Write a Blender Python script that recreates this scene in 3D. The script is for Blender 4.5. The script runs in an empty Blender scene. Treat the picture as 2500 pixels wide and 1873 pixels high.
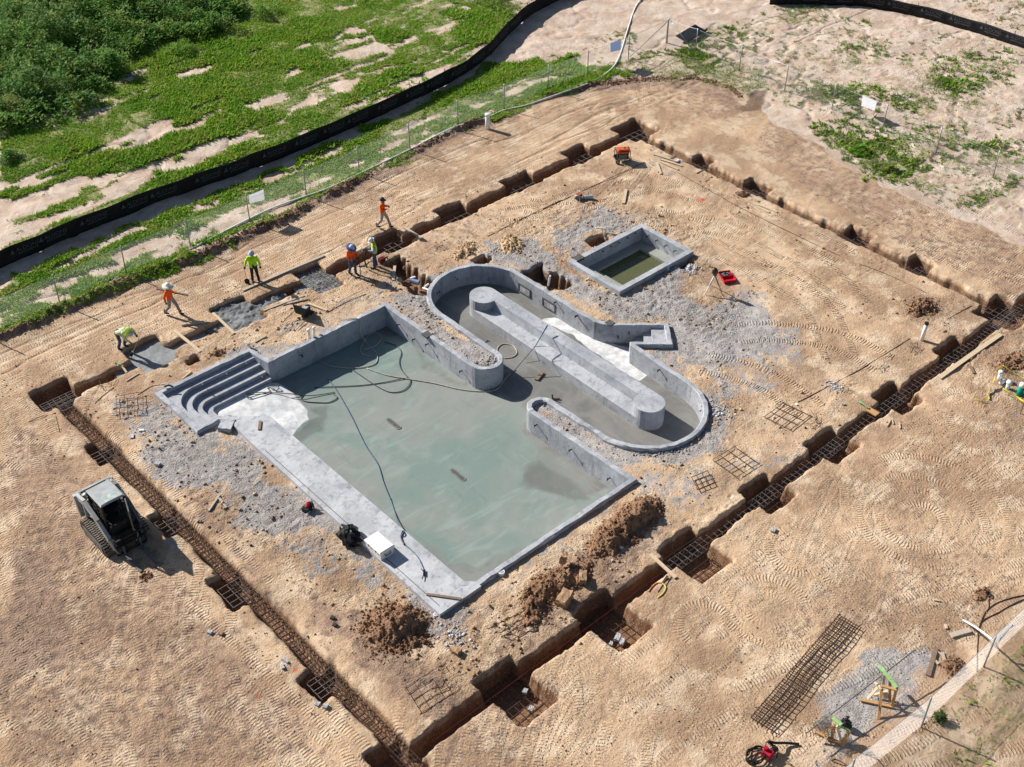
import bpy, bmesh, math, random
import numpy as np
from mathutils import Vector, Matrix, Quaternion
random.seed(7); RNG = np.random.default_rng(7)
S = bpy.context.scene
COL = S.collection

# ------------------------------------------------------------------ camera
CAMF, PITCH, ROLL, YAW = 3041.35, 0.68026, -0.00468, 0.73940
CAMX, CAMY, CAMZ = -31.5, -32.2, 35.0
_ct, _st = math.cos(YAW), math.sin(YAW)
def make_camera():
    cd = bpy.data.cameras.new('camera'); c = bpy.data.objects.new('camera', cd); COL.objects.link(c)
    cd.sensor_width = 36.0; cd.lens = CAMF / 2500 * 36.0; cd.clip_end = 2000; cd.clip_start = 0.5
    r0 = Vector((_ct, -_st, 0)); g = Vector((_st, _ct, 0))
    fwd = g * math.cos(PITCH) + Vector((0, 0, -math.sin(PITCH)))
    dn = -g * math.sin(PITCH) + Vector((0, 0, -math.cos(PITCH)))
    cr, sr = math.cos(ROLL), math.sin(ROLL)
    R = r0 * cr + dn * sr; D = -r0 * sr + dn * cr
    m = Matrix.Identity(4)
    for i in range(3):
        m[i][0] = R[i]; m[i][1] = -D[i]; m[i][2] = -fwd[i]
    m[0][3], m[1][3], m[2][3] = CAMX, CAMY, CAMZ
    c.matrix_world = m
    S.camera = c
make_camera()

# ------------------------------------------------------------------ light
SUNV = Vector((-0.42, 1.46, 1.0)).normalized()
EL = math.asin(SUNV.z); AZ = math.atan2(SUNV.x, SUNV.y)
W = bpy.data.worlds.new('World'); S.world = W; W.use_nodes = True
nt = W.node_tree
sky = nt.nodes.new('ShaderNodeTexSky'); sky.sky_type = 'NISHITA'; sky.sun_disc = False
sky.sun_elevation = EL; sky.sun_rotation = AZ; sky.air_density = 1.0; sky.dust_density = 1.0; sky.ozone_density = 1.5
bg = nt.nodes['Background']; bg.inputs[1].default_value = 0.05
nt.links.new(sky.outputs[0], bg.inputs[0])
sd = bpy.data.lights.new('sun', 'SUN'); sd.energy = 5.0; sd.angle = math.radians(0.5); sd.color = (1.0, 0.95, 0.87)
so = bpy.data.objects.new('sun', sd); COL.objects.link(so)
so.rotation_euler = (-SUNV).to_track_quat('-Z', 'Y').to_euler(); so.location = (-20, 60, 60)
S.view_settings.view_transform = 'Standard'; S.view_settings.look = 'None'
S.view_settings.exposure = 0.58; S.view_settings.gamma = 1.0
S.cycles.max_bounces = 6; S.cycles.transparent_max_bounces = 12
S.cycles.use_denoising = True

# ------------------------------------------------------------------ image tracing helpers: photo pixel -> world point
ZS = {1:(0,0,850/2201),2:(800,0,900/2212),3:(1650,0,850/2201),4:(0,600,850/2201),5:(800,600,900/2212),6:(1650,600,850/2201),7:(0,1200,850/2093),8:(800,1200,900/2212),9:(1650,1200,850/2093),
 'a':(1030,620,400/2209),'b':(1340,740,400/1744),'s':(370,820,430/2212),'k':(1370,520,350/2212),'p':(920,600,400/2209),'l':(250,620,300/1912),'m':(550,580,300/1912),'n':(820,440,300/1775),'t':(150,1130,330/1886),'e':(2250,1380,250/1593),'y':(2300,850,200/1657),'q':(1980,1550,370/1898),'g':(1680,620,200/2212),'r':(1380,320,500/2212),'o':(0,0,2500/2212),'w':(1480,350,200/1271),'c':(720,1220,240/2212),'h':(1560,1340,160/1088),'f':(1500,30,260/1271),'j':(1820,1780,140/1271),'d':(1080,1280,160/1657)}
def ray(n, x, y):
    a, b, s = ZS[n]
    x = a + x*s - 1250; y = b + y*s - 936.5
    c, s_ = math.cos(ROLL), math.sin(ROLL); x, y = c*x - s_*y, s_*x + c*y
    gx, gy, gz = x, CAMF*math.cos(PITCH) - y*math.sin(PITCH), -(CAMF*math.sin(PITCH) + y*math.cos(PITCH))
    return Vector((gx*_ct + gy*_st, -gx*_st + gy*_ct, gz))
def at(n, x, y, z=0.0):
    d = ray(n, x, y); t = (z - CAMZ)/d.z
    return Vector((CAMX + d.x*t, CAMY + d.y*t, z))
def on_plane(n, x, y, p0, nrm):
    d = ray(n, x, y); o = Vector((CAMX, CAMY, CAMZ)); nrm = Vector(nrm)
    return o + d*((Vector(p0) - o).dot(nrm)/d.dot(nrm))

# ------------------------------------------------------------------ noise (numpy)
def _h(ix, iy, seed):
    h = (ix.astype(np.int64)*374761393 + iy.astype(np.int64)*668265263 + seed*982451653) & 0xffffffff
    h = ((h ^ (h >> 13))*1274126177) & 0xffffffff
    return ((h ^ (h >> 16)) & 0xffff).astype(np.float64)/65535.0
def vn(x, y, seed=0):
    xi = np.floor(x); yi = np.floor(y); fx = x - xi; fy = y - yi
    fx = fx*fx*(3 - 2*fx); fy = fy*fy*(3 - 2*fy)
    a = _h(xi, yi, seed); b = _h(xi+1, yi, seed); c = _h(xi, yi+1, seed); d = _h(xi+1, yi+1, seed)
    return (a*(1-fx) + b*fx)*(1-fy) + (c*(1-fx) + d*fx)*fy
def fbm(x, y, o=4, seed=0):
    r = 0; a = .5; t = 0
    for i in range(o):
        r = r + a*vn(x*2**i + 13.7*i, y*2**i - 7.1*i, seed+i); t += a; a *= .5
    return r/t
def sm(e0, e1, x):
    t = np.clip((x - e0)/(e1 - e0), 0, 1); return t*t*(3 - 2*t)

# ------------------------------------------------------------------ materials
MATS = {}
class NG:
    def __init__(s, name):
        m = bpy.data.materials.new(name); m.use_nodes = True; s.m = m; s.t = m.node_tree; s.n = s.t.nodes; s.l = s.t.links
        s.p = s.n['Principled BSDF']; s.out = s.n['Material Output']
        s.p.inputs['Specular IOR Level'].default_value = 0.25
        s.tc = s.n.new('ShaderNodeTexCoord').outputs['Object']
    def put(s, sock, v):
        if hasattr(v, 'is_output') or isinstance(v, bpy.types.NodeSocket): s.l.new(v, sock)
        elif isinstance(v, (tuple, list)): sock.default_value = (*v, 1.0) if len(v) == 3 and len(sock.default_value) == 4 else v
        else: sock.default_value = v
    def noise(s, scale, detail=4, rough=.55, vec=None, dist=0):
        n = s.n.new('ShaderNodeTexNoise'); n.inputs['Scale'].default_value = scale; n.inputs['Detail'].default_value = detail
        n.inputs['Roughness'].default_value = rough; n.inputs['Distortion'].default_value = dist
        s.l.new(vec or s.tc, n.inputs['Vector']); return n.outputs['Fac']
    def voro(s, scale, out='Distance', vec=None):
        n = s.n.new('ShaderNodeTexVoronoi'); n.inputs['Scale'].default_value = scale; s.l.new(vec or s.tc, n.inputs['Vector']); return n.outputs[out]
    def math(s, op, a, b=0.0, c=None, clamp=False):
        n = s.n.new('ShaderNodeMath'); n.operation = op; n.use_clamp = clamp
        s.put(n.inputs[0], a); s.put(n.inputs[1], b)
        if c is not None: s.put(n.inputs[2], c)
        return n.outputs[0]
    def ramp(s, v, a, b, lo=0.0, hi=1.0):
        n = s.n.new('ShaderNodeMapRange'); n.interpolation_type = 'SMOOTHSTEP'
        s.put(n.inputs[0], v); n.inputs[1].default_value = a; n.inputs[2].default_value = b; n.inputs[3].default_value = lo; n.inputs[4].default_value = hi
        return n.outputs[0]
    def mix(s, f, a, b, mode='MIX'):
        n = s.n.new('ShaderNodeMix'); n.data_type = 'RGBA'; n.blend_type = mode
        s.put(n.inputs[0], f); s.put(n.inputs[6], a); s.put(n.inputs[7], b); return n.outputs[2]
    def attr(s, name):
        n = s.n.new('ShaderNodeAttribute'); n.attribute_name = name; return n
    def sep(s, v, kind='ShaderNodeSeparateColor'):
        n = s.n.new(kind); s.l.new(v, n.inputs[0]); return n.outputs
    def mapping(s, scale, rot=(0,0,0)):
        n = s.n.new('ShaderNodeMapping'); n.inputs['Scale'].default_value = scale; n.inputs['Rotation'].default_value = rot
        s.l.new(s.tc, n.inputs['Vector']); return n.outputs[0]
    def bump(s, h, strength=.5, dist=.02):
        n = s.n.new('ShaderNodeBump'); n.inputs['Strength'].default_value = strength; n.inputs['Distance'].default_value = dist
        s.put(n.inputs['Height'], h); s.l.new(n.outputs[0], s.p.inputs['Normal'])
    def done(s, col=None, rough=None, metal=None):
        if col is not None: s.put(s.p.inputs['Base Color'], col)
        if rough is not None: s.put(s.p.inputs['Roughness'], rough)
        if metal is not None: s.put(s.p.inputs['Metallic'], metal)
        return s.m
def simple(name, col, rough=.6, var=.25, scale=6, metal=0.0, bumpd=0.0, dirt=0.0):
    if name in MATS: return MATS[name]
    g = NG(name); n = g.noise(scale, 5)
    dark = tuple(c*(1-var) for c in col); lite = tuple(min(1, c*(1+var*.6)) for c in col)
    c = g.mix(g.ramp(n, .3, .7), dark, lite)
    if dirt: c = g.mix(g.math('MULTIPLY', g.ramp(g.noise(scale*.5, 6), .45, .75), dirt), c, (.30, .21, .13))
    if bumpd: g.bump(g.noise(scale*4, 5), .6, bumpd)
    MATS[name] = g.done(c, rough, metal); return MATS[name]

def mat_ground():
    g = NG('soil')
    A = g.attr('zoneA'); B = g.attr('zoneB'); T = g.attr('tread')
    a = g.sep(A.outputs['Color']); b = g.sep(B.outputs['Color'])
    gray, sand, brown = a[0], a[1], a[2]; rough = A.outputs['Alpha']
    grass, moist, tm = b[0], b[1], b[2]; paint = B.outputs['Alpha']
    n0 = g.noise(.16, 5); n1 = g.noise(.7, 6, .6); n2 = g.noise(2.6, 6, .62); n3 = g.noise(11, 5, .65); n4 = g.noise(45, 4, .7)
    n5 = g.noise(5.5, 6, .7)
    dirt = g.mix(g.ramp(n0, .42, .58), (.56, .39, .250), (.41, .268, .168))
    dirt = g.mix(g.math('MULTIPLY', g.ramp(n1, .48, .62), .75), dirt, (.68, .525, .375))
    dirt = g.mix(g.math('MULTIPLY', g.ramp(n1, .46, .33), .55), dirt, (.345, .215, .138))
    dirt = g.mix(g.math('MULTIPLY', g.ramp(n2, .53, .70), .55), dirt, (.30, .188, .12))
    dirt = g.mix(g.math('MULTIPLY', g.ramp(n5, .55, .68), .6), dirt, (.245, .152, .098))
    dirt = g.mix(g.math('MULTIPLY', g.ramp(n5, .45, .32), .35), dirt, (.71, .57, .43))
    brk = g.math('ADD', g.math('MULTIPLY', g.math('SUBTRACT', n2, .5), 1.1), g.math('MULTIPLY', g.math('SUBTRACT', n3, .5), .7))
    def m_(v, k=1.0, lo=.34, hi=.66): return g.ramp(g.math('ADD', v, g.math('MULTIPLY', brk, k)), lo, hi)
    br = g.mix(g.ramp(n2, .4, .62), (.34, .225, .165), (.215, .14, .105))
    c = g.mix(g.math('MULTIPLY', m_(brown, .8), .82), dirt, br)
    sn = g.mix(g.ramp(n1, .38, .62), (.60, .49, .405), (.48, .35, .27))
    sn = g.mix(g.math('MULTIPLY', g.ramp(n2, .5, .72), .5), sn, (.66, .585, .50))
    c = g.mix(m_(sand, .5), c, sn)
    gr = g.mix(g.ramp(n2, .35, .65), (.43, .43, .445), (.28, .28, .29))
    gr = g.mix(g.math('MULTIPLY', g.ramp(n3, .5, .7), .6), gr, (.52, .525, .55)); gr = g.mix(g.math('MULTIPLY', g.ramp(n1, .52, .68), .5), gr, (.17, .17, .18))
    c = g.mix(g.math('MULTIPLY', m_(gray, 1.5, .36, .74), .82), c, gr)
    c = g.mix(g.math('MULTIPLY', m_(grass, .9, .35, .6), .85), c, g.mix(n2, (.16, .21, .05), (.33, .30, .14)))
    c = g.mix(g.math('MULTIPLY', m_(moist, .5), .8), c, (.14, .085, .055))
    c = g.mix(g.math('MULTIPLY', m_(paint, .9, .4, .8), .75), c, (.62, .13, .07))
    z = g.sep(g.tc, 'ShaderNodeSeparateXYZ')[2]
    clay = g.mix(g.ramp(n3, .35, .65), (.27, .13, .06), (.13, .062, .035))
    c = g.mix(g.math('MULTIPLY', g.ramp(z, -.09, -.26), .85), c, clay)
    # grain + pebbles
    c = g.mix(g.math('MULTIPLY', g.ramp(n4, .5, .78), .45), c, g.mix(.5, c, (.8, .74, .62)))
    c = g.mix(g.math('MULTIPLY', g.ramp(n4, .5, .25), .5), c, g.mix(1.0, c, (.45, .42, .40), 'MULTIPLY'))
    vd = g.voro(9.0); vc = g.voro(9.0, 'Color'); vr = g.sep(vc)[0]
    peb = g.math('MULTIPLY', g.ramp(vd, .34, .22), g.ramp(vr, .72, .8))
    c = g.mix(g.math('MULTIPLY', peb, .55), c, g.mix(vr, (.75, .70, .62), (.5, .44, .36)))
    w = g.math('MULTIPLY', g.ramp(g.math('SINE', g.math('MULTIPLY', T.outputs['Fac'], 2*math.pi/.125)), -.7, .9), 1.0)
    tmask = g.math('MULTIPLY', g.ramp(tm, .1, .95), g.math('MULTIPLY', g.ramp(n1, .36, .56, .10, .62), g.ramp(n2, .3, .55, .5, 1)))
    tmask = g.math('ADD', tmask, g.math('MULTIPLY', g.ramp(tm, 1.05, 1.9), g.ramp(n2, .25, .6, .25, .75)))
    h = g.math('ADD', g.math('MULTIPLY', g.math('MULTIPLY', w, tmask), 1.0), g.math('MULTIPLY', n3, g.math('ADD', .55, g.math('MULTIPLY', rough, 1.6))))
    grd = g.ramp(g.noise(.33, 4, .6), .42, .58, .30, 1.0); h = g.math('ADD', h, g.math('MULTIPLY', grd, g.math('ADD', g.math('ADD', g.math('MULTIPLY', n4, .5), g.math('MULTIPLY', n2, .7)), g.math('MULTIPLY', n5, .8)))); h = g.math('ADD', h, g.math('MULTIPLY', peb, .35))
    g.bump(h, 1.0, .055)
    return g.done(c, .95)

def mat_concrete(name, ca=(.50,.51,.53), cb=(.36,.37,.39), stain=.5, rough=.75, sc=1.0):
    g = NG(name)
    n1 = g.noise(.9*sc, 6, .6); n2 = g.noise(4*sc, 6, .65); n3 = g.noise(22*sc, 5, .7)
    st = g.noise(1.0, 6, .7, g.mapping((1.2, 5.0, .6)))
    c = g.mix(g.ramp(n1, .3, .7), ca, cb)
    c = g.mix(g.math('MULTIPLY', g.ramp(n2, .52, .70), stain), c, tuple(x*.55 for x in cb)); c = g.mix(g.math('MULTIPLY', g.ramp(g.noise(1.7*sc, 5, .6, dist=.6), .55, .68), stain*.8), c, (cb[0]*.62, cb[1]*.62, cb[2]*.68))
    c = g.mix(g.math('MULTIPLY', g.ramp(st, .55, .72), stain*.8), c, tuple(min(1, x*1.22) for x in ca))
    rn = g.noise(1.0, 6, .7, g.mapping((3.5, 3.5, .45)))
    c = g.mix(g.math('MULTIPLY', g.ramp(rn, .54, .70), stain*.9), c, tuple(x*.55 for x in cb))
    c = g.mix(g.math('MULTIPLY', g.ramp(n3, .56, .72), .55), c, tuple(x*.45 for x in cb))
    c = g.mix(g.math('MULTIPLY', g.ramp(n3, .40, .25), .4), c, tuple(min(1, x*1.2) for x in ca))
    g.bump(g.math('ADD', g.math('MULTIPLY', n3, .4), n2), .5, .03)
    return g.done(c, rough)

def mat_poolfloor():
    g = NG('pool_floor_concrete'); A = g.attr('fmask'); a = g.sep(A.outputs['Color'])
    white, green, dark = a[0], a[1], a[2]
    n1 = g.noise(.5, 6, .6, dist=.8); n2 = g.noise(2.2, 6, .65); n3 = g.noise(18, 5, .7)
    sw = g.noise(1.0, 5, .6, g.mapping((.35, 1.8, 1), (0, 0, .5)), 1.5)
    n0 = g.noise(.22, 4, .5, dist=.5); dr = g.noise(1.0, 6, .65, g.mapping((3.2, .5, 1), (0, 0, .35)), .6)
    base = g.mix(g.ramp(n1, .35, .65), (.225, .22, .21), (.16, .157, .15))
    base = g.mix(g.math('MULTIPLY', g.ramp(dr, .5, .7), .45), base, (.29, .285, .27))
    grn = g.mix(g.ramp(n0, .38, .62), (.195, .255, .235), (.245, .262, .245))
    grn = g.mix(g.math('MULTIPLY', g.ramp(sw, .52, .72), .55), grn, (.27, .36, .33))
    grn = g.mix(g.math('MULTIPLY', g.ramp(n1, .5, .68), .5), grn, (.30, .325, .305))
    grn = g.mix(g.math('MULTIPLY', g.ramp(n2, .56, .74), .4), grn, (.175, .205, .19))
    grn = g.mix(g.math('MULTIPLY', g.ramp(dr, .56, .70), .35), grn, (.17, .18, .165))
    c = g.mix(g.ramp(g.math('ADD', green, g.math('MULTIPLY', g.math('SUBTRACT', n2, .5), .8)), .25, .75), base, grn)
    c = g.mix(g.math('MULTIPLY', g.ramp(g.math('ADD', dark, g.math('MULTIPLY', g.math('SUBTRACT', n2, .5), .8)), .25, .75), .6), c, (.125, .13, .12))
    wn = g.math('ADD', g.math('MULTIPLY', g.math('SUBTRACT', n2, .5), .7), g.math('MULTIPLY', g.math('SUBTRACT', n3, .5), .5))
    c = g.mix(g.math('MULTIPLY', g.ramp(g.math('ADD', white, wn), .3, .7), .92), c, g.mix(g.ramp(n2, .35, .65), (.80, .80, .80), (.52, .53, .55)))
    c = g.mix(g.math('MULTIPLY', g.ramp(n3, .58, .72), .3), c, (.12, .12, .115))
    g.bump(g.math('ADD', n2, g.math('MULTIPLY', n3, .3)), .25, .02)
    rr = g.ramp(n0, .35, .65, .22, .55)
    return g.done(c, rr)

def mat_leaf(name, ca, cb, cc):
    g = NG(name); A = g.attr('tint').outputs['Fac']
    n1 = g.noise(.25, 3); n2 = g.noise(1.1, 3)
    c = g.mix(g.ramp(n1, .35, .65), ca, cb); c = g.mix(g.math('MULTIPLY', g.ramp(n2, .45, .7), .7), c, cc)
    c = g.mix(g.math('MULTIPLY', A, .55), c, g.mix(1.0, c, (.45, .5, .4), 'MULTIPLY'))
    t = g.n.new('ShaderNodeBsdfTranslucent'); g.l.new(c, t.inputs[0])
    mx = g.n.new('ShaderNodeMixShader'); mx.inputs[0].default_value = .42
    g.done(c, .7); g.l.new(g.p.outputs[0], mx.inputs[1]); g.l.new(t.outputs[0], mx.inputs[2]); g.l.new(mx.outputs[0], g.out.inputs[0])
    return g.m

def mat_chain(name, cover, col):
    g = NG(name)
    uv = g.n.new('ShaderNodeTexCoord').outputs['UV']; u = g.sep(uv, 'ShaderNodeSeparateXYZ')
    def wire(v):
        f = g.math('FRACT', g.math('MULTIPLY', v, 1/.075)); return g.math('LESS_THAN', f, cover)
    w = g.math('MAXIMUM', wire(g.math('ADD', u[0], u[1])), wire(g.math('SUBTRACT', u[0], u[1])))
    tr = g.n.new('ShaderNodeBsdfTransparent'); mx = g.n.new('ShaderNodeMixShader')
    g.done(col, .5, .0); tl = g.n.new('ShaderNodeBsdfTranslucent'); tl.inputs[0].default_value = (*col, 1); m2 = g.n.new('ShaderNodeMixShader'); m2.inputs[0].default_value = .55; g.l.new(g.p.outputs[0], m2.inputs[1]); g.l.new(tl.outputs[0], m2.inputs[2]); g.l.new(w, mx.inputs[0]); g.l.new(tr.outputs[0], mx.inputs[1]); g.l.new(m2.outputs[0], mx.inputs[2]); g.l.new(mx.outputs[0], g.out.inputs[0])
    return g.m

def mat_backlit_sheet(name, col):  # translucency added so boards facing away from the sun look lit
    g = NG(name); c = g.mix(g.noise(3, 3), col, tuple(x*.9 for x in col)); tl = g.n.new('ShaderNodeBsdfTranslucent'); g.l.new(c, tl.inputs[0]); mx = g.n.new('ShaderNodeMixShader'); mx.inputs[0].default_value = .55
    g.done(c, .5); g.l.new(g.p.outputs[0], mx.inputs[1]); g.l.new(tl.outputs[0], mx.inputs[2]); g.l.new(mx.outputs[0], g.out.inputs[0]); return g.m

def mat_wood(name, ca, cb):
    g = NG(name); n = g.noise(3, 6, .6, g.mapping((1, 14, 14))); n2 = g.noise(7, 4)
    c = g.mix(g.ramp(n, .3, .7), ca, cb); c = g.mix(g.math('MULTIPLY', g.ramp(n2, .55, .75), .4), c, (.45, .42, .38))
    g.bump(n, .3, .005); return g.done(c, .8)

# ------------------------------------------------------------------ mesh builder
class MB:
    def __init__(s): s.v = []; s.f = []
    def add(s, vs, fs):
        o = len(s.v); s.v += [tuple(v) for v in vs]; s.f += [tuple(i + o for i in f) for f in fs]; return s
    def box(s, c, d, rot=None):
        c = Vector(c); hx, hy, hz = d[0]/2, d[1]/2, d[2]/2
        P = [Vector((x*hx, y*hy, z*hz)) for z in (-1, 1) for y in (-1, 1) for x in (-1, 1)]
        if rot is not None: P = [rot @ p for p in P]
        return s.add([p + c for p in P], [(0,2,3,1),(4,5,7,6),(0,1,5,4),(2,6,7,3),(0,4,6,2),(1,3,7,5)])
    def bar(s, p, q, w, h, up=(0,0,1)):
        p, q = Vector(p), Vector(q); d = (q - p); L = d.length; d.normalize(); up = Vector(up)
        if abs(d.dot(up)) > .98: up = Vector((1, 0, 0))
        x = d.cross(up).normalized(); z = x.cross(d)
        R = Matrix((x, d, z)).transposed(); return s.box((p+q)/2, (w, L, h), R)
    def tube(s, pts, r, n=6, cap=True, closed=False):
        pts = [Vector(p) for p in pts]; rs = r if isinstance(r, (list, tuple)) else [r]*len(pts)
        V = []; N = len(pts); prev = None
        for i, p in enumerate(pts):
            a = pts[i-1] if (i > 0 or closed) else pts[0]; b = pts[(i+1) % N] if (i < N-1 or closed) else pts[-1]
            t = (b - a)
            if t.length < 1e-9: t = Vector((0, 0, 1))
            t.normalize()
            if prev is None:
                u = Vector((0, 0, 1)) if abs(t.z) < .9 else Vector((1, 0, 0)); u = (u - t*u.dot(t)).normalized()
            else:
                u = prev - t*prev.dot(t); u = u.normalized() if u.length > 1e-6 else t.orthogonal().normalized()
            prev = u; w = t.cross(u)
            V += [p + (u*math.cos(2*math.pi*k/n) + w*math.sin(2*math.pi*k/n))*rs[i] for k in range(n)]
        F = []
        for i in range(N if closed else N-1):
            j = (i+1) % N
            for k in range(n): F.append((i*n+k, i*n+(k+1) % n, j*n+(k+1) % n, j*n+k))
        if cap and not closed: F += [tuple(range(n))[::-1], tuple(range((N-1)*n, N*n))]
        return s.add(V, F)
    def prism(s, poly, z0, z1):
        n = len(poly); V = [(x, y, z0) for x, y in poly] + [(x, y, z1) for x, y in poly]
        F = [tuple(range(n))[::-1], tuple(range(n, 2*n))] + [(i, (i+1) % n, n+(i+1) % n, n+i) for i in range(n)]
        return s.add(V, F)
    def ball(s, c, r, nu=10, nv=6, sc=(1,1,1)):
        V = []; F = []; c = Vector(c)
        for j in range(nv+1):
            t = math.pi*j/nv
            for i in range(nu):
                a = 2*math.pi*i/nu; V.append(c + Vector((math.sin(t)*math.cos(a)*sc[0], math.sin(t)*math.sin(a)*sc[1], math.cos(t)*sc[2]))*r)
        for j in range(nv):
            for i in range(nu): F.append((j*nu+i, (j+1)*nu+i, (j+1)*nu+(i+1) % nu, j*nu+(i+1) % nu))
        return s.add(V, F)
    def build(s, name, m, parent=None, smooth=False, recalc=True):
        me = bpy.data.meshes.new(name); me.from_pydata(s.v, [], s.f)
        if recalc:
            bm = bmesh.new(); bm.from_mesh(me); bmesh.ops.recalc_face_normals(bm, faces=bm.faces); bm.to_mesh(me); bm.free()
        if m: me.materials.append(m)
        if smooth: me.polygons.foreach_set('use_smooth', [True]*len(me.polygons))
        o = bpy.data.objects.new(name, me); COL.objects.link(o)
        if parent: o.parent = parent
        return o
def np_mesh(name, V, F, m, parent=None, smooth=False):
    me = bpy.data.meshes.new(name); V = np.asarray(V, np.float32); F = np.asarray(F, np.int32); k = F.shape[1]
    me.vertices.add(len(V)); me.vertices.foreach_set('co', V.ravel())
    me.loops.add(F.size); me.loops.foreach_set('vertex_index', F.ravel())
    me.polygons.add(len(F)); me.polygons.foreach_set('loop_start', np.arange(0, F.size, k, dtype=np.int32)); me.polygons.foreach_set('loop_total', np.full(len(F), k, np.int32))
    if smooth: me.polygons.foreach_set('use_smooth', np.ones(len(F), bool))
    me.update(calc_edges=True); me.materials.append(m)
    o = bpy.data.objects.new(name, me); COL.objects.link(o)
    if parent: o.parent = parent
    return o
def grid_mesh(name, xs, ys, Z, m, parent=None, smooth=True):
    nx, ny = len(xs), len(ys); X, Y = np.meshgrid(xs, ys)
    V = np.stack([X.ravel(), Y.ravel(), Z.ravel()], 1)
    i = (np.arange(ny-1)[:, None]*nx + np.arange(nx-1)[None, :]).ravel()
    return np_mesh(name, V, np.stack([i, i+1, i+nx+1, i+nx], 1), m, parent, smooth)
def col_attr(o, name, arr):
    a = o.data.attributes.new(name, 'FLOAT_COLOR', 'POINT'); a.data.foreach_set('color', np.asarray(arr, np.float32).ravel())
def f_attr(o, name, arr, dom='POINT'):
    a = o.data.attributes.new(name, 'FLOAT', dom); a.data.foreach_set('value', np.asarray(arr, np.float32).ravel())
def tag(o, label=None, cat=None, group=None, kind=None):
    if label: o['label'] = label
    if cat: o['category'] = cat
    if group: o['group'] = group
    if kind: o['kind'] = kind
    return o
def thing(name, label, cat, loc=(0,0,0), rz=0.0, group=None):
    o = bpy.data.objects.new(name, None); o.empty_display_size = .3; COL.objects.link(o); o.location = loc; o.rotation_euler = (0, 0, rz)
    return tag(o, label, cat, group)
def copy_tree(o, parent=None):
    c = o.copy(); COL.objects.link(c)
    if parent: c.parent = parent
    for ch in list(o.children): copy_tree(ch, c)
    return c
def smooth_path(P, n=8, closed=False):
    P = [Vector(p) for p in P]; out = []; N = len(P)
    for i in range(N if closed else N-1):
        if closed: a, b, c, d = P[i-1], P[i], P[(i+1) % N], P[(i+2) % N]
        else: a, b, c, d = P[max(i-1, 0)], P[i], P[i+1], P[min(i+2, N-1)]
        for k in range(n):
            t = k/n; out.append(.5*((2*b) + (c-a)*t + (2*a-5*b+4*c-d)*t*t + (3*b-a-3*c+d)*t**3))
    if not closed: out.append(P[-1])
    return out
def inpoly(X, Y, poly):
    r = np.zeros(X.shape, bool); n = len(poly)
    for i in range(n):
        x0, y0 = poly[i][:2]; x1, y1 = poly[(i+1) % n][:2]
        if y0 == y1: continue
        c = ((Y >= min(y0, y1)) & (Y < max(y0, y1))); r ^= c & (X < x0 + (Y - y0)*(x1 - x0)/(y1 - y0))
    return r
def polysdf(X, Y, poly):
    d = np.full(X.shape, 1e9); n = len(poly)
    for i in range(n):
        x0, y0 = poly[i][:2]; x1, y1 = poly[(i+1) % n][:2]; ex, ey = x1-x0, y1-y0; L = ex*ex + ey*ey + 1e-12
        t = np.clip(((X-x0)*ex + (Y-y0)*ey)/L, 0, 1); d = np.minimum(d, (X-x0-t*ex)**2 + (Y-y0-t*ey)**2)
    d = np.sqrt(d); return np.where(inpoly(X, Y, poly), -d, d)
# ------------------------------------------------------------------ plan of the pool (metres, axes of the site)
RIM = .20
def arc(cx, cy, r, a0, a1, n=14):
    return [(cx + r*math.cos(math.radians(a0 + (a1-a0)*i/n)), cy + r*math.sin(math.radians(a0 + (a1-a0)*i/n))) for i in range(n+1)]
POOL = ([(-9.75, 8.05), (-3.08, 8.05), (-3.05, 5.6)] + arc(-2.21, 1.72, .82, 180, 360) + arc(1.05, 5.72, 2.43, 180, 0, 26)
  + [(3.46, 1.9), (3.48, 1.1), (3.54, .45), (3.7, -.02), (4.0, -.40), (5.75, -1.98), (4.93, -2.93), (3.62, -1.78), (3.46, -1.98), (3.42, -3.0), (3.34, -4.3)]
  + arc(.72, -5.35, 2.6, 0, -180, 28) + arc(-2.6, -2.42, .64, 0, 180, 14)
  + [(-3.18, -5), (-3.12, -8.15), (-10.15, -8.15), (-11.36, -8.15), (-11.68, -7.88), (-11.75, 4.9), (-13.2, 6.12), (-13.37, 6.38), (-14.37, 6.33), (-14.37, 9.36), (-9.9, 9.36)])
POOL = POOL[::-1]            # counter-clockwise or not: fixed below
def area(P): return sum(P[i][0]*P[(i+1) % len(P)][1] - P[(i+1) % len(P)][0]*P[i][1] for i in range(len(P)))/2
if area(POOL) < 0: POOL = POOL[::-1]
def offset(P, d):
    n = len(P); out = []
    for i in range(n):
        a, b, c = Vector(P[i-1]), Vector(P[i]), Vector(P[(i+1) % n])
        e0 = (b-a).normalized(); e1 = (c-b).normalized(); n0 = Vector((e0.y, -e0.x)); n1 = Vector((e1.y, -e1.x))
        m = (n0+n1)
        if m.length < 1e-6: m = n0
        m.normalize(); k = d/max(.35, m.dot(n0)); out.append(tuple(b + m*k))
    return out
POOL_OUT = offset(POOL, .25)
POOL_MID = offset(POOL, .13)
DECK = [(-11.68, -7.88), (-11.36, -8.15), (-11.36, -8.48), (-13.37, -8.5), (-13.3, 4.0), (-13.2, 6.12), (-11.75, 4.9)]
SPA_OUT = (6.13, 11.57, 1.30, 4.93); SPA_T = .30
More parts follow.
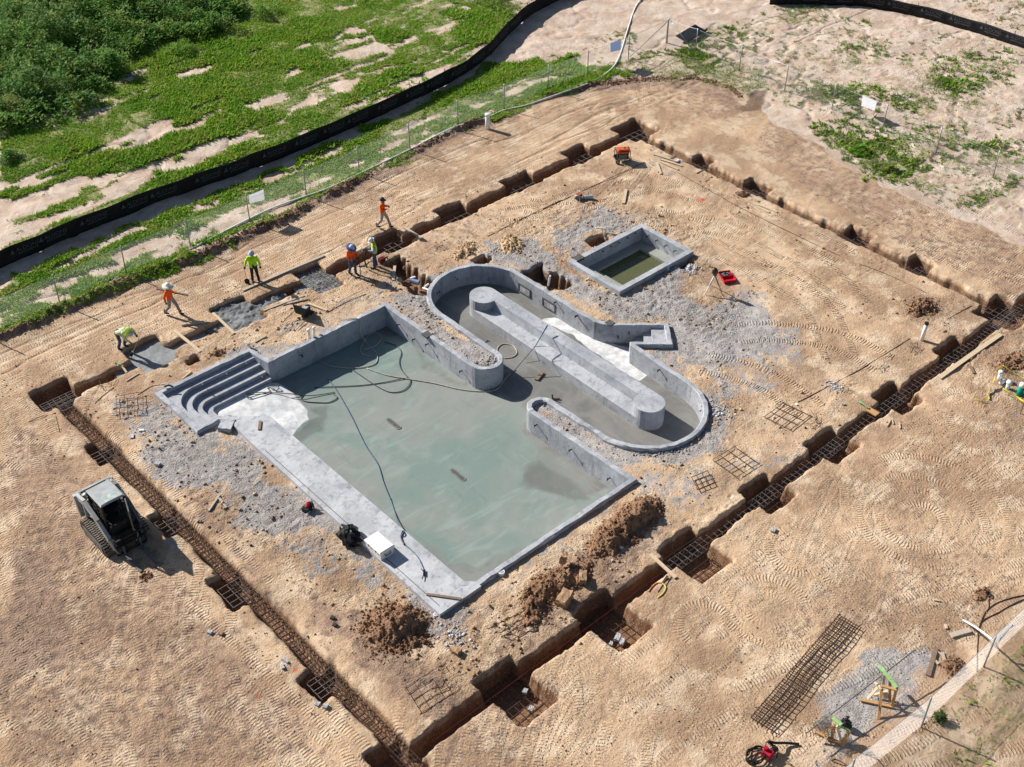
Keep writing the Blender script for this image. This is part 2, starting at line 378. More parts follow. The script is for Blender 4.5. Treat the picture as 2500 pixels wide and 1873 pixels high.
# ------------------------------------------------------------------ trenches and footing pits
RECTS = []   # x0,x1,y0,y1,depth,jitter
def rect(x0, x1, y0, y1, d, j=.10, slope=.075): RECTS.append((x0, x1, y0, y1, d, j, slope))
rect(-18.6, 22.5, -12.55, -11.95, .72); rect(-18.2, -17.38, -12.5, 12.6, .62, .07, .30)
rect(-18.4, -8, 12.05, 12.62, .72); rect(-8, 19.4, 12.15, 12.92, .72); rect(18.75, 19.42, -12.6, 12.8, .62, .12)
for x0, x1, y0 in ((-14.32,-12.62,-13.9),(-9.65,-7.88,-13.88),(-5.05,-3.2,-13.75),(-.25,1.45,-13.15),(4.05,5.85,-13.12),(8.9,10.5,-13.22),(13.75,15.5,-12.9)): rect(x0, x1, y0, -11.5, .92)
for y0, y1, x0 in ((7.05,8.65,-18.58),(1.65,3.15,-18.62),(-3.25,-1.4,-18.75),(-8.75,-7.3,-18.72),(-13.0,-11.25,-18.95)): rect(x0, -17.5, y0, y1, .92)
rect(-18.75, -16.95, 11.8, 13.5, 1.0)
for x0, x1, y0, y1 in ((-14.05,-12.3,11.4,13.62),(-9.4,-7.6,11.4,13.75),(-4.65,-3.15,11.25,13.75),(.15,1.75,11.85,13.6),(4.45,6.3,12.0,13.48),(9.25,11.2,12.0,13.55),(14.0,15.8,12.0,13.65),(18.3,20.4,11.7,13.7)): rect(x0, x1, y0, y1, .95)
for y0, y1 in ((7.05,8.2),(2.8,4.35),(-3.9,-2.5),(-7.6,-6.3)): rect(18.65, 20.05, y0, y1, .92)
rect(17.85, 20.1, -13.1, -11.0, .95)
rect(3.9, 5.05, 3.7, 6.0, .9, .3); rect(2.9, 3.7, 7.9, 8.7, .7, .3); rect(-.75, .3, 8.3, 11.4, .75, .25); rect(-1.2, -.3, 7.7, 9.4, .5, .3)
for x, y, r_, d in ((-12.0, 10.8, .33, .45), (8.9, 5.55, .5, .4), (10.7, 1.05, .45, .35), (8.2, -.2, .1, .1)): rect(x-r_, x+r_, y-r_*.8, y+r_*.8, d, .2)
# ------------------------------------------------------------------ zones
def O(*L): return [tuple(at('o', x, y))[:2] for x, y in L]
DIRT = O((0,724),(150,662),(290,598),(420,552),(560,492),(640,458),(740,403),(800,368),(900,318),(1000,273),(1080,242),(1180,208),(1280,180),(1400,168),(1500,166),(1570,185),(1620,225),(1680,270),(1780,330),(1870,390),(1970,430),(2080,480),(2212,540)) + [(27,-22),(27,-40),(-60,-40),(-60,18.2)]
GRASS = [ # polygons (weight, density, pts)
 (.86, O((0,-60),(1230,-60),(1140,25),(1050,95),(960,115),(850,115),(760,62),(660,80),(560,112),(420,160),(330,215),(250,262),(160,332),(60,392),(0,432))),
 (.60, O((0,432),(60,392),(160,332),(250,262),(330,215),(420,160),(560,112),(660,80),(760,62),(850,115),(960,115),(1050,95),(1000,150),(900,205),(700,280),(500,355),(300,430),(100,520),(0,560))),
 (.93, O((0,590),(100,560),(300,475),(600,365),(900,240),(1000,180),(1060,140),(1150,130),(1200,150),(1080,190),(900,255),(700,330),(500,420),(300,500),(150,570),(0,650))),
 (.72, O((0,640),(150,570),(300,500),(500,420),(700,330),(900,255),(1080,190),(1250,130),(1290,140),(1200,205),(1000,290),(800,385),(600,480),(400,570),(200,650),(0,715))),
 (.95, O((0,690),(150,640),(290,575),(420,525),(560,470),(700,400),(830,330),(990,262),(1080,225),(1180,190),(1280,150),(1320,130),(1380,150),(1300,185),(1180,212),(1080,246),(1000,277),(900,322),(740,407),(560,496),(290,602),(0,728))),
 (.85, O((1330,135),(1400,115),(1490,110),(1560,125),(1640,165),(1655,190),(1620,205),(1560,185),(1500,170),(1400,172),(1340,165))),
 (.55, O((1670,200),(1760,215),(1850,250),(1930,265),(2040,320),(2120,375),(2212,420),(2212,500),(2100,470),(1990,420),(1880,375),(1790,320),(1750,265),(1680,225))),
 (.9, O((1760,270),(1850,290),(1930,310),(1990,360),(2050,420),(1990,420),(1900,370),(1800,320))),
 (.52, O((1690,0),(1800,20),(1860,60),(1920,90),(1990,130),(1960,150),(1850,120),(1760,90),(1690,50))),
 (.38, O((1900,60),(2050,95),(2212,130),(2212,290),(2100,230),(2000,170),(1900,110))),
 (.33, O((1420,120),(1500,90),(1640,30),(1720,20),(2212,100),(2212,420),(2050,330),(1850,250),(1680,210))), (.28, O((1150,150),(1350,60),(1400,110),(1290,150))), (.5, O((2050,0),(2212,0),(2212,70),(2120,45))), (.62, O((1930,210),(2010,215),(2040,240),(1980,255),(1940,240))),
 (.16, O((2140,1330),(2230,1250),(2400,1400),(2212,1700),(1880,1700),(2000,1540),(2060,1470))),
]
GRAY = [ (.85, O((240,850),(340,850),(430,940),(520,960),(640,1080),(720,1150),(600,1160),(470,1100),(330,1010),(250,930))),
 (.5, O((440,960),(560,980),(740,1160),(660,1200),(520,1120),(430,1050))), (.5, O((330,1000),(430,1010),(560,1100),(600,1170),(420,1110))),
 (.85, O((1030,520),(1150,510),(1200,590),(1240,600),(1330,640),(1440,560),(1510,560),(1480,640),(1530,650),(1650,660),(1690,730),(1670,840),(1560,860),(1500,780),(1450,760),(1440,690),(1330,690),(1200,620),(1130,570),(1040,560))),
 (.75, O((1450,700),(1500,760),(1560,850),(1590,880),(1560,960),(1480,1010),(1400,1020),(1360,990),(1550,900),(1530,840),(1460,760))),
 (.6, O((1500,640),(1620,620),(1720,680),(1740,800),(1650,830),(1590,760))),
 (.8, O((830,640),(900,610),(930,640),(990,720),(1080,770),(1070,790),(990,800),(880,720),(840,660))), (.6, O((590,730),(830,640),(900,600),(930,560),(880,590),(740,660),(600,700))),
 (.8, O((1150,860),(1200,880),(1290,940),(1390,980),(1420,1010),(1370,1030),(1260,960),(1160,900))), (.5, O((1380,1040),(1480,1010),(1640,960),(1680,900),(1780,930),(1720,1000),(1560,1090),(1400,1100))),
 (.55, O((560,1170),(700,1150),(760,1210),(740,1270),(640,1260))), (.8, O((1180,470),(1240,440),(1330,440),(1400,460),(1490,520),(1500,560),(1400,480),(1240,560),(1200,560))),
 (.9, O((1780,1480),(1850,1420),(1990,1380),(2010,1420),(1960,1560),(1850,1657),(1770,1657),(1760,1560))), (.5, O((1300,1180),(1400,1140),(1420,1100),(1440,1120),(1380,1200))), (.5, O((2060,880),(2212,880),(2212,990),(2100,970))),
 (.5, O((340,1010),(420,1080),(440,1200),(400,1230),(330,1100))),
 (.5, O((1400,330),(1480,310),(1500,340),(1470,390),(1400,370))) ]
GRAYS = [ (.95, [(-2.8,5.2),(-1.7,5.2),(-1.5,1.2),(-2.9,1.2)]), (.9, [(-3.0,-2.0),(-2.1,-2.0),(-1.9,-6.5),(-1.2,-8.0),(-3.0,-7.6)]), (.92, O((1040,540),(1080,520),(1150,515),(1200,560),(1190,600),(1130,575))), (.95, O((1195,575),(1240,590),(1340,640),(1450,600),(1480,650),(1440,690),(1330,690),(1240,640))), (.9, O((1200,500),(1250,470),(1300,455),(1310,480),(1245,520),(1225,550))), (.85, O((1530,655),(1640,650),(1680,700),(1650,790),(1600,770),(1570,690))), (.8, O((1440,690),(1500,770),(1560,870),(1545,960),(1580,900),(1560,820),(1500,740))), (.85, O((1790,1480),(1850,1430),(1960,1400),(1960,1460),(1870,1560),(1830,1640),(1780,1640))), (.8, O((290,900),(330,870),(420,950),(440,1010),(350,990))), (.7, O((820,655),(900,625),(930,650),(1000,730),(960,740),(880,690))) ]
BROWN = [ (.58, O((1240,1290),(1330,1170),(1440,1060),(1470,1090),(1400,1180),(1290,1300),(1160,1380),(1060,1450),(1040,1420),(1140,1330))), (.52, O((220,850),(300,960),(430,1150),(560,1330),(720,1500),(760,1480),(620,1290),(470,1110),(340,960),(260,860))), (.45, O((760,600),(960,470),(1120,440),(1180,470),(1040,520),(920,580),(830,640))), (.5, O((1640,240),(1780,330),(1900,400),(2212,540),(2212,660),(2000,560),(1800,440),(1640,330))), (.45, O((1180,240),(1400,180),(1560,190),(1640,250),(1560,260),(1400,230),(1250,260))), (.50, O((0,880),(120,960),(300,1130),(420,1270),(640,1500),(760,1657),(0,1657))), (.48, O((940,1600),(1060,1490),(1180,1430),(1250,1500),(1100,1657),(960,1657))), (.42, O((1640,1340),(1800,1250),(2000,1180),(2200,1180),(2212,1290),(2050,1340),(1900,1360),(1750,1420))), (.62, O((900,1560),(1040,1480),(1350,1180),(1420,1140),(1440,1180),(1250,1350),(1060,1520),(930,1610))), (.62, O((600,1240),(760,1290),(930,1440),(1000,1480),(900,1540),(780,1450))), (.8, O((0,1190),(80,1200),(170,1290),(180,1400),(120,1440),(40,1520),(0,1600))), (.5, O((0,1000),(110,1010),(150,1080),(60,1130),(0,1130))), (.45, O((60,1540),(200,1560),(210,1657),(20,1657))),
 (.7, O((1280,170),(1420,165),(1540,165),(1600,205),(1590,250),(1530,215),(1430,190),(1300,200))), (.6, O((1000,270),(1100,240),(1120,260),(1000,300),(900,345),(890,330))),
 (.7, O((640,460),(800,370),(960,295),(980,310),(840,380),(700,450))), (.75, O((0,726),(200,640),(330,590),(520,515),(540,520),(330,610),(200,660),(0,745))),
 (.55, O((1130,1330),(1240,1230),(1240,1180),(1330,1180),(1410,1090),(1420,1130),(1390,1170),(1300,1230),(1240,1290),(1150,1350))), (.6, O((920,1450),(1000,1440),(1000,1500),(920,1530))), (.45, O((760,1290),(930,1310),(920,1400),(780,1390))),
 (.5, O((1620,230),(1700,260),(1870,350),(1850,370),(1700,290))), (.5, O((2080,470),(2212,530),(2212,640),(2050,540),(1900,450),(1980,430))), (.5, O((2130,760),(2212,760),(2212,860),(2150,870))), (.55, O((1960,640),(2050,650),(2040,690),(1970,690))),
 (.5, O((1990,1350),(2090,1290),(2120,1340),(2020,1420),(1930,1440))) ]
MOIST = [ (.7, O((1620,195),(1660,190),(1640,240),(1600,250),(1590,235))), (.6, O((2130,650),(2212,650),(2212,700),(2130,690))), (.6, O((1000,265),(1120,235),(1130,250),(1010,290))) ]
# ------------------------------------------------------------------ ground height
def spoil(X, Y): return fbm(X*.35, Y*.35, 3, 11)
def height(X, Y, fine=True):
    h = (fbm(X*.12, Y*.12, 3, 1) - .5)*.16 + (fbm(X*.9, Y*.9, 4, 2) - .5)*.09
    inside = (X > -18.2) & (X < 19.4) & (Y > -12.5) & (Y < 12.6)
    h = h*np.where((X > -15) & (X < 6.5) & (Y > -9) & (Y < 10), .55, 1.0)
    clod = np.abs(fbm(X*2.3, Y*2.3, 4, 3) - .5)
    h = h + (.10 - clod*.5)*.5*ROUGH(X, Y)
    jx = (fbm(X*1.3, Y*1.3, 3, 21) - .5); jy = (fbm(X*1.3, Y*1.3, 3, 22) - .5); j2 = (vn(X*4.2, Y*4.2, 23) - .5)*.7 + (vn(X*9, Y*9, 24) - .5)*.10
    dep = np.zeros_like(h)
    for x0, x1, y0, y1, d, j, slp in RECTS:
        m = (X > x0-.8) & (X < x1+.8) & (Y > y0-.8) & (Y < y1+.8)
        if not m.any(): continue
        xx = X[m] + jx[m]*j*2.6 + j2[m]*j; yy = Y[m] + jy[m]*j*2.6 + j2[m]*j
        qx = np.abs(xx - (x0+x1)/2) - (x1-x0)/2 + .12; qy = np.abs(yy - (y0+y1)/2) - (y1-y0)/2 + .12
        s = np.hypot(np.maximum(qx, 0), np.maximum(qy, 0)) + np.minimum(np.maximum(qx, qy), 0) - .12
        k = sm(.045, -slp, s)*d + sm(.16, 0, s)*.035
        lip = sm(.5, .08, s)*sm(-.02, .1, s)
        dep[m] = np.maximum(dep[m], k) - lip*.035*np.clip(jx[m]*6, -.5, 1.2)*(dep[m] < .02)
    e = (Y > 16.8) & (Y < 21) & (X > -40) & (X < 22)
    if e.any():
        d = polysdf(X[e], Y[e], DIRT) + (fbm(X[e]*1.2, Y[e]*1.2, 3, 36)-.5)*.7
        h[e] = h[e] + .20*np.exp(-((d+.15)/.26)**2)*sm(.36, .52, fbm(X[e]*.3, Y[e]*.3, 2, 99)+.06)*(.35 + 1.1*vn(X[e]*4.5, Y[e]*4.5, 37))
    h = np.where(dep > .05, h*np.clip(1 - dep*1.2, 0, 1), h) - dep*(1 + .06*jx)
    return h
ROUGHPOLY = [(.9, O((240,860),(340,870),(520,960),(760,1180),(900,1290),(1000,1300),(1130,1250),(1350,1080),(1420,1060),(1440,1130),(1250,1330),(1060,1480),(930,1560),(880,1480),(700,1300),(520,1180),(330,1020))),
 (1.0, O((1180,460),(1340,430),(1480,480),(1530,560),(1500,640),(1590,640),(1560,760),(1450,690),(1330,690),(1200,620),(1130,560),(1030,560),(1040,520))), (.8, O((1530,780),(1600,860),(1570,960),(1440,1020),(1290,960),(1150,890),(1190,860),(1390,980),(1540,910))),
 (.7, O((840,640),(930,600),(1000,740),(1080,780),(1050,800),(860,700))), (.6, O((2050,740),(2212,700),(2212,960),(2110,930))), (.6, O((330,740),(760,560),(900,560),(830,640),(560,760),(400,800))),
 (.55, O((0,1100),(200,1200),(700,1657),(0,1657))), (.8, O((1940,640),(2060,640),(2060,700),(1940,700))) ]
_RC = {}
def ROUGH(X, Y):
    r = np.zeros_like(X); jx = (fbm(X*.8, Y*.8, 3, 31)-.5)*1.6; jy = (fbm(X*.8, Y*.8, 3, 32)-.5)*1.6
    for w, P in ROUGHPOLY:
        p = np.array(P); m = (X > p[:,0].min()-1.5) & (X < p[:,0].max()+1.5) & (Y > p[:,1].min()-1.5) & (Y < p[:,1].max()+1.5)
        if m.any(): r[m] = np.maximum(r[m], w*sm(.7, -.7, polysdf(X[m]+jx[m], Y[m]+jy[m], P)))
    # raw edge of the graded pad along the grass
    e = (Y > 17.2) & (Y < 20.6) & (X > -28) & (X < 22)
    if e.any():
        d = np.abs(polysdf(X[e], Y[e], DIRT)); r[e] = np.maximum(r[e], sm(.7, .1, d)*2.2*sm(.4, .62, fbm(X[e]*.4, Y[e]*.4, 2, 35)+.12))
    return r
def zone(X, Y, L, soft=.35, jit=1.3, seed=40):
    r = np.zeros_like(X); jx = (fbm(X*.7, Y*.7, 3, seed)-.5)*jit; jy = (fbm(X*.7, Y*.7, 3, seed+5)-.5)*jit
    for w, P in L:
        p = np.array(P); m = (X > p[:,0].min()-1.2) & (X < p[:,0].max()+1.2) & (Y > p[:,1].min()-1.2) & (Y < p[:,1].max()+1.2)
        if m.any(): r[m] = np.maximum(r[m], w*sm(soft, -soft, polysdf(X[m]+jx[m], Y[m]+jy[m], P)))
    return r
def streak(X, Y):
    return fbm(X*.10 + Y*.04, Y*1.0 - X*.06, 4, 61)*.58 + fbm(X*.7, Y*1.6, 4, 62)*.42
def grass_density(X, Y):
    g = zone(X, Y, GRASS, .5, 1.8, 70)
    s = streak(X, Y)
    full = sm(.86, 1.0, g)
    left = sm(28, 20, X)
    pat = np.where(left > .5, s, fbm(X*.28, Y*.28, 3, 63)*.42 + fbm(X*3.4, Y*3.4, 3, 64)*.58)
    u = sm(.28, .72, pat)
    th = 1 - g
    return np.clip(sm(th - .10, th + .07, u)*(g > .03), 0, 1)

# ------------------------------------------------------------------ crawler tracks
TRK = []
def track(P, gauge=1.5, w=.42, n=10, deep=False):
    P = smooth_path([Vector((x, y, 0)) for x, y in P], n)
    s0 = random.uniform(0, 50)
    for side in ((-1, 1) if gauge else (0,)):
        prev = None; L = s0 + random.random()
        seg = []
        for i in range(len(P)-1):
            a, b = P[i], P[i+1]; d = b-a; l = d.length
            if l < 1e-6: continue
            d /= l; nrm = Vector((d.y, -d.x, 0)); k = max(1, int(l/.035))
            t = np.arange(k)/k
            cx = a.x + d.x*l*t + nrm.x*side*gauge/2; cy = a.y + d.y*l*t + nrm.y*side*gauge/2; ss = L + l*t
            seg.append((cx, cy, ss, nrm.x, nrm.y)); L += l
        TRK.append((seg, w, deep))
rr = random.Random(5)
for i in range(34):                                             # haul strip along the grass side
    y = rr.uniform(14.3, 17.6); x0 = rr.uniform(-30, 5); x1 = x0 + rr.uniform(10, 30)
    track([(x0, y), ((x0*2+x1)/3, y+rr.uniform(-.4, .4)), ((x0+x1*2)/3, y+rr.uniform(-.4, .4)), (x1, y+rr.uniform(-.6, .6))])
for i in range(34):                                             # haul strip on the east side
    x = rr.uniform(20.8, 25.5); y0 = rr.uniform(-14, 6); y1 = y0 + rr.uniform(8, 14)
    track([(x, y0), (x+rr.uniform(-.5, .5), (y0+y1)/2), (x+rr.uniform(-.6, .6), min(y1, 15))])
for R in (3.2, 4.4, 5.2, 6.0, 6.6, 7.2): track(arc(20.0, 12.4, R, -15, 100, 12), 1.3)
for i in range(72):                                             # south field
    y = rr.uniform(-21.2, -14.2); x0 = rr.uniform(-12, 24); L = rr.uniform(4, 13)
    a = rr.gauss(0, .22); x1 = x0+L; track([(x0, y), ((x0+x1)/2, y+L/2*a+rr.uniform(-.8, .8)), (x1, y+L*a)])
for cx, cy, R in ((3.9,-17.4,.9),(3.9,-17.4,1.7),(3.9,-17.4,2.5),(4.5,-17.2,3.2),(-4.2,-16.2,.8),(-4.2,-16.2,1.5),(-3.6,-16.0,2.3),(-6.5,-15.2,1.0),(10.8,-15.6,1.2),(10.8,-15.6,2.1),(-1,-15.2,1.2)):
    a0 = rr.uniform(0, 360); track(arc(cx, cy, R, a0, a0+rr.uniform(170, 320), 16), 0, .44)
for i in range(85):                                             # west field
    x = rr.uniform(-29, -19.2); y0 = rr.uniform(-20, 12); L = rr.uniform(3, 9); a = rr.gauss(.1, .35)
    track([(x, y0), (x+L/2*a+rr.uniform(-.5, .5), y0+L/2), (x+L*a, y0+L)])
for i in range(14):
    x = rr.uniform(-19, -12.5); y = rr.uniform(-19, -14); L = rr.uniform(3, 7); a = rr.gauss(.6, .4); track([(x, y), (x+L/2, y+L/2*a+.3), (x+L, y+L*a)])
for P in ([(8.5,10.6),(10,8.5),(13,5),(15,1),(15.5,-3),(14,-7)],[(9.5,8.5),(12,6),(14,2),(14,-2)],[(7,10.5),(9,9.6),(11,9.4),(14,8.2),(17,7)],[(12.5,4),(15.5,3),(17.4,2)],[(13.0,.5),(13.1,-3),(12.4,-6),(10,-9)],[(8,-4.5),(9.4,-5.6),(11,-8),(11.2,-10.6)],[(14.6,9.6),(16,6),(17.0,1),(17.2,-4)],[(6,9.8),(8.2,8.6),(12,8.2),(17,10)],[(5.2,-5),(6.2,-7.5),(6.0,-10.5)]):
    track(P, 1.4, .40, 10, True)
for P in ([(-9,10.6),(-6,10.4),(-2,10.6)],[(-16.8,9),(-16.6,4),(-16.4,-3)]): track(P, 1.1, .36)

def build_ground():
    def axis(parts):
        out = []
        for a, b, st in parts: out.append(np.arange(a, b, st))
        return np.concatenate(out + [[parts[-1][1]]])
    def geo(a, b, n): return np.geomspace(a, b, n)
    xs = np.concatenate([-28.6 - geo(.3, 160, 26)[::-1], axis([(-28.6, 26.6, .058), (26.6, 58, .115)]), 58 + geo(.3, 160, 24)])
    ys = np.concatenate([-26.2 - geo(.3, 160, 26)[::-1], axis([(-26.2, 20.2, .058), (20.2, 58, .125)]), 58 + geo(.3, 160, 24)])
    X, Y = np.meshgrid(xs, ys)
    H = height(X, Y)
    g = grass_density(X, Y)
    H = H + g*.05*vn(X*3, Y*3, 90)
    # erosion rills outside the fence
    out = sm(.0, 1.5, polysdf(X, Y, DIRT))
    H = H - out*.07*sm(.035, .0, np.abs(fbm(X*.14+Y*.10, Y*.16-X*.1, 5, 95) - .5)) + out*(fbm(X*.5, Y*.5, 5, 96)-.5)*.16 + out*(fbm(X*2.2, Y*2.2, 3, 93)-.5)*.05
    rut = np.exp(-((fbm(X*.12, Y*.8, 3, 97)-.5)/.03)**2)*((Y > 14) & (Y < 18))
    H = H - rut*.05
    fr = random.Random(12)
    for i in range(260):
        if i % 13 == 0: cx, cy, a = fr.uniform(6.5, 17.5), fr.uniform(-11, 10), fr.uniform(0, 6.28)
        if i >= 190 and i % 13 == 0: cx, cy = fr.uniform(-16.5, 17), fr.choice((fr.uniform(-11.3, -9.2), fr.uniform(8.8, 11)))
        cx += math.cos(a)*.62; cy += math.sin(a)*.62; a += fr.uniform(-.35, .35); px_ = cx - math.sin(a)*.12*(-1)**i; py_ = cy + math.cos(a)*.12*(-1)**i
        x0, x1 = np.searchsorted(xs, (px_-.35, px_+.35)); y0, y1 = np.searchsorted(ys, (py_-.35, py_+.35))
        dx, dy = X[y0:y1,x0:x1]-px_, Y[y0:y1,x0:x1]-py_; u = (dx*math.cos(a)+dy*math.sin(a))/.17; v = (-dx*math.sin(a)+dy*math.cos(a))/.075; rr_ = u*u+v*v
        H[y0:y1,x0:x1] += -.045*np.exp(-rr_*1.1) + .016*np.exp(-(rr_-2.2)**2)
    m = (X > -15.2) & (X < 6.8) & (Y > -9.2) & (Y < 10.2)
    s = np.minimum(polysdf(X[m], Y[m], POOL_MID), polysdf(X[m], Y[m], offset(DECK, .0) if area(DECK) > 0 else DECK) + .12)
    hh = H[m]; hh = np.where(s < 0, -1.6, hh); H[m] = hh
    m = (X > SPA_OUT[0]+.14) & (X < SPA_OUT[1]-.14) & (Y > SPA_OUT[2]+.14) & (Y < SPA_OUT[3]-.14); H[m] = -1.6
    o = grid_mesh('ground', xs, ys, H, mat_ground())
    tag(o, kind='structure')
    sand = sm(-.2, .6, polysdf(X, Y, DIRT) + (fbm(X*.8, Y*.8, 3, 98)-.5)*1.2)
    gray = zone(X, Y, GRAY, .5, 1.5, 100); mp = (X > -16.5) & (X < 8) & (Y > -10.5) & (Y < 11.5); rg_ = np.zeros(X.shape); rg_[mp] = .72*sm(1.3, .05, np.minimum(polysdf(X[mp], Y[mp], POOL_OUT), polysdf(X[mp], Y[mp], DECK)) + (fbm(X[mp]*.7, Y[mp]*.7, 3, 105)-.5)*2.2); gray = np.maximum(gray, rg_); gray = np.maximum(gray*(.55 + .5*sm(.38, .6, fbm(X*.55, Y*.55, 3, 106))), zone(X, Y, GRAYS, .4, 1.2, 107)); brown = zone(X, Y, BROWN, .5, 1.6, 110); moist = zone(X, Y, MOIST, .4, 1.0, 120)
    # thrown-up dark soil along the raw edge of the pad
    e = np.abs(polysdf(X, Y, DIRT)); raw = ((Y > 17) & (X < 22)).astype(float)*sm(.85, .25, e + (fbm(X*1.3, Y*1.3, 3, 94)-.5)*.8)*sm(.34, .50, fbm(X*.3, Y*.3, 2, 99)+.06)*1.1
    brown = np.maximum(brown, raw); rough = np.clip(ROUGH(X, Y), 0, 1)
    col_attr(o, 'zoneA', np.stack([gray, sand, brown, rough], -1))
    tm = np.zeros(X.shape); ts = np.zeros(X.shape)
    for seg, w, deep in TRK:
        for cx, cy, ss, nx, ny in seg:
            for k in np.arange(-w/2, w/2+.01, .045):
                ix = np.clip(np.searchsorted(xs, cx + nx*k), 0, len(xs)-1); iy = np.clip(np.searchsorted(ys, cy + ny*k), 0, len(ys)-1)
                e_ = (2.0 if deep else 1.0) if abs(k) < w/2-.03 else .4
                tm[iy, ix] = e_; ts[iy, ix] = ss + abs(k)*.12
    has = tm > 0
    for _ in range(3):
        for ax, sh in ((0,1),(0,-1),(1,1),(1,-1)):
            hs = np.roll(has, sh, ax) & ~has; ts[hs] = np.roll(ts, sh, ax)[hs]; has = has | hs
    bad = np.zeros(X.shape, bool)
    for ax in (0, 1):
        dlt = np.abs(np.roll(ts, 1, ax) - ts) > .13; bad |= dlt | np.roll(dlt, -1, ax)
    tm[bad] *= .12
    tm = tm*(1-np.clip(rough, 0, 1)*.6)*(1-np.clip(g, 0, 1))
    paint = np.zeros(X.shape)
    for n, x, y, r in (('r', 1460, 745, .28), ('r', 1740, 920, .10), (4, 1210, 775, .14), (4, 1040, 760, .1), (4, 372, 612, .09), (8, 550, 1560, .1), (7, 1550, 1235, .08), (7, 1775, 1075, .1)):
        p = at(n, x, y); paint = np.maximum(paint, sm(r*1.5, r*.3, np.hypot(X-p.x, Y-p.y)))
    gt = g*np.where((X > 24.5) | (Y < -15), .42, 1.0)
    col_attr(o, 'zoneB', np.stack([gt, moist, tm, paint], -1)); f_attr(o, 'tread', ts)
    return o
build_ground()

# ------------------------------------------------------------------ grass, weeds, thicket
LEAF = mat_leaf('grass_blades', (.21, .41, .025), (.30, .47, .04), (.42, .46, .09))
LEAFR = mat_leaf('dry_grass_blades', (.115, .175, .05), (.095, .145, .045), (.20, .22, .085))
LEAFD = mat_leaf('weed_leaves', (.17, .36, .05), (.12, .27, .055), (.42, .46, .11))
def leaves(C, size, up, rng, n=1):
    """triangular leaf faces at points C"""
    N = len(C); a = rng.uniform(0, 2*np.pi, N); tilt = rng.uniform(.05, 1.0, N)
    d = np.stack([np.cos(a)*np.cos(tilt), np.sin(a)*np.cos(tilt), np.sin(tilt)*up], 1)
    b = a + np.pi/2 + rng.uniform(-.5, .5, N); w = np.stack([np.cos(b), np.sin(b), rng.uniform(-.3, .3, N)], 1)
    L = (size*rng.uniform(.6, 1.4, N))[:, None]
    p0 = C - w*L*.22; p1 = C + w*L*.22; p2 = C + d*L
    V = np.stack([p0, p1, p2], 1).reshape(-1, 3); return V, np.arange(3*N).reshape(-1, 3)
def scatter(n, box, rng):
    return rng.uniform(box[0], box[1], n), rng.uniform(box[2], box[3], n)
def build_grass():
    rng = np.random.default_rng(3); P = []
    for n, box in ((1500000, (-20, 36, 15, 58)), (900000, (24, 57, -6, 34)), (40000, (-12, 8, -34, -20.5))):
        x, y = scatter(n, box, rng); g = grass_density(x, y); clump = .55 + .6*fbm(x*1.8, y*1.8, 2, 77)
        k = rng.random(n) < g*clump
        P.append(np.stack([x[k], y[k]], 1))
    P = np.concatenate(P)
    # keep what this side of the site can show
    gx = (P[:,0]+31.5)*_ct - (P[:,1]+32.2)*_st; gy = (P[:,0]+31.5)*_st + (P[:,1]+32.2)*_ct
    k = np.abs(gx) < gy*.55 + 6; P = P[k]
    z = height(P[:,0], P[:,1]); C = np.stack([P[:,0], P[:,1], z + .01], 1)
    t = fbm(P[:,0]*.3, P[:,1]*.3, 2, 79)
    dull = ((C[:,0] > 24.5) | (C[:,1] < -15)) & (rng.random(len(C)) < .9)
    for q, mm, nm, sc in ((~dull, LEAF, 'grass', 1.0), (dull, LEAFR, 'sparse_grass', .42)):
        V, F = leaves(C[q], (.13 + .14*sm(.4, .7, t[q]))*sc, 1.0, rng); o = np_mesh(nm, V, F, mm); f_attr(o, 'tint', np.repeat(rng.random(len(F)), 3)); tag(o, kind='stuff')
    return len(F)
print('grass', build_grass())
THICK = O((-40,300),(70,268),(170,255),(225,190),(255,130),(330,95),(440,85),(520,30),(470,-90),(-200,-90))
def bush(cx, cy, h, r, n, rng):
    t = rng.uniform(0, 2*np.pi, n); u = rng.uniform(-.15, 1, n); rad = r*np.sqrt(np.clip(1-u*u, 0, 1))*rng.uniform(.55, 1.05, n)**.6
    lump = 1 + .35*np.sin(3*t + cx) + .2*np.sin(5*t + cy*2)
    z0 = height(np.array([cx]), np.array([cy]))[0]
    return np.stack([cx + rad*lump*np.cos(t), cy + rad*lump*np.sin(t), z0 + np.clip(u, 0, 1)*h*rng.uniform(.8, 1.1, n) + .05], 1)
def build_thicket():
    rng = np.random.default_rng(9); C = []
    p = np.array(THICK); n = 0
    x, y = scatter(900, (p[:,0].min(), p[:,0].max(), p[:,1].min(), p[:,1].max()), rng)
    x = np.maximum(x, -60); k = inpoly(x, y, THICK); x, y = x[k], y[k]
    gx = (x+31.5)*_ct - (y+32.2)*_st; gy = (x+31.5)*_st + (y+32.2)*_ct; k = np.abs(gx) < gy*.46 + 6; x, y = x[k], y[k]
    s = polysdf(x, y, THICK)
    for i in range(len(x)):
        d = min(1, -s[i]/5); h = .7 + 1.9*d*rng.uniform(.5, 1.1); C.append(bush(x[i], y[i], h, rng.uniform(.7, 1.5), 330, rng))
    C = np.concatenate(C); V, F = leaves(C, .26, .8, rng)
    o = np_mesh('thicket', V, F, LEAFD); f_attr(o, 'tint', np.repeat(rng.random(len(F)), 3)); tag(o, kind='stuff')
    # low weeds in front
    return len(F)
print('thicket', build_thicket())
BUSHY = mat_leaf('bush_leaves', (.32, .38, .09), (.40, .44, .12), (.22, .32, .08))
BUSHG = mat_leaf('bright_bush_leaves', (.19, .38, .04), (.24, .42, .05), (.32, .42, .08))
STEM = simple('woody_stem', (.12, .085, .05), .9)
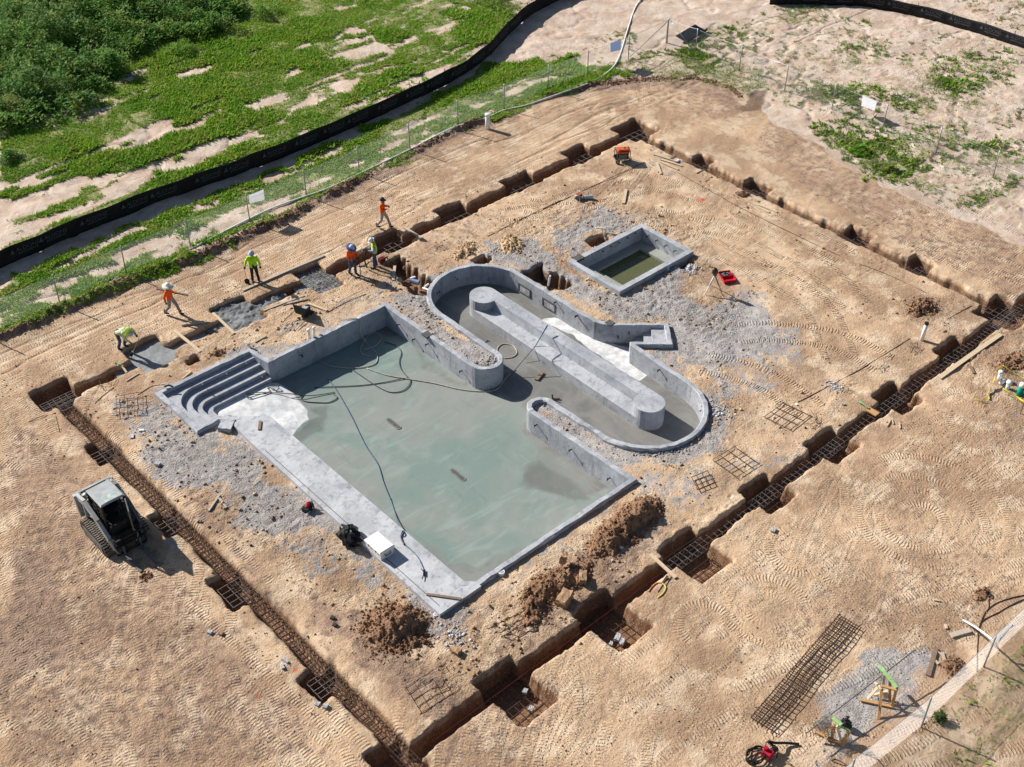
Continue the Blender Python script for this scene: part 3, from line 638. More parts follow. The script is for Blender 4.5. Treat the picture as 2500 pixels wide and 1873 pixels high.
def shrub(n, x, y, h, r, m, label, seed, k=1500, leaf=.16):
    rng = np.random.default_rng(seed); b = at(n, x, y); t = thing('shrub', label, 'shrub', b, 0, 'weedy shrubs beyond the silt fence')
    C = np.concatenate([bush(rng.normal(0, r*.35), rng.normal(0, r*.35), h*rng.uniform(.7, 1.05), r*rng.uniform(.55, .8), k//4, rng) for _ in range(4)])
    V, F = leaves(C, leaf, .8, rng); o = np_mesh('foliage', V, F, m, t); f_attr(o, 'tint', np.repeat(rng.random(len(F)), 3))
    mb = MB()
    for i in range(6):
        a = rng.uniform(0, 6.28); mb.tube([(0, 0, -.05), (math.cos(a)*r*.2, math.sin(a)*r*.2, h*.4), (math.cos(a)*r*.5, math.sin(a)*r*.5, h*.75)], [.03, .02, .008], 5)
    mb.build('stem', STEM, t); return t
shrub(1, 90, 740, 1.5, 1.1, BUSHY, 'yellow green bushy shrub at the left edge in front of the dark thicket', 1, 2200)
shrub(1, 700, 470, 1.6, 1.2, LEAFD, 'dark green rounded shrub at the right corner of the thicket', 2, 2200, .22)
shrub(1, 1330, 190, 1.3, 1.1, LEAFD, 'dark shrub at the far end of the thicket beside a bare sand patch', 3, 1800, .2)
shrub(1, 900, 330, .9, 1.0, BUSHG, 'bright green low shrub growing on the grass beside the thicket', 4, 1800, .15)
shrub(1, 1180, 330, .7, .9, BUSHG, 'pale green weedy shrub above the sandy washout', 5, 1500, .14)
shrub(1, 1650, 110, .9, .8, BUSHG, 'bright weed clump between two bare sand patches near the top', 6, 1500, .15)
shrub(1, 60, 1010, .6, .7, LEAFD, 'small dark bush at the left edge below the yellow green shrub', 7, 1000, .16)
shrub(3, 1160, 960, .35, .5, BUSHG, 'bright green weed clump on the grass bank beside the white board fence', 8, 900, .16)
shrub(3, 1360, 1080, .32, .4, BUSHY, 'yellow green weed clump at the dirt edge below the white board', 9, 900, .15)
shrub('q', 1590, 1060, .28, .22, LEAFR, 'small green tuft beside the fence post near the sawhorses', 10, 300, .12)
# ------------------------------------------------------------------ swimming pool
CONC = mat_concrete('shotcrete', (.46,.475,.51), (.31,.325,.36), .6)
CONCD = mat_concrete('shotcrete_steps', (.42,.435,.475), (.32,.33,.36), .6)
DECKM = mat_concrete('deck_concrete', (.52,.53,.56), (.38,.39,.415), .7)
FLOORM = mat_poolfloor()
DARKM = simple('black_rubber', (.012,.012,.013), .5)
VOID = simple('dark_gap_recess_shade', (.10,.10,.10), .9)  # flat dark grey for gaps; stands in for recess shade on skimmer boxes
def floorz(X, Y):
    z = -1.0 + .13*sm(-3.3, -1.2, X)
    m = sm(-9.2, -10.2, X)*sm(4.3, 5.2, Y); return z + m*(.09 + .19*sm(5.6, 7.6, Y))
POOLT = thing('swimming_pool', 'large unfinished grey concrete pool with winding channel and corner steps', 'pool', (0,0,0))
def wall_loop(P, n_sub=1):
    return P
def build_pool():
    # subdivide long edges so the rim can be slightly uneven
    P = []
    n = len(POOL)
    for i in range(n):
        a, b = Vector(POOL[i]), Vector(POOL[(i+1) % n]); k = max(1, int((b-a).length/.28))
        oa, ob = Vector(POOL_OUT[i]), Vector(POOL_OUT[(i+1) % n])
        for j in range(k): P.append((a.lerp(b, j/k), oa.lerp(ob, j/k)))
    mb = MB(); V = []; F = []; N = len(P)
    rng = random.Random(3)
    prof_n = 6
    for i, (a, b) in enumerate(P):
        jz = RIM + rng.uniform(-.022, .022); n_ = (b-a).normalized(); j = rng.uniform(-.025, .025)
        z0 = floorz(np.array([a.x]), np.array([a.y]))[0] - .12
        V += [(a.x, a.y, z0), (a.x + n_.x*j*.3, a.y + n_.y*j*.3, -.1), (a.x, a.y, jz-.03), (a.x + n_.x*.03, a.y + n_.y*.03, jz), (b.x - n_.x*(.04+j), b.y - n_.y*(.04+j), jz), (b.x + n_.x*j, b.y + n_.y*j, jz-.05), (b.x + n_.x*(.02+j), b.y + n_.y*(.02+j), -.6)]
    k = 7
    for i in range(N):
        j = (i+1) % N
        for q in range(k-1): F.append((i*k+q, j*k+q, j*k+q+1, i*k+q+1))
    mb.add(V, F); w = mb.build('pool_wall', CONC, POOLT)
    # floor
    xs = np.arange(-14.2, 6.2, .07); ys = np.arange(-8.5, 9.4, .07); X, Y = np.meshgrid(xs, ys); Z = floorz(X, Y) + (fbm(X*.8, Y*.8, 3, 5)-.5)*.03
    o = grid_mesh('pool_floor', xs, ys, Z, FLOORM, POOLT)
    def rp(n, L, z): return [tuple(at(n, *q, z))[:2] for q in L]
    jx = (fbm(X*1.5, Y*1.5, 3, 7)-.5)*.25; jy = (fbm(X*1.5, Y*1.5, 3, 8)-.5)*.25
    wt = sm(.1, -.1, polysdf(X+jx, Y+jy, rp('b', [(-100,180),(45,240),(230,330),(500,540),(800,740),(960,840),(1075,765),(940,650),(870,600),(860,480),(560,390),(440,330),(300,225),(150,180),(60,150)], -.87)))
    md = sm(.12, -.12, polysdf(X+jx, Y+jy, [(-14, 8), (-9.55, 7.9), (-9.45, 6.8), (-9.6, 5.6), (-10.0, 4.75), (-11.2, 4.4), (-12.5, 4.2), (-14, 5.5)]))
    green = sm(-2.6, -4.0, X + (fbm(X*.5, Y*.5, 3, 9)-.5)*2.2)
    gpoly = rp(5, [(0,500),(470,560),(600,660),(780,800),(1150,960),(1180,1100),(1260,1280),(1150,1330),(1140,1430),(1250,1500),(1690,1470),(1400,1700),(900,1900),(-900,1300),(-400,1000),(-200,900)], -.95)
    green = np.maximum(green*.5, sm(.6, -.3, polysdf(X+jx*4, Y+jy*4, gpoly)))
    dk = zone(X, Y, [(.62, rp(5, [(1150,1370),(1200,1300),(1280,1270),(1400,1330),(1560,1430),(1600,1500),(1480,1520),(1300,1490),(1180,1440)], -.95)), (.8, rp('s', [(1950,900),(2212,830),(2250,1000),(2150,1200),(1850,1337),(1700,1300),(1900,1150),(2080,1020)], -.95)), (.5, rp(5, [(480,580),(590,650),(860,830),(850,870),(560,760)], -.95)), (.5, rp(8, [(830,530),(1000,470),(1400,230),(1500,200),(1000,430)], -.95)), (.4, rp('b', [(0,700),(500,1040),(1000,1380),(900,1400),(400,1060),(0,800)], -.87)), (.5, rp('p', [(1200,900),(1330,1000),(2209,1560),(2209,1657),(1300,1080)], -.87))], .3, .8, 130)
    col_attr(o, 'fmask', np.stack([np.maximum(wt, md*.93), green, dk, 0*dk], -1))
    # dry dusting of cement also on the river wall
    # deck
    mb = MB(); mb.prism(DECK if area(DECK) > 0 else DECK[::-1], -.6, RIM+.004); d = mb.build('deck', DECKM, POOLT)
    g = MB(); g.bar((-13.12, 3.2, RIM+.006), (-13.12, -8.2, RIM+.006), .025, .008); g.build('expansion_joint', VOID, POOLT)
    # steps
    st = MB()
    def lvl(r, x_l, y_n, z, top=9.4):
        c = (x_l + r, y_n - r)
        # solid covering the far side and the left side, rounded inner corner
        poly = [(-9.8, top), (-14.42, top), (-14.42, 6.2), (x_l, 6.2), (x_l, c[1])] + arc(c[0], c[1], r, 180, 90, 9)[1:] + [(-9.8, y_n)]
        st.prism(poly[::-1], -1.3, z)
    for r, xl, yn, z in ((1.05,-14.12,9.05,.01),(.85,-13.74,8.66,-.18),(.55,-13.38,8.24,-.37),(.32,-12.99,7.88,-.56)): lvl(r, xl, yn, z)
    st.build('corner_steps', CONCD, POOLT)
    fit = [('s',1190,345,(0,-1,0),(0,8.7,0)),('s',945,480,(0,-1,0),(0,8.7,0)),('s',640,610,(0,-1,0),(0,8.9,0)),('s',1390,520,(0,-1,0),(0,7.95,0))]
    for n, x, y, nr, p0 in fit:
        p = on_plane(n, x, y, p0, nr); m = MB(); m.tube([p + Vector((0,.08,0)), p + Vector((0,-.09,0))], .03, 8); m.build('return_fitting', DARKM, POOLT)
    # recessed steps in the diagonal alcove of the channel
    e = Vector((5.75-4.0, -1.98+.40, 0)).normalized(); nrm = Vector((-e.y, e.x, 0)); o0 = Vector((5.34, -2.46, 0)); a = MB()
    for i, (l, z) in enumerate(((.62, .02), (.98, -.22), (1.34, -.45))):
        c = o0 - e*(l/2); a.box((c.x, c.y, (z-1.2)/2), (l, 1.30, z+1.2), Matrix((e, nrm, Vector((0,0,1)))).transposed())
    a.build('alcove_steps', CONCD, POOLT)
    # island: two full-height drums, a back wall and a lower seat ledge
    isl = MB(); cx = 1.10; R_ = .70; top = .17; zb = -1.0
    y1, y0 = 5.62, -5.36
    isl.prism(arc(cx, y1, R_, 0, 360, 32)[:-1], zb, top); isl.prism(arc(cx, y0, R_, 0, 360, 32)[:-1], zb, top+.002)
    sec = [(R_, zb), (R_, top-.004), (.06, top-.004), (-.01, -.30), (-R_+.06, -.335), (-R_, -.38), (-R_, zb)]
    ys = np.linspace(y0, y1, 24); V = []; F = []
    for y in ys: V += [(cx + s_[0], y, s_[1]) for s_ in sec]
    k = len(sec)
    for i in range(len(ys)-1):
        for q in range(k-1): F.append((i*k+q, i*k+q+1, (i+1)*k+q+1, (i+1)*k+q))
    isl.add(V, F); isl.build('island', CONC, POOLT)
    # floor drains
    for n, x, y in ((5, 395, 1068), (5, 780, 1375)):
        c = at(n, x, y, -.99); m = MB(); m.prism(arc(c.x, c.y+.35, .13, 0, 180, 8) + arc(c.x, c.y-.35, .13, 180, 360, 8), -1.06, -.972); dr = m.build('floor_drain', simple('drain_frame', (.20,.21,.20), .7), POOLT)
        m = MB(); m.prism(arc(c.x, c.y+.33, .08, 0, 180, 8) + arc(c.x, c.y-.33, .08, 180, 360, 8), -1.0, -.967); m.build('drain_cover', VOID, dr)
    # square openings in the channel wall
    for y, l in ((('a',1310,385),('a',1460,595)), (('a',1635,580),('a',1795,800))):
        p = on_plane(*y, (3.48,0,0), (1,0,0)); q = on_plane(*l, (3.48,0,0), (1,0,0)); c = (p+q)/2; hy = abs(p.y-q.y)/2; hz = abs(p.z-q.z)/2-.04
        m = MB(); 
        for dz in (-1, 1): m.box((3.462, c.y, c.z+dz*hz), (.05, hy*2+.06, .05))
        for dy in (-1, 1): m.box((3.462, c.y+dy*hy, c.z), (.05, .05, hz*2-.05))
        f = m.build('wall_opening', VOID, POOLT); m = MB(); m.box((3.475, c.y, c.z), (.03, hy*2-.06, hz*2-.06)); m.build('rough_patch', mat_concrete('patch', (.62,.62,.65), (.30,.30,.32), .9, .9, 4), f)
    # pipe stubs
    for n, x, y, p0, nr in (('p',310,1055,(-3.05,0,0),(-1,0,0)),('p',515,1255,(-3.05,0,0),(-1,0,0)),('p',695,1320,(-3.05,0,0),(-1,0,0)),(5,808,748,(-3.02,0,0),(-1,0,0)),(5,1258,1072,(-3.22,0,0),(-1,0,0)),(5,1465,1220,(-3.18,0,0),(-1,0,0)),(5,1695,1392,(-3.14,0,0),(-1,0,0)),
        ('a',1815,645,(3.48,0,0),(-1,0,0)),('a',2100,825,(3.48,0,0),(-1,0,0)),('b',305,135,(3.48,0,0),(-1,0,0)),('b',1185,705,(3.38,0,0),(-1,0,0)),('p',1060,430,(0,7.9,0),(0,-1,0)),('p',1620,365,(0,8.0,0),(0,-1,0)),('p',810,640,(-1.2,0,0),(1,0,0)),(4,1900,690,(0,8.05,0),(0,-1,0)),('b',735,345,(4.6,-.9,0),(-.66,-.75,0)),('b',852,308,(4.9,-1.2,0),(-.66,-.75,0))):
        p = on_plane(n, x, y, p0, nr); v = Vector(nr).normalized(); m = MB(); m.tube([p - v*.05, p + v*.17], .028, 8); m.tube([p + v*.17 + Vector((0,0,.07)), p + v*.17 - Vector((0,0,.07))], .02, 6); m.build('pipe_stub', DARKM, POOLT)
    # dark boxes on the rim, shade of skimmer notches put into their colour
    for c, s in (((-3.0, 4.95, .16), (.36, .4, .10)), ((4.0, -.12, .16), (.36, .36, .10))):
        m = MB(); m.box(c, s); m.build('skimmer_shade_box', VOID, POOLT)
    return
build_pool()
# ------------------------------------------------------------------ plunge pool
SPAT = thing('plunge_pool', 'small rectangular concrete pool holding shallow green water', 'pool', (0,0,0))
def build_spa():
    x0, x1, y0, y1 = SPA_OUT; T = SPA_T; m = MB()
    for a, b, c, d in ((x0,x1,y1-T,y1),(x0,x1,y0,y0+T),(x0,x0+T,y0+T,y1-T),(x1-T,x1,y0+T,y1-T)): m.prism([(a,c),(b,c),(b,d),(a,d)], -1.4, RIM+.05)
    m.build('pool_wall', CONC, SPAT); i0, i1, j0, j1 = x0+T, x1-T, y0+T, y1-T
    m = MB(); m.prism([(i0,j0),(i1,j0),(i1,j1),(i0,j1)], -1.4, -1.0); m.build('pool_floor', mat_concrete('spa_floor', (.33,.34,.22), (.25,.27,.17), .3), SPAT)
    lm = mat_concrete('ledge', (.33,.34,.31), (.27,.28,.25), .3); m = MB(); m.prism([(i1-.62,j0),(i1,j0),(i1,j1),(i1-.62,j1)], -1.3, -.52); m.build('bench', lm, SPAT)
    m = MB(); m.prism([(i0,j1-.5),(i1-.62,j1-.5),(i1-.62,j1),(i0,j1)], -1.3, -.5); m.build('bench', lm, SPAT)
    m = MB(); m.prism([(i0,j0),(i0+1.05,j0),(i0+1.05,j1-.5),(i0,j1-.5)], -1.3, -.50); m.prism([(i0,j0),(i0+.6,j0),(i0+.6,j1-.5),(i0,j1-.5)], -1.3, -.2); m.prism([(i0,j0),(i0+.25,j0),(i0+.25,j1-.5),(i0,j1-.5)], -1.3, .05); m.build('entry_steps', lm, SPAT)
    for n, x, y in ((('k'),1355,345),('k',1495,415),('k',1635,495),('k',1775,575)):
        p = on_plane(n, x, y, (i1, 0, 0), (-1, 0, 0)); q = MB(); q.tube([p + Vector((.05,0,0)), p - Vector((.2,0,0))], .025, 7); q.tube([p + Vector((-.2,0,.06)), p - Vector((.2,0,.06))], .018, 6); q.build('pipe_stub', DARKM, SPAT)
    for x, y in ((640,590),(765,515),(890,455),(1020,380),(1140,310)):
        p = on_plane('k', x, y, (0, j1, 0), (0, -1, 0)); q = MB(); q.tube([p + Vector((0,.05,0)), p - Vector((0,.06,0))], .035, 8); q.build('jet_fitting', DARKM, SPAT)
    m = MB(); m.box((x0+.62, y1-.14, RIM+.02), (.5, .4, .14)); m.build('skimmer_shade_box', VOID, SPAT)  # dark box; its colour stands in for the shade of a notch
    g = NG('green_water'); g.p.inputs['Transmission Weight'].default_value = .55; g.p.inputs['IOR'].default_value = 1.33; g.bump(g.noise(5, 3), .06, .01); wm = g.done(g.mix(g.noise(.8, 4), (.17,.19,.085), (.24,.25,.13)), .06)
    m = MB(); m.prism([(i0+1.05,j0),(i1-.62,j0),(i1-.62,j1-.5),(i0+1.05,j1-.5)], -.72, -.66); w = m.build('water', wm); tag(w, kind='structure')
build_spa()
# ------------------------------------------------------------------ fresh concrete in the far footing
WET = mat_concrete('wet_concrete', (.30,.31,.32), (.20,.21,.22), .35, .45); ROUGHC = mat_concrete('rough_concrete', (.24,.25,.255), (.12,.125,.13), .9, .8, 2.2)
def slab(name, x0, x1, y0, y1, z, amp, m, label, step=.06, lvl=None):
    xs = np.arange(x0, x1, step); ys = np.arange(y0, y1, step); X, Y = np.meshgrid(xs, ys)
    Z = z + ((fbm(X*2.1, Y*2.1, 5, 15)-.5)*1.5 + (.25-np.abs(fbm(X*4.2, Y*4.2, 4, 18)-.5))*.9 + (vn(X*11, Y*11, 16)-.5)*.35)*amp*1.2
    o = grid_mesh(name, xs, ys, Z, m); return tag(o, label, 'concrete')
slab('concrete_footing', -15.1, -10.35, 11.3, 13.75, -.27, .03, WET, 'smooth freshly troweled grey footing concrete beside the bending worker')
slab('concrete_footing', -10.3, -5.7, 11.3, 13.85, -.26, .16, ROUGHC, 'rough lumpy grey footing concrete below the long screed board')
slab('concrete_footing', -5.2, -2.95, 11.2, 13.8, -.33, .10, ROUGHC, 'dark grey footing concrete showing a wire grid beside the two workers')
# ------------------------------------------------------------------ shared object materials
PINE = mat_wood('pale_lumber', (.62,.50,.36), (.50,.38,.25)); WEATH = mat_wood('weathered_lumber', (.52,.45,.37), (.36,.29,.23)); DWOOD = mat_wood('dark_lumber', (.25,.18,.13), (.16,.11,.08)); ORWOOD = mat_wood('orange_lumber', (.55,.33,.14), (.42,.23,.09))
WPVC = simple('white_pvc', (.82,.82,.81), .4, .08, 5, dirt=.12); STEEL = simple('galvanised_steel', (.34,.36,.37), .45, .25, 8, .5); RUST = simple('rebar_steel', (.085,.052,.040), .75, .4, 12); RUSTG = simple('rebar_grey', (.17,.15,.145), .6, .35, 12)
BLACKP = simple('black_plastic', (.015,.015,.017), .45); WHITEP = simple('white_plastic', (.82,.82,.80), .4, .08); GREENP = simple('green_tape', (.12,.42,.16), .5); REDP = simple('red_plastic', (.50,.015,.03), .35, .2); ORANGEP = simple('orange_paint', (.62,.11,.04), .4, .2)
SILT = simple('black_silt_fabric', (.012,.012,.013), .75, .4, 3, bumpd=.02); LOGO = simple('pale_print', (.085,.085,.105), .8, .5, 9)
def gz(x, y): return float(height(np.array([x*1.0]), np.array([y*1.0]))[0])
def G(n, x, y): 
    p = at(n, x, y); p.z = gz(p.x, p.y); return p
def plank(n, p, q, w, h, m, label, z=0.0, zq=None, name='plank', cat='plank', group=None, lift=.0):
    """a board lying between two traced ends; a thing of its own"""
    a = at(n, *p, z); b = at(n, *q, z if zq is None else zq)
    if z == 0.0 and zq is None:
        za, zb = gz(a.x, a.y), gz(b.x, b.y); za = za if za > -.15 else 0; zb = zb if zb > -.15 else 0
        a.z = za + h/2 + .015; b.z = zb + h/2 + .015
    c = (a+b)/2; d = b-a; L = d.length; o = MB()
    k = 6; V = []
    for i in range(k+1):
        t = -L/2 + L*i/k; bow = math.sin(math.pi*i/k)*.006*L
        V += [(-w/2, t, -h/2+bow), (w/2, t, -h/2+bow), (w/2, t, h/2+bow), (-w/2, t, h/2+bow)]
    F = [(0,1,2,3)[::-1], (4*k,4*k+1,4*k+2,4*k+3)]
    for i in range(k):
        for e in range(4): F.append((4*i+e, 4*i+(e+1) % 4, 4*i+4+(e+1) % 4, 4*i+4+e))
    ob = o.add(V, F).build(name, m); ob.location = c
    ob.rotation_mode = 'QUATERNION'; ob.rotation_quaternion = d.to_track_quat('Y', 'Z')
    return tag(ob, label, cat, group)
def rod(n, P, r, m, label, name, cat, z=None, group=None, sm_=6, nseg=5, dz=0.0):
    pts = [at(n, *p[:2], p[2] if len(p) > 2 else 0) for p in P]
    for p, q in zip(pts, P):
        if len(q) < 3: p.z = (gz(p.x, p.y) if z is None else z) + r + dz
    c = pts[0].copy(); pts = [p - c for p in pts]
    if len(pts) > 2: pts = smooth_path(pts, sm_)
    o = MB().tube(pts, r, nseg).build(name, m, smooth=True); o.location = c; return tag(o, label, cat, group)

# ------------------------------------------------------------------ boards and stakes
GB = 'loose boards and stakes on the site'
plank(4, (1535,285), (2050,60), .16, .05, WEATH, 'longest grey board laid beside the standing worker in lime jacket', group=GB)
plank(4, (1345,425), (1480,555), .13, .045, PINE, 'pale board lying across the edge of the rough concrete pit', .05, group=GB)
plank(4, (1100,535), (1265,670), .15, .045, PINE, 'pale board bridging the narrow concrete trench by the smooth concrete', .04, group=GB)
plank(4, (1150,505), (1310,487), .12, .09, WEATH, 'short grey board on dirt behind the worker carrying a beam', group=GB)
plank(4, (1948,372), (2068,415), .13, .05, PINE, 'pale board beside the tipped black wheelbarrow', group=GB)
plank(4, (1668,410), (1925,318), .09, .05, WEATH, 'thin grey board ending at the wheelbarrow, the longer one of two', group=GB)
plank(4, (1790,380), (1955,342), .05, .04, DWOOD, 'thin dark board beside the longer grey one near the wheelbarrow', group=GB)
plank('n', (978,675), (1255,850), .14, .05, WEATH, 'board bridging the far trench beside the worker in light trousers', .05, group=GB)
plank('n', (852,1250), (828,1460), .14, .05, WEATH, 'grey board standing in the hole left of the curved channel wall', group=GB)
plank('w', (735,185), (1110,300), .09, .05, WEATH, 'uppermost of the boards beside the orange generator', group=GB)
plank('w', (845,262), (1180,362), .10, .05, PINE, 'second pale board from the top beside the orange generator', group=GB)
plank('w', (835,300), (1118,418), .10, .05, PINE, 'third pale board from the top beside the orange generator', group=GB)
plank('w', (600,300), (815,448), .10, .05, PINE, 'pale slanting board nearest to the orange generator', group=GB)
plank('w', (785,312), (850,478), .12, .05, PINE, 'short pale board crossing toward the others near the generator', group=GB)
plank('w', (1088,195), (990,248), .05, .04, DWOOD, 'small dark stake lying near the east trench and generator boards', group=GB)
plank('r', (1497,420), (1420,458), .05, .04, DWOOD, 'small dark stick below the first pit of the east trench', group=GB)
plank('r', (2155,742), (2075,775), .05, .04, DWOOD, 'small dark stick above the white boards near the second pit', group=GB)
plank(2, (1790,1140), (1775,1222), .16, .06, PINE, 'lone pale board on tyre tracks between generator and small pool', group=GB)
plank(3, (522,1300), (640,1350), .13, .05, PINE, 'white board beside the second pit of the east trench', group=GB)
plank(3, (515,1312), (590,1352), .10, .05, PINE, 'shorter white board touching the one beside the second pit', group=GB)
plank(3, (372,1238), (520,1310), .035, .035, PINE, 'thin pale batten leading from a dirt clump to the white boards', group=GB)
plank(6, (1665,835), (2055,560), .22, .05, PINE, 'long pale scaffold board laid across the near trench at the right', .05, group=GB)
plank('h', (185,90), (610,480), .14, .05, PINE, 'pale board laid across the near trench with a hose beside it', .05, group=GB)
plank('e', (450,1110), (750,1030), .20, .07, WEATH, 'thick grey board on the ground near the bottom right fence', group=GB)
plank('e', (362,935), (385,1003), .09, .05, PINE, 'small pale offcut above the thick grey board at bottom right', group=GB)
plank('e', (185,555), (285,570), .06, .04, PINE, 'tiny pale stick in the tracks near the clump of stones', group=GB)
plank('q', (1565,165), (1465,520), .16, .05, DWOOD, 'long brown board in the heap beyond the sawhorses', group=GB)
plank('q', (1475,255), (1595,372), .10, .04, WEATH, 'short grey board crossing the long brown board in the heap', group=GB)
plank('q', (1645,220), (1672,322), .09, .04, WEATH, 'short board standing apart at the right of the heap by the fence', group=GB)
plank('q', (1550,180), (1650,270), .05, .04, WEATH, 'thin lath at the top of the board heap by the fence', group=GB)
plank(7, (1255,125), (1322,33), .09, .05, WEATH, 'longer board of the pair on grey rubble left of the deck', group=GB)
plank(7, (1320,52), (1362,105), .09, .05, WEATH, 'shorter board of the pair on grey rubble left of the deck', group=GB)
plank('s', (1366,1070), (1352,1180), .12, .05, DWOOD, 'short brown board lying on the deck by the corner steps', RIM+.03, group=GB)
plank(8, (592,616), (802,646), .10, .04, DWOOD, 'dark board lying across the front corner of the deck', RIM+.03, group=GB)
plank(5, (1252,806), (1290,758), .18, .07, DWOOD, 'brown wood block lying on the channel floor', -.83, group=GB)
plank(6, (1210,1030), (1275,1068), .30, .05, ORWOOD, 'orange brown panel laid across the near trench below green tape', .05, group=GB)
plank(6, (1360,1100), (1335,1145), .04, .04, PINE, 'left wooden stake in the pair on sand beside the near trench', group=GB)
plank(6, (1412,1122), (1418,1158), .05, .04, PINE, 'right wooden stake in the pair on sand beside the near trench', group=GB)
plank(6, (1365,1100), (1375,1130), .04, .04, PINE, 'tiny lath between the wooden stakes beside the near trench', group=GB)
plank(4, (800,860), (880,810), .05, .03, WEATH, 'thin lath on rubble above the corner steps', group=GB)
plank('s', (1300,95), (1440,15), .07, .04, WEATH, 'grey lath on dirt beside the twin standpipes', group=GB)
plank('s', (390,545), (500,460), .06, .04, PINE, 'thin pale lath leaning near the rim of the corner steps', group=GB)
plank('y', (560,375), (640,525), .12, .05, DWOOD, 'dark board in the loose dirt beside the long scaffold board', group=GB)
# ------------------------------------------------------------------ reinforcing steel
GR = 'loose reinforcing bars on the ground'
rod(6, [(770,992),(1130,800),(1480,592)], .016, RUST, 'long brown bar lying on sand toward the right white standpipe', 'rebar', 'rebar', group=GR)
rod(2, [(1290,1255),(1600,1115),(1900,975)], .016, RUST, 'long brown bar running past the generator toward the small pool', 'rebar', 'rebar', group=GR)
rod(2, [(960,1420),(1180,1310),(1400,1200)], .014, RUST, 'brown bar on dirt above the curved channel wall', 'rebar', 'rebar', group=GR)
rod(3, [(0,1085),(200,1200),(450,1340),(900,1560),(1040,1625)], .013, RUST, 'very long bar running down the middle of the sand field', 'rebar', 'rebar', group=GR)
rod(6, [(1160,118),(1350,190),(1580,300)], .013, RUST, 'bar lying on sand left of the dirt mound at the right', 'rebar', 'rebar', group=GR)
rod(6, [(1720,470),(1790,425),(1870,380)], .013, RUST, 'bar on sand near the right corner of the trench', 'rebar', 'rebar', group=GR)
rod(4, [(600,1000),(640,960),(720,900)], .012, RUST, 'short bar on rubble beside the left corner pit', 'rebar', 'rebar', group=GR)
rod(4, [(355,1085),(380,1185)], .012, RUST, 'short bar left of the trench near the left corner pit', 'rebar', 'rebar', group=GR)
rod(4, [(180,1120),(300,1080),(420,1060)], .012, RUST, 'bent bar on dirt in front of the left corner pit', 'rebar', 'rebar', group=GR)
rod(4, [(870,945),(960,890),(1040,880)], .012, RUST, 'bar beside the rim of the corner steps', 'rebar', 'rebar', group=GR)
rod(5, [(0,400),(120,340),(230,295)], .014, RUST, 'bar on dirt above the far pool wall', 'rebar', 'rebar', group=GR)
def mat_rods(mb, o, ax, ay, nx, ny, r=.011, jit=.03, z=0.0, seed=1):
    R = random.Random(seed); ax, ay, o = Vector(ax), Vector(ay), Vector(o)
    for i in range(nx):
        t = i/(nx-1) if nx > 1 else .5; b = o + ax*t + ax.normalized()*R.uniform(-jit, jit); mb.bar(b - ay*R.uniform(.0, .06) + Vector((0,0,z)), b + ay*(1+R.uniform(0,.06)) + Vector((0,0,z)), r*2, r*2)
    for i in range(ny):
        t = i/(ny-1) if ny > 1 else .5; b = o + ay*t + ay.normalized()*R.uniform(-jit, jit); mb.bar(b - ax*R.uniform(.0, .06) + Vector((0,0,z+r*2)), b + ax*(1+R.uniform(0,.06)) + Vector((0,0,z+r*2)), r*2, r*2)
def loose_mat(n, P, nx, ny, label, r=.013, seed=1, z=.06):
    a, b, c = [at(n, *p) for p in P]; z0 = gz(a.x, a.y); m = MB(); mat_rods(m, (0,0,0), b-a, c-a, nx, ny, r, .03, 0, seed); o = m.build('rebar_mat', RUST); o.location = (a.x, a.y, z0+z); return tag(o, label, 'rebar mat', 'welded bar mats lying about')
loose_mat(4, ((735,970),(905,940),(735,1090)), 4, 4, 'square bar mat on grey rubble beside the corner steps', .009, 2, .12)
loose_mat(6, ((558,1088),(680,1000),(730,1172)), 4, 4, 'upper square bar mat on sand beside the near trench', .010, 3)
loose_mat(6, ((235,1362),(375,1280),(385,1470)), 4, 4, 'lower square bar mat on grey dirt beside the near trench', .009, 4)
loose_mat(8, ((470,1180),(700,1040),(560,1330)), 6, 5, 'bar mat half buried in dark rubble near the front corner', .008, 5, .02)
loose_mat(8, ((960,830),(1180,720),(1100,900)), 6, 4, 'bar mat in loose dirt behind the near trench', .008, 6, .02)
loose_mat(6, ((100,1480),(200,1440),(140,1560)), 4, 4, 'small tangled bar mat at the lower end of grey dirt', .011, 7, .1)
GP = 'bar grids laid in the footing pits'
def pit_mat(x0, x1, y0, y1, nx, ny, z, label, seed, m=RUST, r=.0095):
    b = MB(); mat_rods(b, (0,0,0), (x1-x0,0,0), (0,y1-y0,0), nx, ny, r, .03, 0, seed); o = b.build('rebar_grid', m); o.location = (x0, y0, z); return tag(o, label, 'rebar grid', GP)
pn = ['nearest the front corner', 'second from the front corner', 'third from the front corner', 'fourth from the front corner', 'fifth from the front corner', 'sixth from the front corner', 'seventh from the front corner']
for i, (x0, x1) in enumerate(((-14.2,-12.7),(-9.5,-8.0),(-4.9,-3.3),(-.1,1.3),(4.2,5.7),(9.0,10.4),(13.9,15.4))): pit_mat(x0, x1, -13.65 if i < 3 else -13.0, -11.7, 6, 7, -.80, 'brown bar grid in the near trench pit ' + pn[i], 20+i)
fn = ['beside the two workers at the hose', 'fourth from the far corner', 'third from the far corner', 'second from the far corner', 'just before the far corner', 'in the far corner itself']
for i, (x0, x1, y0) in enumerate(((-4.5,-3.2,11.5),(.25,1.7,11.9),(4.5,6.2,12.0),(9.3,11.1,12.0),(14.1,15.7,12.0),(18.4,20.2,11.8))): pit_mat(x0, x1, y0, 13.5, 7 if i == 0 else 5, 8 if i == 0 else 5, -.27 if i == 0 else -.5, 'grey bar grid in the far trench pit ' + fn[i], 40+i, RUSTG, .009 if i == 0 else .013)
en = ['first from the far corner', 'second from the far corner', 'third from the far corner', 'fourth from the far corner']
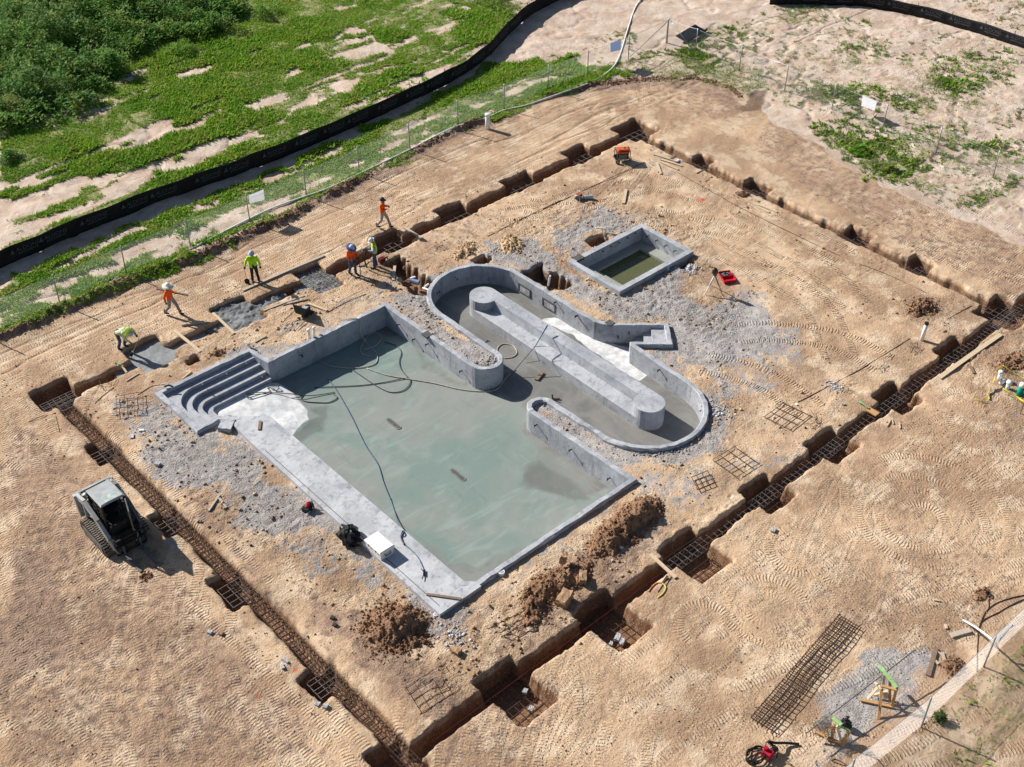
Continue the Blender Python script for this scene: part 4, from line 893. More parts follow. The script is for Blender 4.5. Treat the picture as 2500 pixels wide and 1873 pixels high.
for i, (y0, y1) in enumerate(((7.1,8.15),(2.9,4.3),(-3.85,-2.55),(-7.5,-6.4))): pit_mat(18.75, 19.95, y0, y1, 5, 4, -.42, 'grey bar grid in the east trench pit ' + en[i], 60+i, RUSTG)
pit_mat(17.9, 20.0, -13.0, -11.1, 7, 7, -.42, 'grey bar grid in the right corner pit', 70, RUSTG)
pit_mat(-18.6, -17.1, 11.7, 12.7, 6, 8, -.25, 'grey bar grid in the left corner pit', 71, RUSTG)
for i, (y0, y1, nm) in enumerate(((7.2,8.2,'nearest the left corner'),(1.8,2.9,'beside the track loader'),(-3.0,-1.8,'past the loader'),(-8.5,-7.5,'near the front corner'))): pit_mat(-18.55, -17.5, y0+.1, y1, 4, 5, -.22, 'bar grid over the west trench pit ' + nm, 80+i, RUSTG)
def cage(p, q, w, h, label, seed, m=RUST, n_top=3, tie=.28, r=.009, mid=False):
    p, q = Vector(p), Vector(q); L = (q-p).length; R = random.Random(seed); b = MB()
    for j in range(n_top):
        x = -w/2 + w*j/(n_top-1)
        for z in ((0, h/2, h) if mid else (0, h)):
            pts = [(x + R.uniform(-.012,.012), L*k/8, z + R.uniform(-.012,.012)) for k in range(9)]; b.tube(pts, r, 4)
    y = .1
    while y < L:
        s = R.uniform(-.03, .03); hz = h + .01; c = [(-w/2-.012, y, -.01), (w/2+.012, y+s, -.01), (w/2+.012, y+s, hz), (-w/2-.012, y, hz)]
        for i in range(4): b.bar(c[i], c[(i+1) % 4], r*1.7, r*1.7)
        y += tie*R.uniform(.85, 1.15)
    o = b.build('rebar_cage', m); d = q-p; o.location = p; o.rotation_mode = 'QUATERNION'; o.rotation_quaternion = d.to_track_quat('Y', 'Z')
    return tag(o, label, 'rebar cage', 'reinforcing cages')
cage((-17.86, 12.2, -.35), (-17.86, -.5, -.35), .50, .30, 'dense brown bar cage filling the upper half of the west trench', 1, RUST, 3, .24, .010, False)
cage((-17.86, -.2, -.35), (-17.86, -13.2, -.35), .50, .30, 'dense brown bar cage filling the lower half of the west trench', 2, RUST, 3, .24, .010, False)
cage((-5.3, -12.25, -.52), (5.2, -12.25, -.52), .42, .34, 'grey bar cage in the near trench left of the green tape', 3, RUSTG, 3, .3, .009)
cage((5.0, -12.24, -.5), (20.5, -12.22, -.5), .42, .34, 'grey bar cage in the near trench toward the right corner', 4, RUSTG, 3, .3, .009)
for k, x0 in enumerate((-.0,)): cage(at(9,505,1415)+Vector((0,0,.05)), at(9,1045,780)+Vector((0,0,.05)), .80, .12, 'long brown bar cage lying on sand at the lower right', 6, RUST, 5, .23, .0115)
def far_bars(y, x0, x1, label, seed):
    b = MB(); R = random.Random(seed)
    for j in range(4): b.tube([(x0 + (x1-x0)*k/10, y + (-.15 if j % 2 else .15) + R.uniform(-.02,.02), -.5 + .2*(j//2)) for k in range(11)], .012, 4)
    return tag(b.build('rebar_bundle', RUST), label, 'rebar', 'bar bundles in the trenches')
far_bars(12.5, -3.2, 18.3, 'bars lying along the far trench', 8)
b = MB()
for j in range(4): b.tube([(19.08 + (-.15 if j % 2 else .15), 12 - 23*k/10, -.42 + .15*(j//2)) for k in range(11)], .012, 4)
tag(b.build('rebar_bundle', RUST), 'bars lying along the east trench', 'rebar', 'bar bundles in the trenches')
# red guide line along the near trench
tag(MB().tube([(-16.9, -12.4, .03), (-5.2, -12.42, .04)], .008, 4).build('string_line', simple('red_string', (.22,.025,.015), .6)), 'red string line stretched along the near trench', 'string line')
tag(MB().tube([(-5.2, -12.0, .02), (-1.2, -12.05, -.1)], .012, 4).build('string_line', RUST), 'thin brown line beside the board across the near trench', 'string line')
# bar ends sticking up, loops, scraps
for n, x, y, lab, k in (('n',1480,1000,'small tangle of brown bars on dirt above the curved wall',7),(6,1100,900,'bent dark bars on sand beside pale stones',5),(6,1500,650,'small looped bars beside the right standpipe',6),(6,870,1120,'twisted bars beside the upper square bar mat',8),(4,690,890,'upright thin bars on rubble by the left corner pit',8),(6,1300,770,'thin bent bars on sand above the sixth pit',5)):
    R = random.Random(k+len(lab)); p = G(n, x, y); m = MB()
    for i in range(k):
        a = R.uniform(0, 3.14); l = R.uniform(.25, .6); c = Vector((R.uniform(-.35,.35), R.uniform(-.25,.25), .03+.02*i)); d = Vector((math.cos(a), math.sin(a), R.uniform(-.1,.5)))*l
        m.tube(smooth_path([c-d*.5, c+Vector((R.uniform(-.1,.1),R.uniform(-.1,.1),.03)), c+d*.5], 4), .011, 4)
    o = m.build('bar_tangle', RUST); o.location = p; tag(o, lab, 'rebar', 'tangles of scrap bars')
# ------------------------------------------------------------------ fences
def offv(p, q): 
    d = (q-p); d.z = 0; d.normalize(); return Vector((-d.y, d.x, 0))
FENCEF = mat_chain('chain_link', .06, (.38,.42,.41)); FENCEN = mat_chain('chain_link_bright', .19, (.92,.93,.95))
def chain_fence(name, label, posts, H, m, rail=False, sag=0.0, brace=()):
    t = thing(name, label, 'fence', (0,0,0)); P = []
    for i, p in enumerate(posts):
        z = gz(p[0], p[1]); P.append(Vector((p[0], p[1], z)))
        o = MB().tube([(0,0,-.1), (0,0,H+.08)], .032, 7).build('post', STEEL, t, True); o.location = (p[0], p[1], z); o.rotation_euler = (random.uniform(-.02,.02), random.uniform(-.02,.02), 0)
    V = []; F = []; UV = []; u = 0
    for i in range(len(P)-1):
        k = 6
        for j in range(k + (i == len(P)-2)):
            q = P[i].lerp(P[i+1], j/k); q.z = gz(q.x, q.y); w = math.sin(math.pi*j/k)*.05
            nv = offv(P[i], P[i+1])*.04; L = (P[i+1]-P[i]).length*j/k
            V += [tuple(q + nv + Vector((0,0,.02))), tuple(q + nv*(1+w*6) + Vector((0,0,H*.5))), tuple(q + nv + Vector((0,0,H-w)))]; UV += [(u+L, .02), (u+L, H*.5), (u+L, H)]
        u += (P[i+1]-P[i]).length
    for i in range(len(V)//3-1): F += [(3*i,3*i+3,3*i+4,3*i+1), (3*i+1,3*i+4,3*i+5,3*i+2)]
    b = MB(); b.add(V, F); o = b.build('wire_mesh', m, t, True, False)
    uv = o.data.uv_layers.new(name='UVMap')
    for lp in o.data.loops: uv.data[lp.index].uv = UV[lp.vertex_index]
    mm = MB(); mm.tube([Vector(V[3*i+2]) for i in range(len(V)//3)], .009, 4); mm.build('tension_wire', STEEL, t)
    for a, c in brace: MB().tube([a, c], .024, 6).build('brace', STEEL, t, True)
    return t
yp = [-29.5,-25.7,-22.1,-18.3]
posts = [(x, 18.75+.02*i) for i, x in enumerate(yp)] + [(-14.51,18.89),(-10.85,19.08),(-7.15,19.16),(-3.51,19.22),(.20,19.32),(3.91,19.48),(7.74,19.70),(11.42,19.73),(15.27,19.93),(19.09,20.06),(22.54,19.95),(26.18,19.83),(29.91,19.87)]
chain_fence('chain_link_fence', 'long chain link fence along the grass beside the white hose', posts, 1.6, FENCEF, brace=((Vector((26.25,19.8,.1)), Vector((29.85,19.85,1.55))),))
posts = [(30.0,19.85),(30.12,17.44),(30.21,13.79),(30.10,9.98),(30.21,6.44),(30.19,2.73),(30.12,-.99),(30.13,-4.69),(30.1,-8.4)]
chain_fence('chain_link_fence', 'chain link fence on the right side with a bright white board', posts, 1.65, FENCEF, brace=((Vector((30.05,19.7,1.55)), Vector((30.15,17.6,.1))), (Vector((30.13,-4.8,.9)), Vector((30.1,-8.4,.9)))))
posts = [(-11.6,-22.5),(-8.3,-22.6),(-4.45,-22.87),(-.66,-22.9),(3.1,-22.9),(6.9,-22.9)]
chain_fence('chain_link_fence', 'bright sagging chain link fence in the lower right corner', posts, 1.55, FENCEN, brace=((Vector((-6.5,-22.3,.05)), Vector((-7.6,-22.55,1.3))),))
BACKLIT = mat_backlit_sheet('white_backlit_board', (.85,.86,.90))
def board_sign(name, label, n, L, p0, nr, m):
    P = [on_plane(n, *q, p0, nr) for q in L]; c = sum(P, Vector())/4; nv = Vector(nr).normalized(); mb = MB()
    k = 6; V = []
    for i in range(k+1):
        t = i/k; a = P[0].lerp(P[1], t) - c; b = P[3].lerp(P[2], t) - c; bow = nv*math.sin(math.pi*t)*.012
        for q in (a, b): V += [q + bow, q + bow + nv*.012]
    F = []
    for i in range(k):
        o = i*4; F += [(o,o+4,o+6,o+2), (o+1,o+3,o+7,o+5), (o,o+1,o+5,o+4), (o+2,o+6,o+7,o+3)]
    F += [(0,2,3,1), (4*k,4*k+1,4*k+3,4*k+2)]
    o = mb.add(V, F).build(name, m); o.location = c; return tag(o, label, 'sign')
board_sign('sign_board', 'white blank board hung on the left chain link fence', 1, ((1572,1235),(1665,1198),(1672,1262),(1578,1288)), (0,19.1,0), (0,-1,0), BACKLIT)
board_sign('sign_board', 'blue grey board hung on the fence beside the hose near the top', 2, ((1697,258),(1760,238),(1757,300),(1697,312)), (0,19.8,0), (0,-1,0), mat_backlit_sheet('blue_grey_sheet', (.42,.52,.70)))
board_sign('sign_board', 'bright white board hung on the right chain link fence', 3, ((1182,605),(1272,642),(1258,702),(1174,668)), (29.95,2.0,.9), (-.80,.36,.48), BACKLIT)
# dark panel beyond the corner
p = at('f', 870, 375); q = at('f', 1100, 235); w_ = at('f', 1000, 310); m = MB(); m.add([(0,0,0), tuple(q-p), tuple(q-p+Vector((-.4,.75,.35))), tuple(Vector((-.4,.75,.35)))], [(0,1,2,3)]); m.add([(0,0,.0), tuple(q-p), tuple(q-p+Vector((.02,-.02,.22))), (.02,-.02,.22)], [(0,1,2,3)])
o = m.build('dark_sheet', simple('dark_blue_sheet', (.02,.022,.035), .4)); o.location = p + Vector((0,0,gz(p.x,p.y)+.08)); sol = o.modifiers.new('thick', 'SOLIDIFY'); sol.thickness = .03; tag(o, 'dark blue folded sheet lying beyond the far fence corner', 'sheet')
# silt fences
def silt(label, pts, H, seed, a, b):
    P = smooth_path([Vector((x, y, 0)) for x, y in pts], 10); t = thing('silt_fence', label, 'fence', (0,0,0)); R = random.Random(seed); V = []; F = []; n = len(P); cum = [0]
    for i in range(1, n): cum.append(cum[-1] + (P[i]-P[i-1]).length)
    rows = 5
    for i, p in enumerate(P):
        q = P[min(i+1, n-1)] - P[max(i-1, 0)]; q.normalize(); nv = Vector((-q.y, q.x, 0)); z = gz(p.x, p.y)
        for j in range(rows+1):
            h = j/rows; wob = .05*math.sin(cum[i]*2.1 + j*1.1) + .03*math.sin(cum[i]*5.3 + j)
            V.append(tuple(p + nv*(wob*(h*(1-h)*3 + .25)) + Vector((0,0,z - .05 + h*(H + .03*math.sin(cum[i]*1.7))))))
    r = rows+1
    for i in range(n-1):
        for j in range(rows): F.append((i*r+j, (i+1)*r+j, (i+1)*r+j+1, i*r+j+1))
    o = MB().add(V, F).build('fabric', SILT, t, True, False); s = o.modifiers.new('thick', 'SOLIDIFY'); s.thickness = .02
    d = 1.0
    while d < cum[-1]:
        i = max(k for k in range(n) if cum[k] <= d); p = P[i]; q = (P[min(i+1, n-1)] - P[i]); nv = Vector((q.y, -q.x, 0)).normalized() if q.length else Vector((0,-1,0))
        st = MB().box((0,0,H/2), (.04,.04,H+.18)).build('stake', DWOOD, t); st.location = p - nv*.09 + Vector((0,0,gz(p.x,p.y))); d += 2.4
    fnt = []
    cu = bpy.data.curves.new('logo', 'FONT'); cu.body = 'ALDONE'; cu.size = .32; cu.extrude = .002; cu.align_x = 'CENTER'; tmp = bpy.data.objects.new('tmp', cu); COL.objects.link(tmp)
    me = bpy.data.meshes.new_from_object(tmp.evaluated_get(bpy.context.evaluated_depsgraph_get())); bpy.data.objects.remove(tmp)
    bm = bmesh.new(); bm.from_mesh(me)
    for k in range(9):
        x0 = -.55 + k*.125; vs = [bm.verts.new(c) for c in ((x0,-.14,0),(x0+.085,-.14,0),(x0+.085,-.06,0),(x0,-.06,0))]; bm.faces.new(vs)
    vs = [bm.verts.new(c) for c in ((-.98,-.02,0),(-.70,-.02,0),(-.84,.24,0))]; bm.faces.new(vs)
    bm.to_mesh(me); bm.free(); me.materials.clear(); me.materials.append(LOGO)
    d = a
    while d < min(b, cum[-1]-1):
        i = max(k for k in range(n) if cum[k] <= d); p = P[i]; q = (P[i+1] - P[i]).normalized(); nv = Vector((q.y, -q.x, 0))
        lo = bpy.data.objects.new('printed_logo', me); COL.objects.link(lo); lo.parent = t; lo.location = p + nv*.085 + Vector((0,0,gz(p.x,p.y)+H*.52)); lo.rotation_euler = (math.pi/2, 0, math.atan2(q.y, q.x)); d += 2.15
    return t
silt('long black silt fence with pale printed logos running beside the grass', [(-34,23.2),(-24,23.5),(-15.32,23.79),(-7.35,24.14),(1.37,23.95),(8,24.2),(12.09,24.55),(16.60,25.3),(20.0,26.5),(23.5,28.3),(26.57,29.5),(29.31,30.0),(34,30.4)], .95, 1, 14, 60)
silt('black silt fence with pale printed logos at the top right', [(40.5,19.5),(43.5,16.6),(45.22,14.6),(46.4,11.2),(47.0,7.06),(47.1,3.16),(47.3,-4)], .85, 2, 3.2, 26)
# long white hose beside the fence
rod(4, [(785,220),(1000,115),(1250,0)], .035, WPVC, 'left end piece of white pipe along the bright grass edge', 'white_pipe', 'pipe')
hp = [(4,1250,0),(1,1700,1330),(2,0,1140),(2,250,1020),(2,500,900),(2,750,785),(2,940,720),(2,1060,665),(2,1180,640),(2,1300,600),(2,1500,540),(2,1600,490),(2,1700,420),(2,1750,340),(2,1800,180),(2,1840,60),(2,1875,0),(2,1890,-40)]
P = [at(*h) for h in hp]
for k, p in enumerate(P): p.z = gz(p.x, p.y) + .06
o = MB().tube(smooth_path([p-P[0] for p in P], 8), .048, 7).build('white_hose', WPVC, smooth=True); o.location = P[0]; tag(o, 'long white hose lying along the fence and curving toward the top', 'hose')
# ------------------------------------------------------------------ standpipes
def standpipe(n, x, y, H, r, label, lean=(0,0), cap=True):
    p = G(n, x, y); t = thing('standpipe', label, 'pipe', p, 0, 'white plastic standpipes'); t.rotation_euler = (lean[0], lean[1], 0)
    MB().tube([(0,0,-.1), (0,0,H)], r, 14).build('pipe', WPVC, t, True)
    if cap: MB().tube([(0,0,H-.12), (0,0,H+.02), (0,0,H+.035)], [r*1.12, r*1.12, r*.9], 14).build('cap', WHITEP, t, True)
    return t
standpipe(2, 960, 772, .98, .15, 'thick white standpipe at the grass edge beside the hose')
t = standpipe(6, 1552, 600, .9, .09, 'white standpipe with dark cap standing beside the near trench', (0, .10), False); MB().tube([(0,0,.86), (0,0,.97)], .10, 12).build('cap', BLACKP, t)
standpipe(4, 1958, 585, .52, .07, 'left one of twin white pipes behind the far pool wall', (0,-.06)); standpipe(4, 1985, 572, .5, .06, 'right one of twin white pipes behind the far pool wall', (0,.08))
def bent_pipe(n, P, r, label, m=WPVC):
    pts = [at(n, x, y, z) for x, y, z in P]; c = pts[0].copy(); o = MB().tube([p-c for p in pts], r, 8).build('plumbing_pipe', m, smooth=False); o.location = c; return tag(o, label, 'pipe', 'white plumbing pipes around the pools')
bent_pipe('k', [(680,400,-.2),(680,240,.25),(530,235,.3)], .05, 'white elbow pipe rising left of the small pool, front one'); bent_pipe('k', [(725,395,-.2),(735,220,.35),(690,215,.36)], .05, 'white elbow pipe rising left of the small pool, rear one')
bent_pipe('k', [(1655,930,-.2),(1645,830,.12),(1675,770,.18)], .06, 'white pipe from the hole at the right wall of the small pool'); bent_pipe('k', [(1620,900,-.2),(1625,830,.1)], .05, 'short white pipe beside the taller one right of the small pool')
bent_pipe('k', [(370,1035,.04),(420,1020,.06),(440,975,.25)], .035, 'white branched pipe in front of the small pool'); bent_pipe('a', [(1705,430,-.1),(1728,295,.55)], .05, 'white pipe standing behind the channel wall by the clay face')
bent_pipe('p', [(640,560,-.2),(700,515,-.1)], .05, 'white pipe beside the blue pipe in the hole by the curved wall'); bent_pipe('p', [(620,570,-.15),(680,590,-.1),(700,600,-.1)], .05, 'white elbow pipe touching the curved channel wall')
bent_pipe('p', [(455,440,-.2),(520,420,-.1)], .05, 'short white pipe at the top of the hole by the curved wall'); bent_pipe('p', [(450,465,-.3),(570,500,-.3)], .13, 'thick blue grey pipe lying in the hole by the curved wall', simple('blue_pipe', (.20,.26,.42), .4))
bent_pipe('s', [(1015,1080,.15),(1060,1070,.2)], .05, 'black pipe stub at the rim beside the deck end', DARKM); bent_pipe('s', [(1210,105,.25),(1240,150,.22),(1330,185,.2)], .03, 'dark hose end on the rim above the corner steps', DARKM)
bent_pipe('s', [(160,640,.3),(215,620,.32),(270,640,.28)], .04, 'dark clamp fitting on the left rim of the corner steps', DARKM)
p = at('d', 1490, 1250, .05); t = thing('valve_box', 'round white valve box beside the notch in the near pool rim', 'valve box', p); MB().tube([(0,0,-.15), (0,0,.12)], .13, 16).build('ring', WPVC, t); MB().tube([(0,0,.10), (0,0,.128)], .09, 14).build('lid', simple('grey_lid', (.40,.42,.44), .5), t)
p = at(8, 648, 745, .0); t = thing('valve_box', 'small white valve box at the front corner of the deck', 'valve box', p); MB().tube([(0,0,-.1), (0,0,.08)], .09, 14).build('ring', WPVC, t); MB().tube([(0,0,.07), (0,0,.09)], .06, 12).build('lid', simple('grey_lid', (.40,.42,.44), .5), t)
# utility pipes and caution tape at right edge
GU = 'capped utility pipes near the yellow tape'
for (x, y), H, r, m, lab in (((1150,640),.42,.10,WPVC,'white utility pipe with flared top tied with yellow tape'),((1318,830),.38,.10,WPVC,'white utility pipe between the taped pipe and the green one')):
    p = G('y', x, y); t = thing('utility_pipe', lab, 'pipe', p, 0, GU); MB().tube([(0,0,-.1),(0,0,H)], r, 12).build('pipe', m, t, True); MB().tube([(0,0,H-.1),(0,0,H+.02)], r*1.25, 12).build('collar', WHITEP, t, True)
p = G('y', 1560, 950); t = thing('utility_pipe', 'green utility pipe with white cap at the right edge', 'pipe', p, 0, GU); MB().tube([(0,0,-.1),(0,0,.45)], .14, 14).build('pipe', simple('green_pvc', (.0,.30,.20), .4), t, True); MB().tube([(0,0,.45),(0,0,.62)], .13, 14).build('cap', WHITEP, t, True)
p = G('y', 1210, 720); t = thing('utility_pipe', 'low white pipe lying between the taped pipe and its neighbour', 'pipe', p, 0, GU); MB().tube([(-.2,0,.1),(.2,-.05,.1)], .09, 10).build('pipe', WPVC, t, True)
YEL = simple('yellow_tape', (.72,.62,.03), .5)
def ribbon(n, P, w, label, m=YEL, name='caution_tape'):
    pts = smooth_path([at(n, x, y, z) for x, y, z in P], 5); c = pts[0].copy(); V = []; F = []
    for i, p in enumerate(pts):
        a = i*.45; v = Vector((math.cos(a)*.3, math.sin(a)*.3, 1)).normalized()*w/2; V += [tuple(p-c-v), tuple(p-c+v)]
    for i in range(len(pts)-1): F.append((2*i,2*i+2,2*i+3,2*i+1))
    o = MB().add(V, F).build(name, m, None, True, False); o.location = c; s = o.modifiers.new('thick', 'SOLIDIFY'); s.thickness = .004; return tag(o, label, 'tape')
ribbon('y', [(1200,360,.75),(1100,480,.5),(1060,620,.35),(1000,780,.2),(950,920,.08),(945,1040,.05)], .10, 'yellow caution tape hanging from the taped pipe to the ground')
ribbon('y', [(660,1040,.05),(780,1070,.06),(920,1090,.05)], .05, 'yellow tape end lying on sand left of the pipes')
ribbon('y', [(1230,820,.3),(1350,900,.25),(1500,990,.2),(1660,1090,.2),(1760,1130,.2)], .09, 'yellow caution tape running to the right edge below the green pipe')
ribbon('y', [(1230,350,.75),(1400,470,.6),(1560,570,.5),(1700,640,.5)], .05, 'thin yellow tape stretched from the stake toward the right edge')
MBs = MB().tube([(0,0,-.2),(0,0,.85)], .022, 6).build('tape_stake', DWOOD); MBs.location = G('y', 1205, 470); tag(MBs, 'dark stake holding up the yellow tape', 'stake')
MBs = MB().tube([(0,0,-.2),(0,0,.6)], .022, 6).build('tape_stake', DWOOD); MBs.location = G('y', 1580, 1330); tag(MBs, 'dark stake on gravel below the green pipe', 'stake')
ribbon(6, [(1160,985,.05),(1185,1005,.12),(1210,1030,.1),(1225,1030,.05)], .1, 'green tape flagging beside the orange brown panel', GREENP)
ribbon(4, [(745,745,.05),(765,755,.1),(785,770,.02)], .12, 'green tape flagging at the end of the smooth concrete', GREENP)
plank(4, (770,760), (800,800), .08, .04, PINE, 'short pale stake at the end of the smooth concrete', group=GB)
# ------------------------------------------------------------------ pool hoses
CREAM = simple('cream_hose', (.50,.47,.38), .5); DHOSE = simple('dark_hose', (.05,.06,.06), .5); BHOSE = simple('blue_hose', (.06,.13,.20), .5)
def ph(segs, r, m, label):
    pts = [at(n, x, y, z) for n, x, y, z in segs]; c = pts[0].copy(); o = MB().tube(smooth_path([p-c for p in pts], 7), r, 6).build('hose', m, smooth=True); o.location = c; return tag(o, label, 'hose')
fz = -.965
ph([(5,60,455,.25),(5,150,437,.24),(5,190,450,.1),(5,200,530,-.5),(5,240,590,fz),(5,290,640,fz),(5,297,690,fz),(5,260,718,fz),(5,150,735,fz),(5,20,722,fz),(5,-60,690,fz)], .022, CREAM, 'cream hose hanging over the far pool wall onto the floor')
ph([(5,265,665,fz),(5,210,650,fz),(5,200,610,fz),(5,240,545,fz),(5,290,523,fz),(5,320,555,fz),(5,290,600,fz),(5,220,625,fz+.02)], .022, CREAM, 'cream hose loop near the far corner of the pool')
ph([(5,235,735,fz),(5,350,775,fz),(5,480,798,fz),(5,640,825,fz),(5,780,858,fz),(5,890,872,fz),(5,980,872,fz),(5,1030,850,-.92),(5,1065,800,-.88),(5,1130,745,-.85)], .022, CREAM, 'cream hose crossing the pool floor to the first rounded wall end')
ph([(5,1058,672,-.84),(5,1030,660,-.84),(5,1018,620,-.84),(5,1050,590,-.84),(5,1110,600,-.84),(5,1136,640,-.84),(5,1110,668,-.84),(5,1060,675,-.84)], .022, CREAM, 'cream hose loop on the channel floor by the rounded wall end')
ph([(5,-80,850,fz),(5,60,845,fz),(5,200,838,fz),(5,330,822,fz),(5,478,795,fz),(5,492,830,fz),(5,450,870,fz),(5,380,880,fz),(5,310,852,fz),(5,230,800,fz),(5,150,745,fz)], .020, DHOSE, 'dark hose looping across the upper pool floor')
ph([(5,480,790,fz),(5,440,740,fz),(5,430,690,fz),(5,442,640,fz),(5,410,600,fz),(5,340,578,fz)], .018, DHOSE, 'dark hose running up to the far corner of the pool')
ph([(5,0,800,fz),(5,40,850,fz),(5,90,930,fz),(5,150,1040,fz),(5,225,1195,fz),(5,300,1310,fz),(5,335,1420,fz),(5,375,1520,fz),(8,375,40,fz),(8,405,130,fz),(8,432,212,-.7),(8,455,236,.22),(8,440,275,.23),(8,455,310,.22),(8,500,350,.22),(8,545,400,.22),(8,578,470,.22)], .020, BHOSE, 'blue hose running down the pool floor onto the deck')
ph([('s',2300,710,fz),('s',2000,752,fz+.05),('s',1800,735,-.78),('s',1600,718,-.72),('s',1400,712,-.68),('s',1230,722,-.66),('s',1185,748,-.66),('s',1220,775,-.66),('s',1330,745,-.66),('s',1480,700,-.68),('s',1460,650,-.68),('s',1530,612,-.7),('s',1600,650,-.72),('s',1560,700,-.74)], .020, DHOSE, 'black hose looped on the pale concrete below the steps')
ph([('s',1700,725,-.75),('s',1900,745,fz),('s',1880,790,fz),('s',1930,825,fz),('s',2100,838,fz),('s',2230,835,fz),('s',2330,780,fz),('s',2280,730,fz)], .020, DHOSE, 'black hose loop beside the pale concrete mound')
ph([(8,450,236,.25),(8,440,275,.24),(8,460,320,.24)], .028, DHOSE, 'short black hose piece over the inner edge of the deck')
# tool on the deck: long handled level / trowel
p = at(8, 580, 490, RIM+.03); t = thing('hand_trowel', 'small dark trowel with crossed handles on the deck', 'tool', p); MB().box((0,0,.02), (.28,.10,.03), Matrix.Rotation(.9, 3, 'Z')).build('blade', DARKM, t); MB().tube([(-.02,0,.04),(-.28,-.22,.05)], .018, 6).build('handle', DARKM, t); MB().tube([(.0,0,.04),(.02,.22,.06)], .015, 6).build('handle', DARKM, t)
# bull float standing in the channel
p0 = at(5, 1085, 790, -.84); p1 = at(5, 1245, 605, .2); p2 = at(5, 1318, 478, .55); t = thing('bull_float', 'thin long handled float leaning across the island in the channel', 'tool', p0)
MB().tube([(0,0,0), p1-p0], .016, 6).build('pole', DHOSE, t); MB().tube([p1-p0, p2-p0], [.02,.035], 6).build('grip', BHOSE, t)
for a, b_ in (((5,1240,605,.2),(5,1315,603,.2)), ((5,1235,605,.2),(5,1270,690,-.3)), ((5,1190,705,-.35),(5,1275,690,-.3))): MB().tube([at(*a)-p0, at(*b_)-p0], .012, 5).build('strut', RUST, t)
p = at(5, 1350, 920, -.84); t = thing('pipe_clamp', 'dark L shaped steel bracket on the channel floor', 'bracket', p); MB().bar((0,0,.02),(.25,-.22,.02),.06,.04).build('foot', RUST, t); MB().bar((0,0,0),(-.02,.02,.26),.05,.05).build('upright', RUST, t)

# long handled cutters and scraps by the near trench
H_ = lambda x, y, z=.04: at('h', x, y, z)
c = H_(390, 575); t = thing('bolt_cutters', 'long handled cutters with yellow grips beside the board across the near trench', 'cutters', c)
YG = simple('yellow_grip', (.62,.48,.10), .5, .2); OG = simple('orange_grip', (.55,.20,.07), .5, .2)
MB().tube(smooth_path([H_(390,575)-c, H_(300,570)-c, H_(220,630)-c, H_(160,710)-c], 5), .03, 7).build('handle', OG, t, True); MB().tube(smooth_path([H_(390,575)-c, H_(445,640)-c, H_(400,740)-c, H_(310,815)-c], 5), .03, 7).build('handle', YG, t, True)
MB().bar(H_(390,570)-c, H_(470,450,.08)-c, .07, .04).build('jaw', RUST, t)
rod('h', [(310,735),(400,600),(460,450)], .014, RUST, 'thin brown rod lying between the cutter handles', 'rebar', 'rebar', group=GR)
rod('h', [(440,640),(500,530),(550,450)], .014, RUST, 'thin brown rod right of the cutter handles', 'rebar', 'rebar', group=GR)
# cables and fence parts in the lower right
CABLE = simple('dark_cable', (.03,.028,.025), .6)
rod('e', [(1593,465),(1400,510),(1150,605),(1000,730),(930,870),(890,980)], .02, CABLE, 'upper dark cable curving in from the right edge to the white rail', 'cable', 'cable')
rod('e', [(1593,525),(1400,625),(1200,740),(1000,840),(930,890)], .02, CABLE, 'straight dark cable below the curved one at the right edge', 'cable', 'cable')
rod('e', [(900,980),(875,1130),(862,1400),(860,1657)], .016, CABLE, 'dark cable hanging down from the white rail toward the fence', 'cable', 'cable')
rod('e', [(1050,480),(1110,480),(1095,530),(1050,500),(1045,640),(1030,700)], .016, CABLE, 'short looped dark cable beside the clump of clods', 'cable', 'cable')
rod('e', [(650,855,.03),(870,985,.5),(1110,1165,1.0)], .04, WPVC, 'pale rail leaning from the ground onto the fence post', 'fence_rail', 'rail')
p = at('e', 1170, 1110, .9); m = MB(); q = at('e', 1410, 900, 1.0) - p; V = []; F = []
for i in range(9):
    t_ = i/8; b_ = q*t_; V += [tuple(b_ + Vector((0,.03*math.sin(i*1.7),.12*(1-t_)))), tuple(b_ + Vector((.05*math.sin(i*2.1),-.05-.04*math.sin(i),-.30*(1-t_)-.04)))]
for i in range(8): F.append((2*i,2*i+2,2*i+3,2*i+1))
o = m.add(V, F).build('loose_sheet', mat_backlit_sheet('pale_sheet', (.70,.74,.80)), None, True, False); o.location = p; sol = o.modifiers.new('thick', 'SOLIDIFY'); sol.thickness = .006; tag(o, 'crumpled pale plastic strip tied along the top of the lower right fence', 'sheet')
rod('q', [(440,1650),(270,1590),(275,1568),(330,1570),(470,1650)], .014, RUST, 'bent bar loop on grey ground at the bottom edge', 'rebar', 'rebar', group=GR)
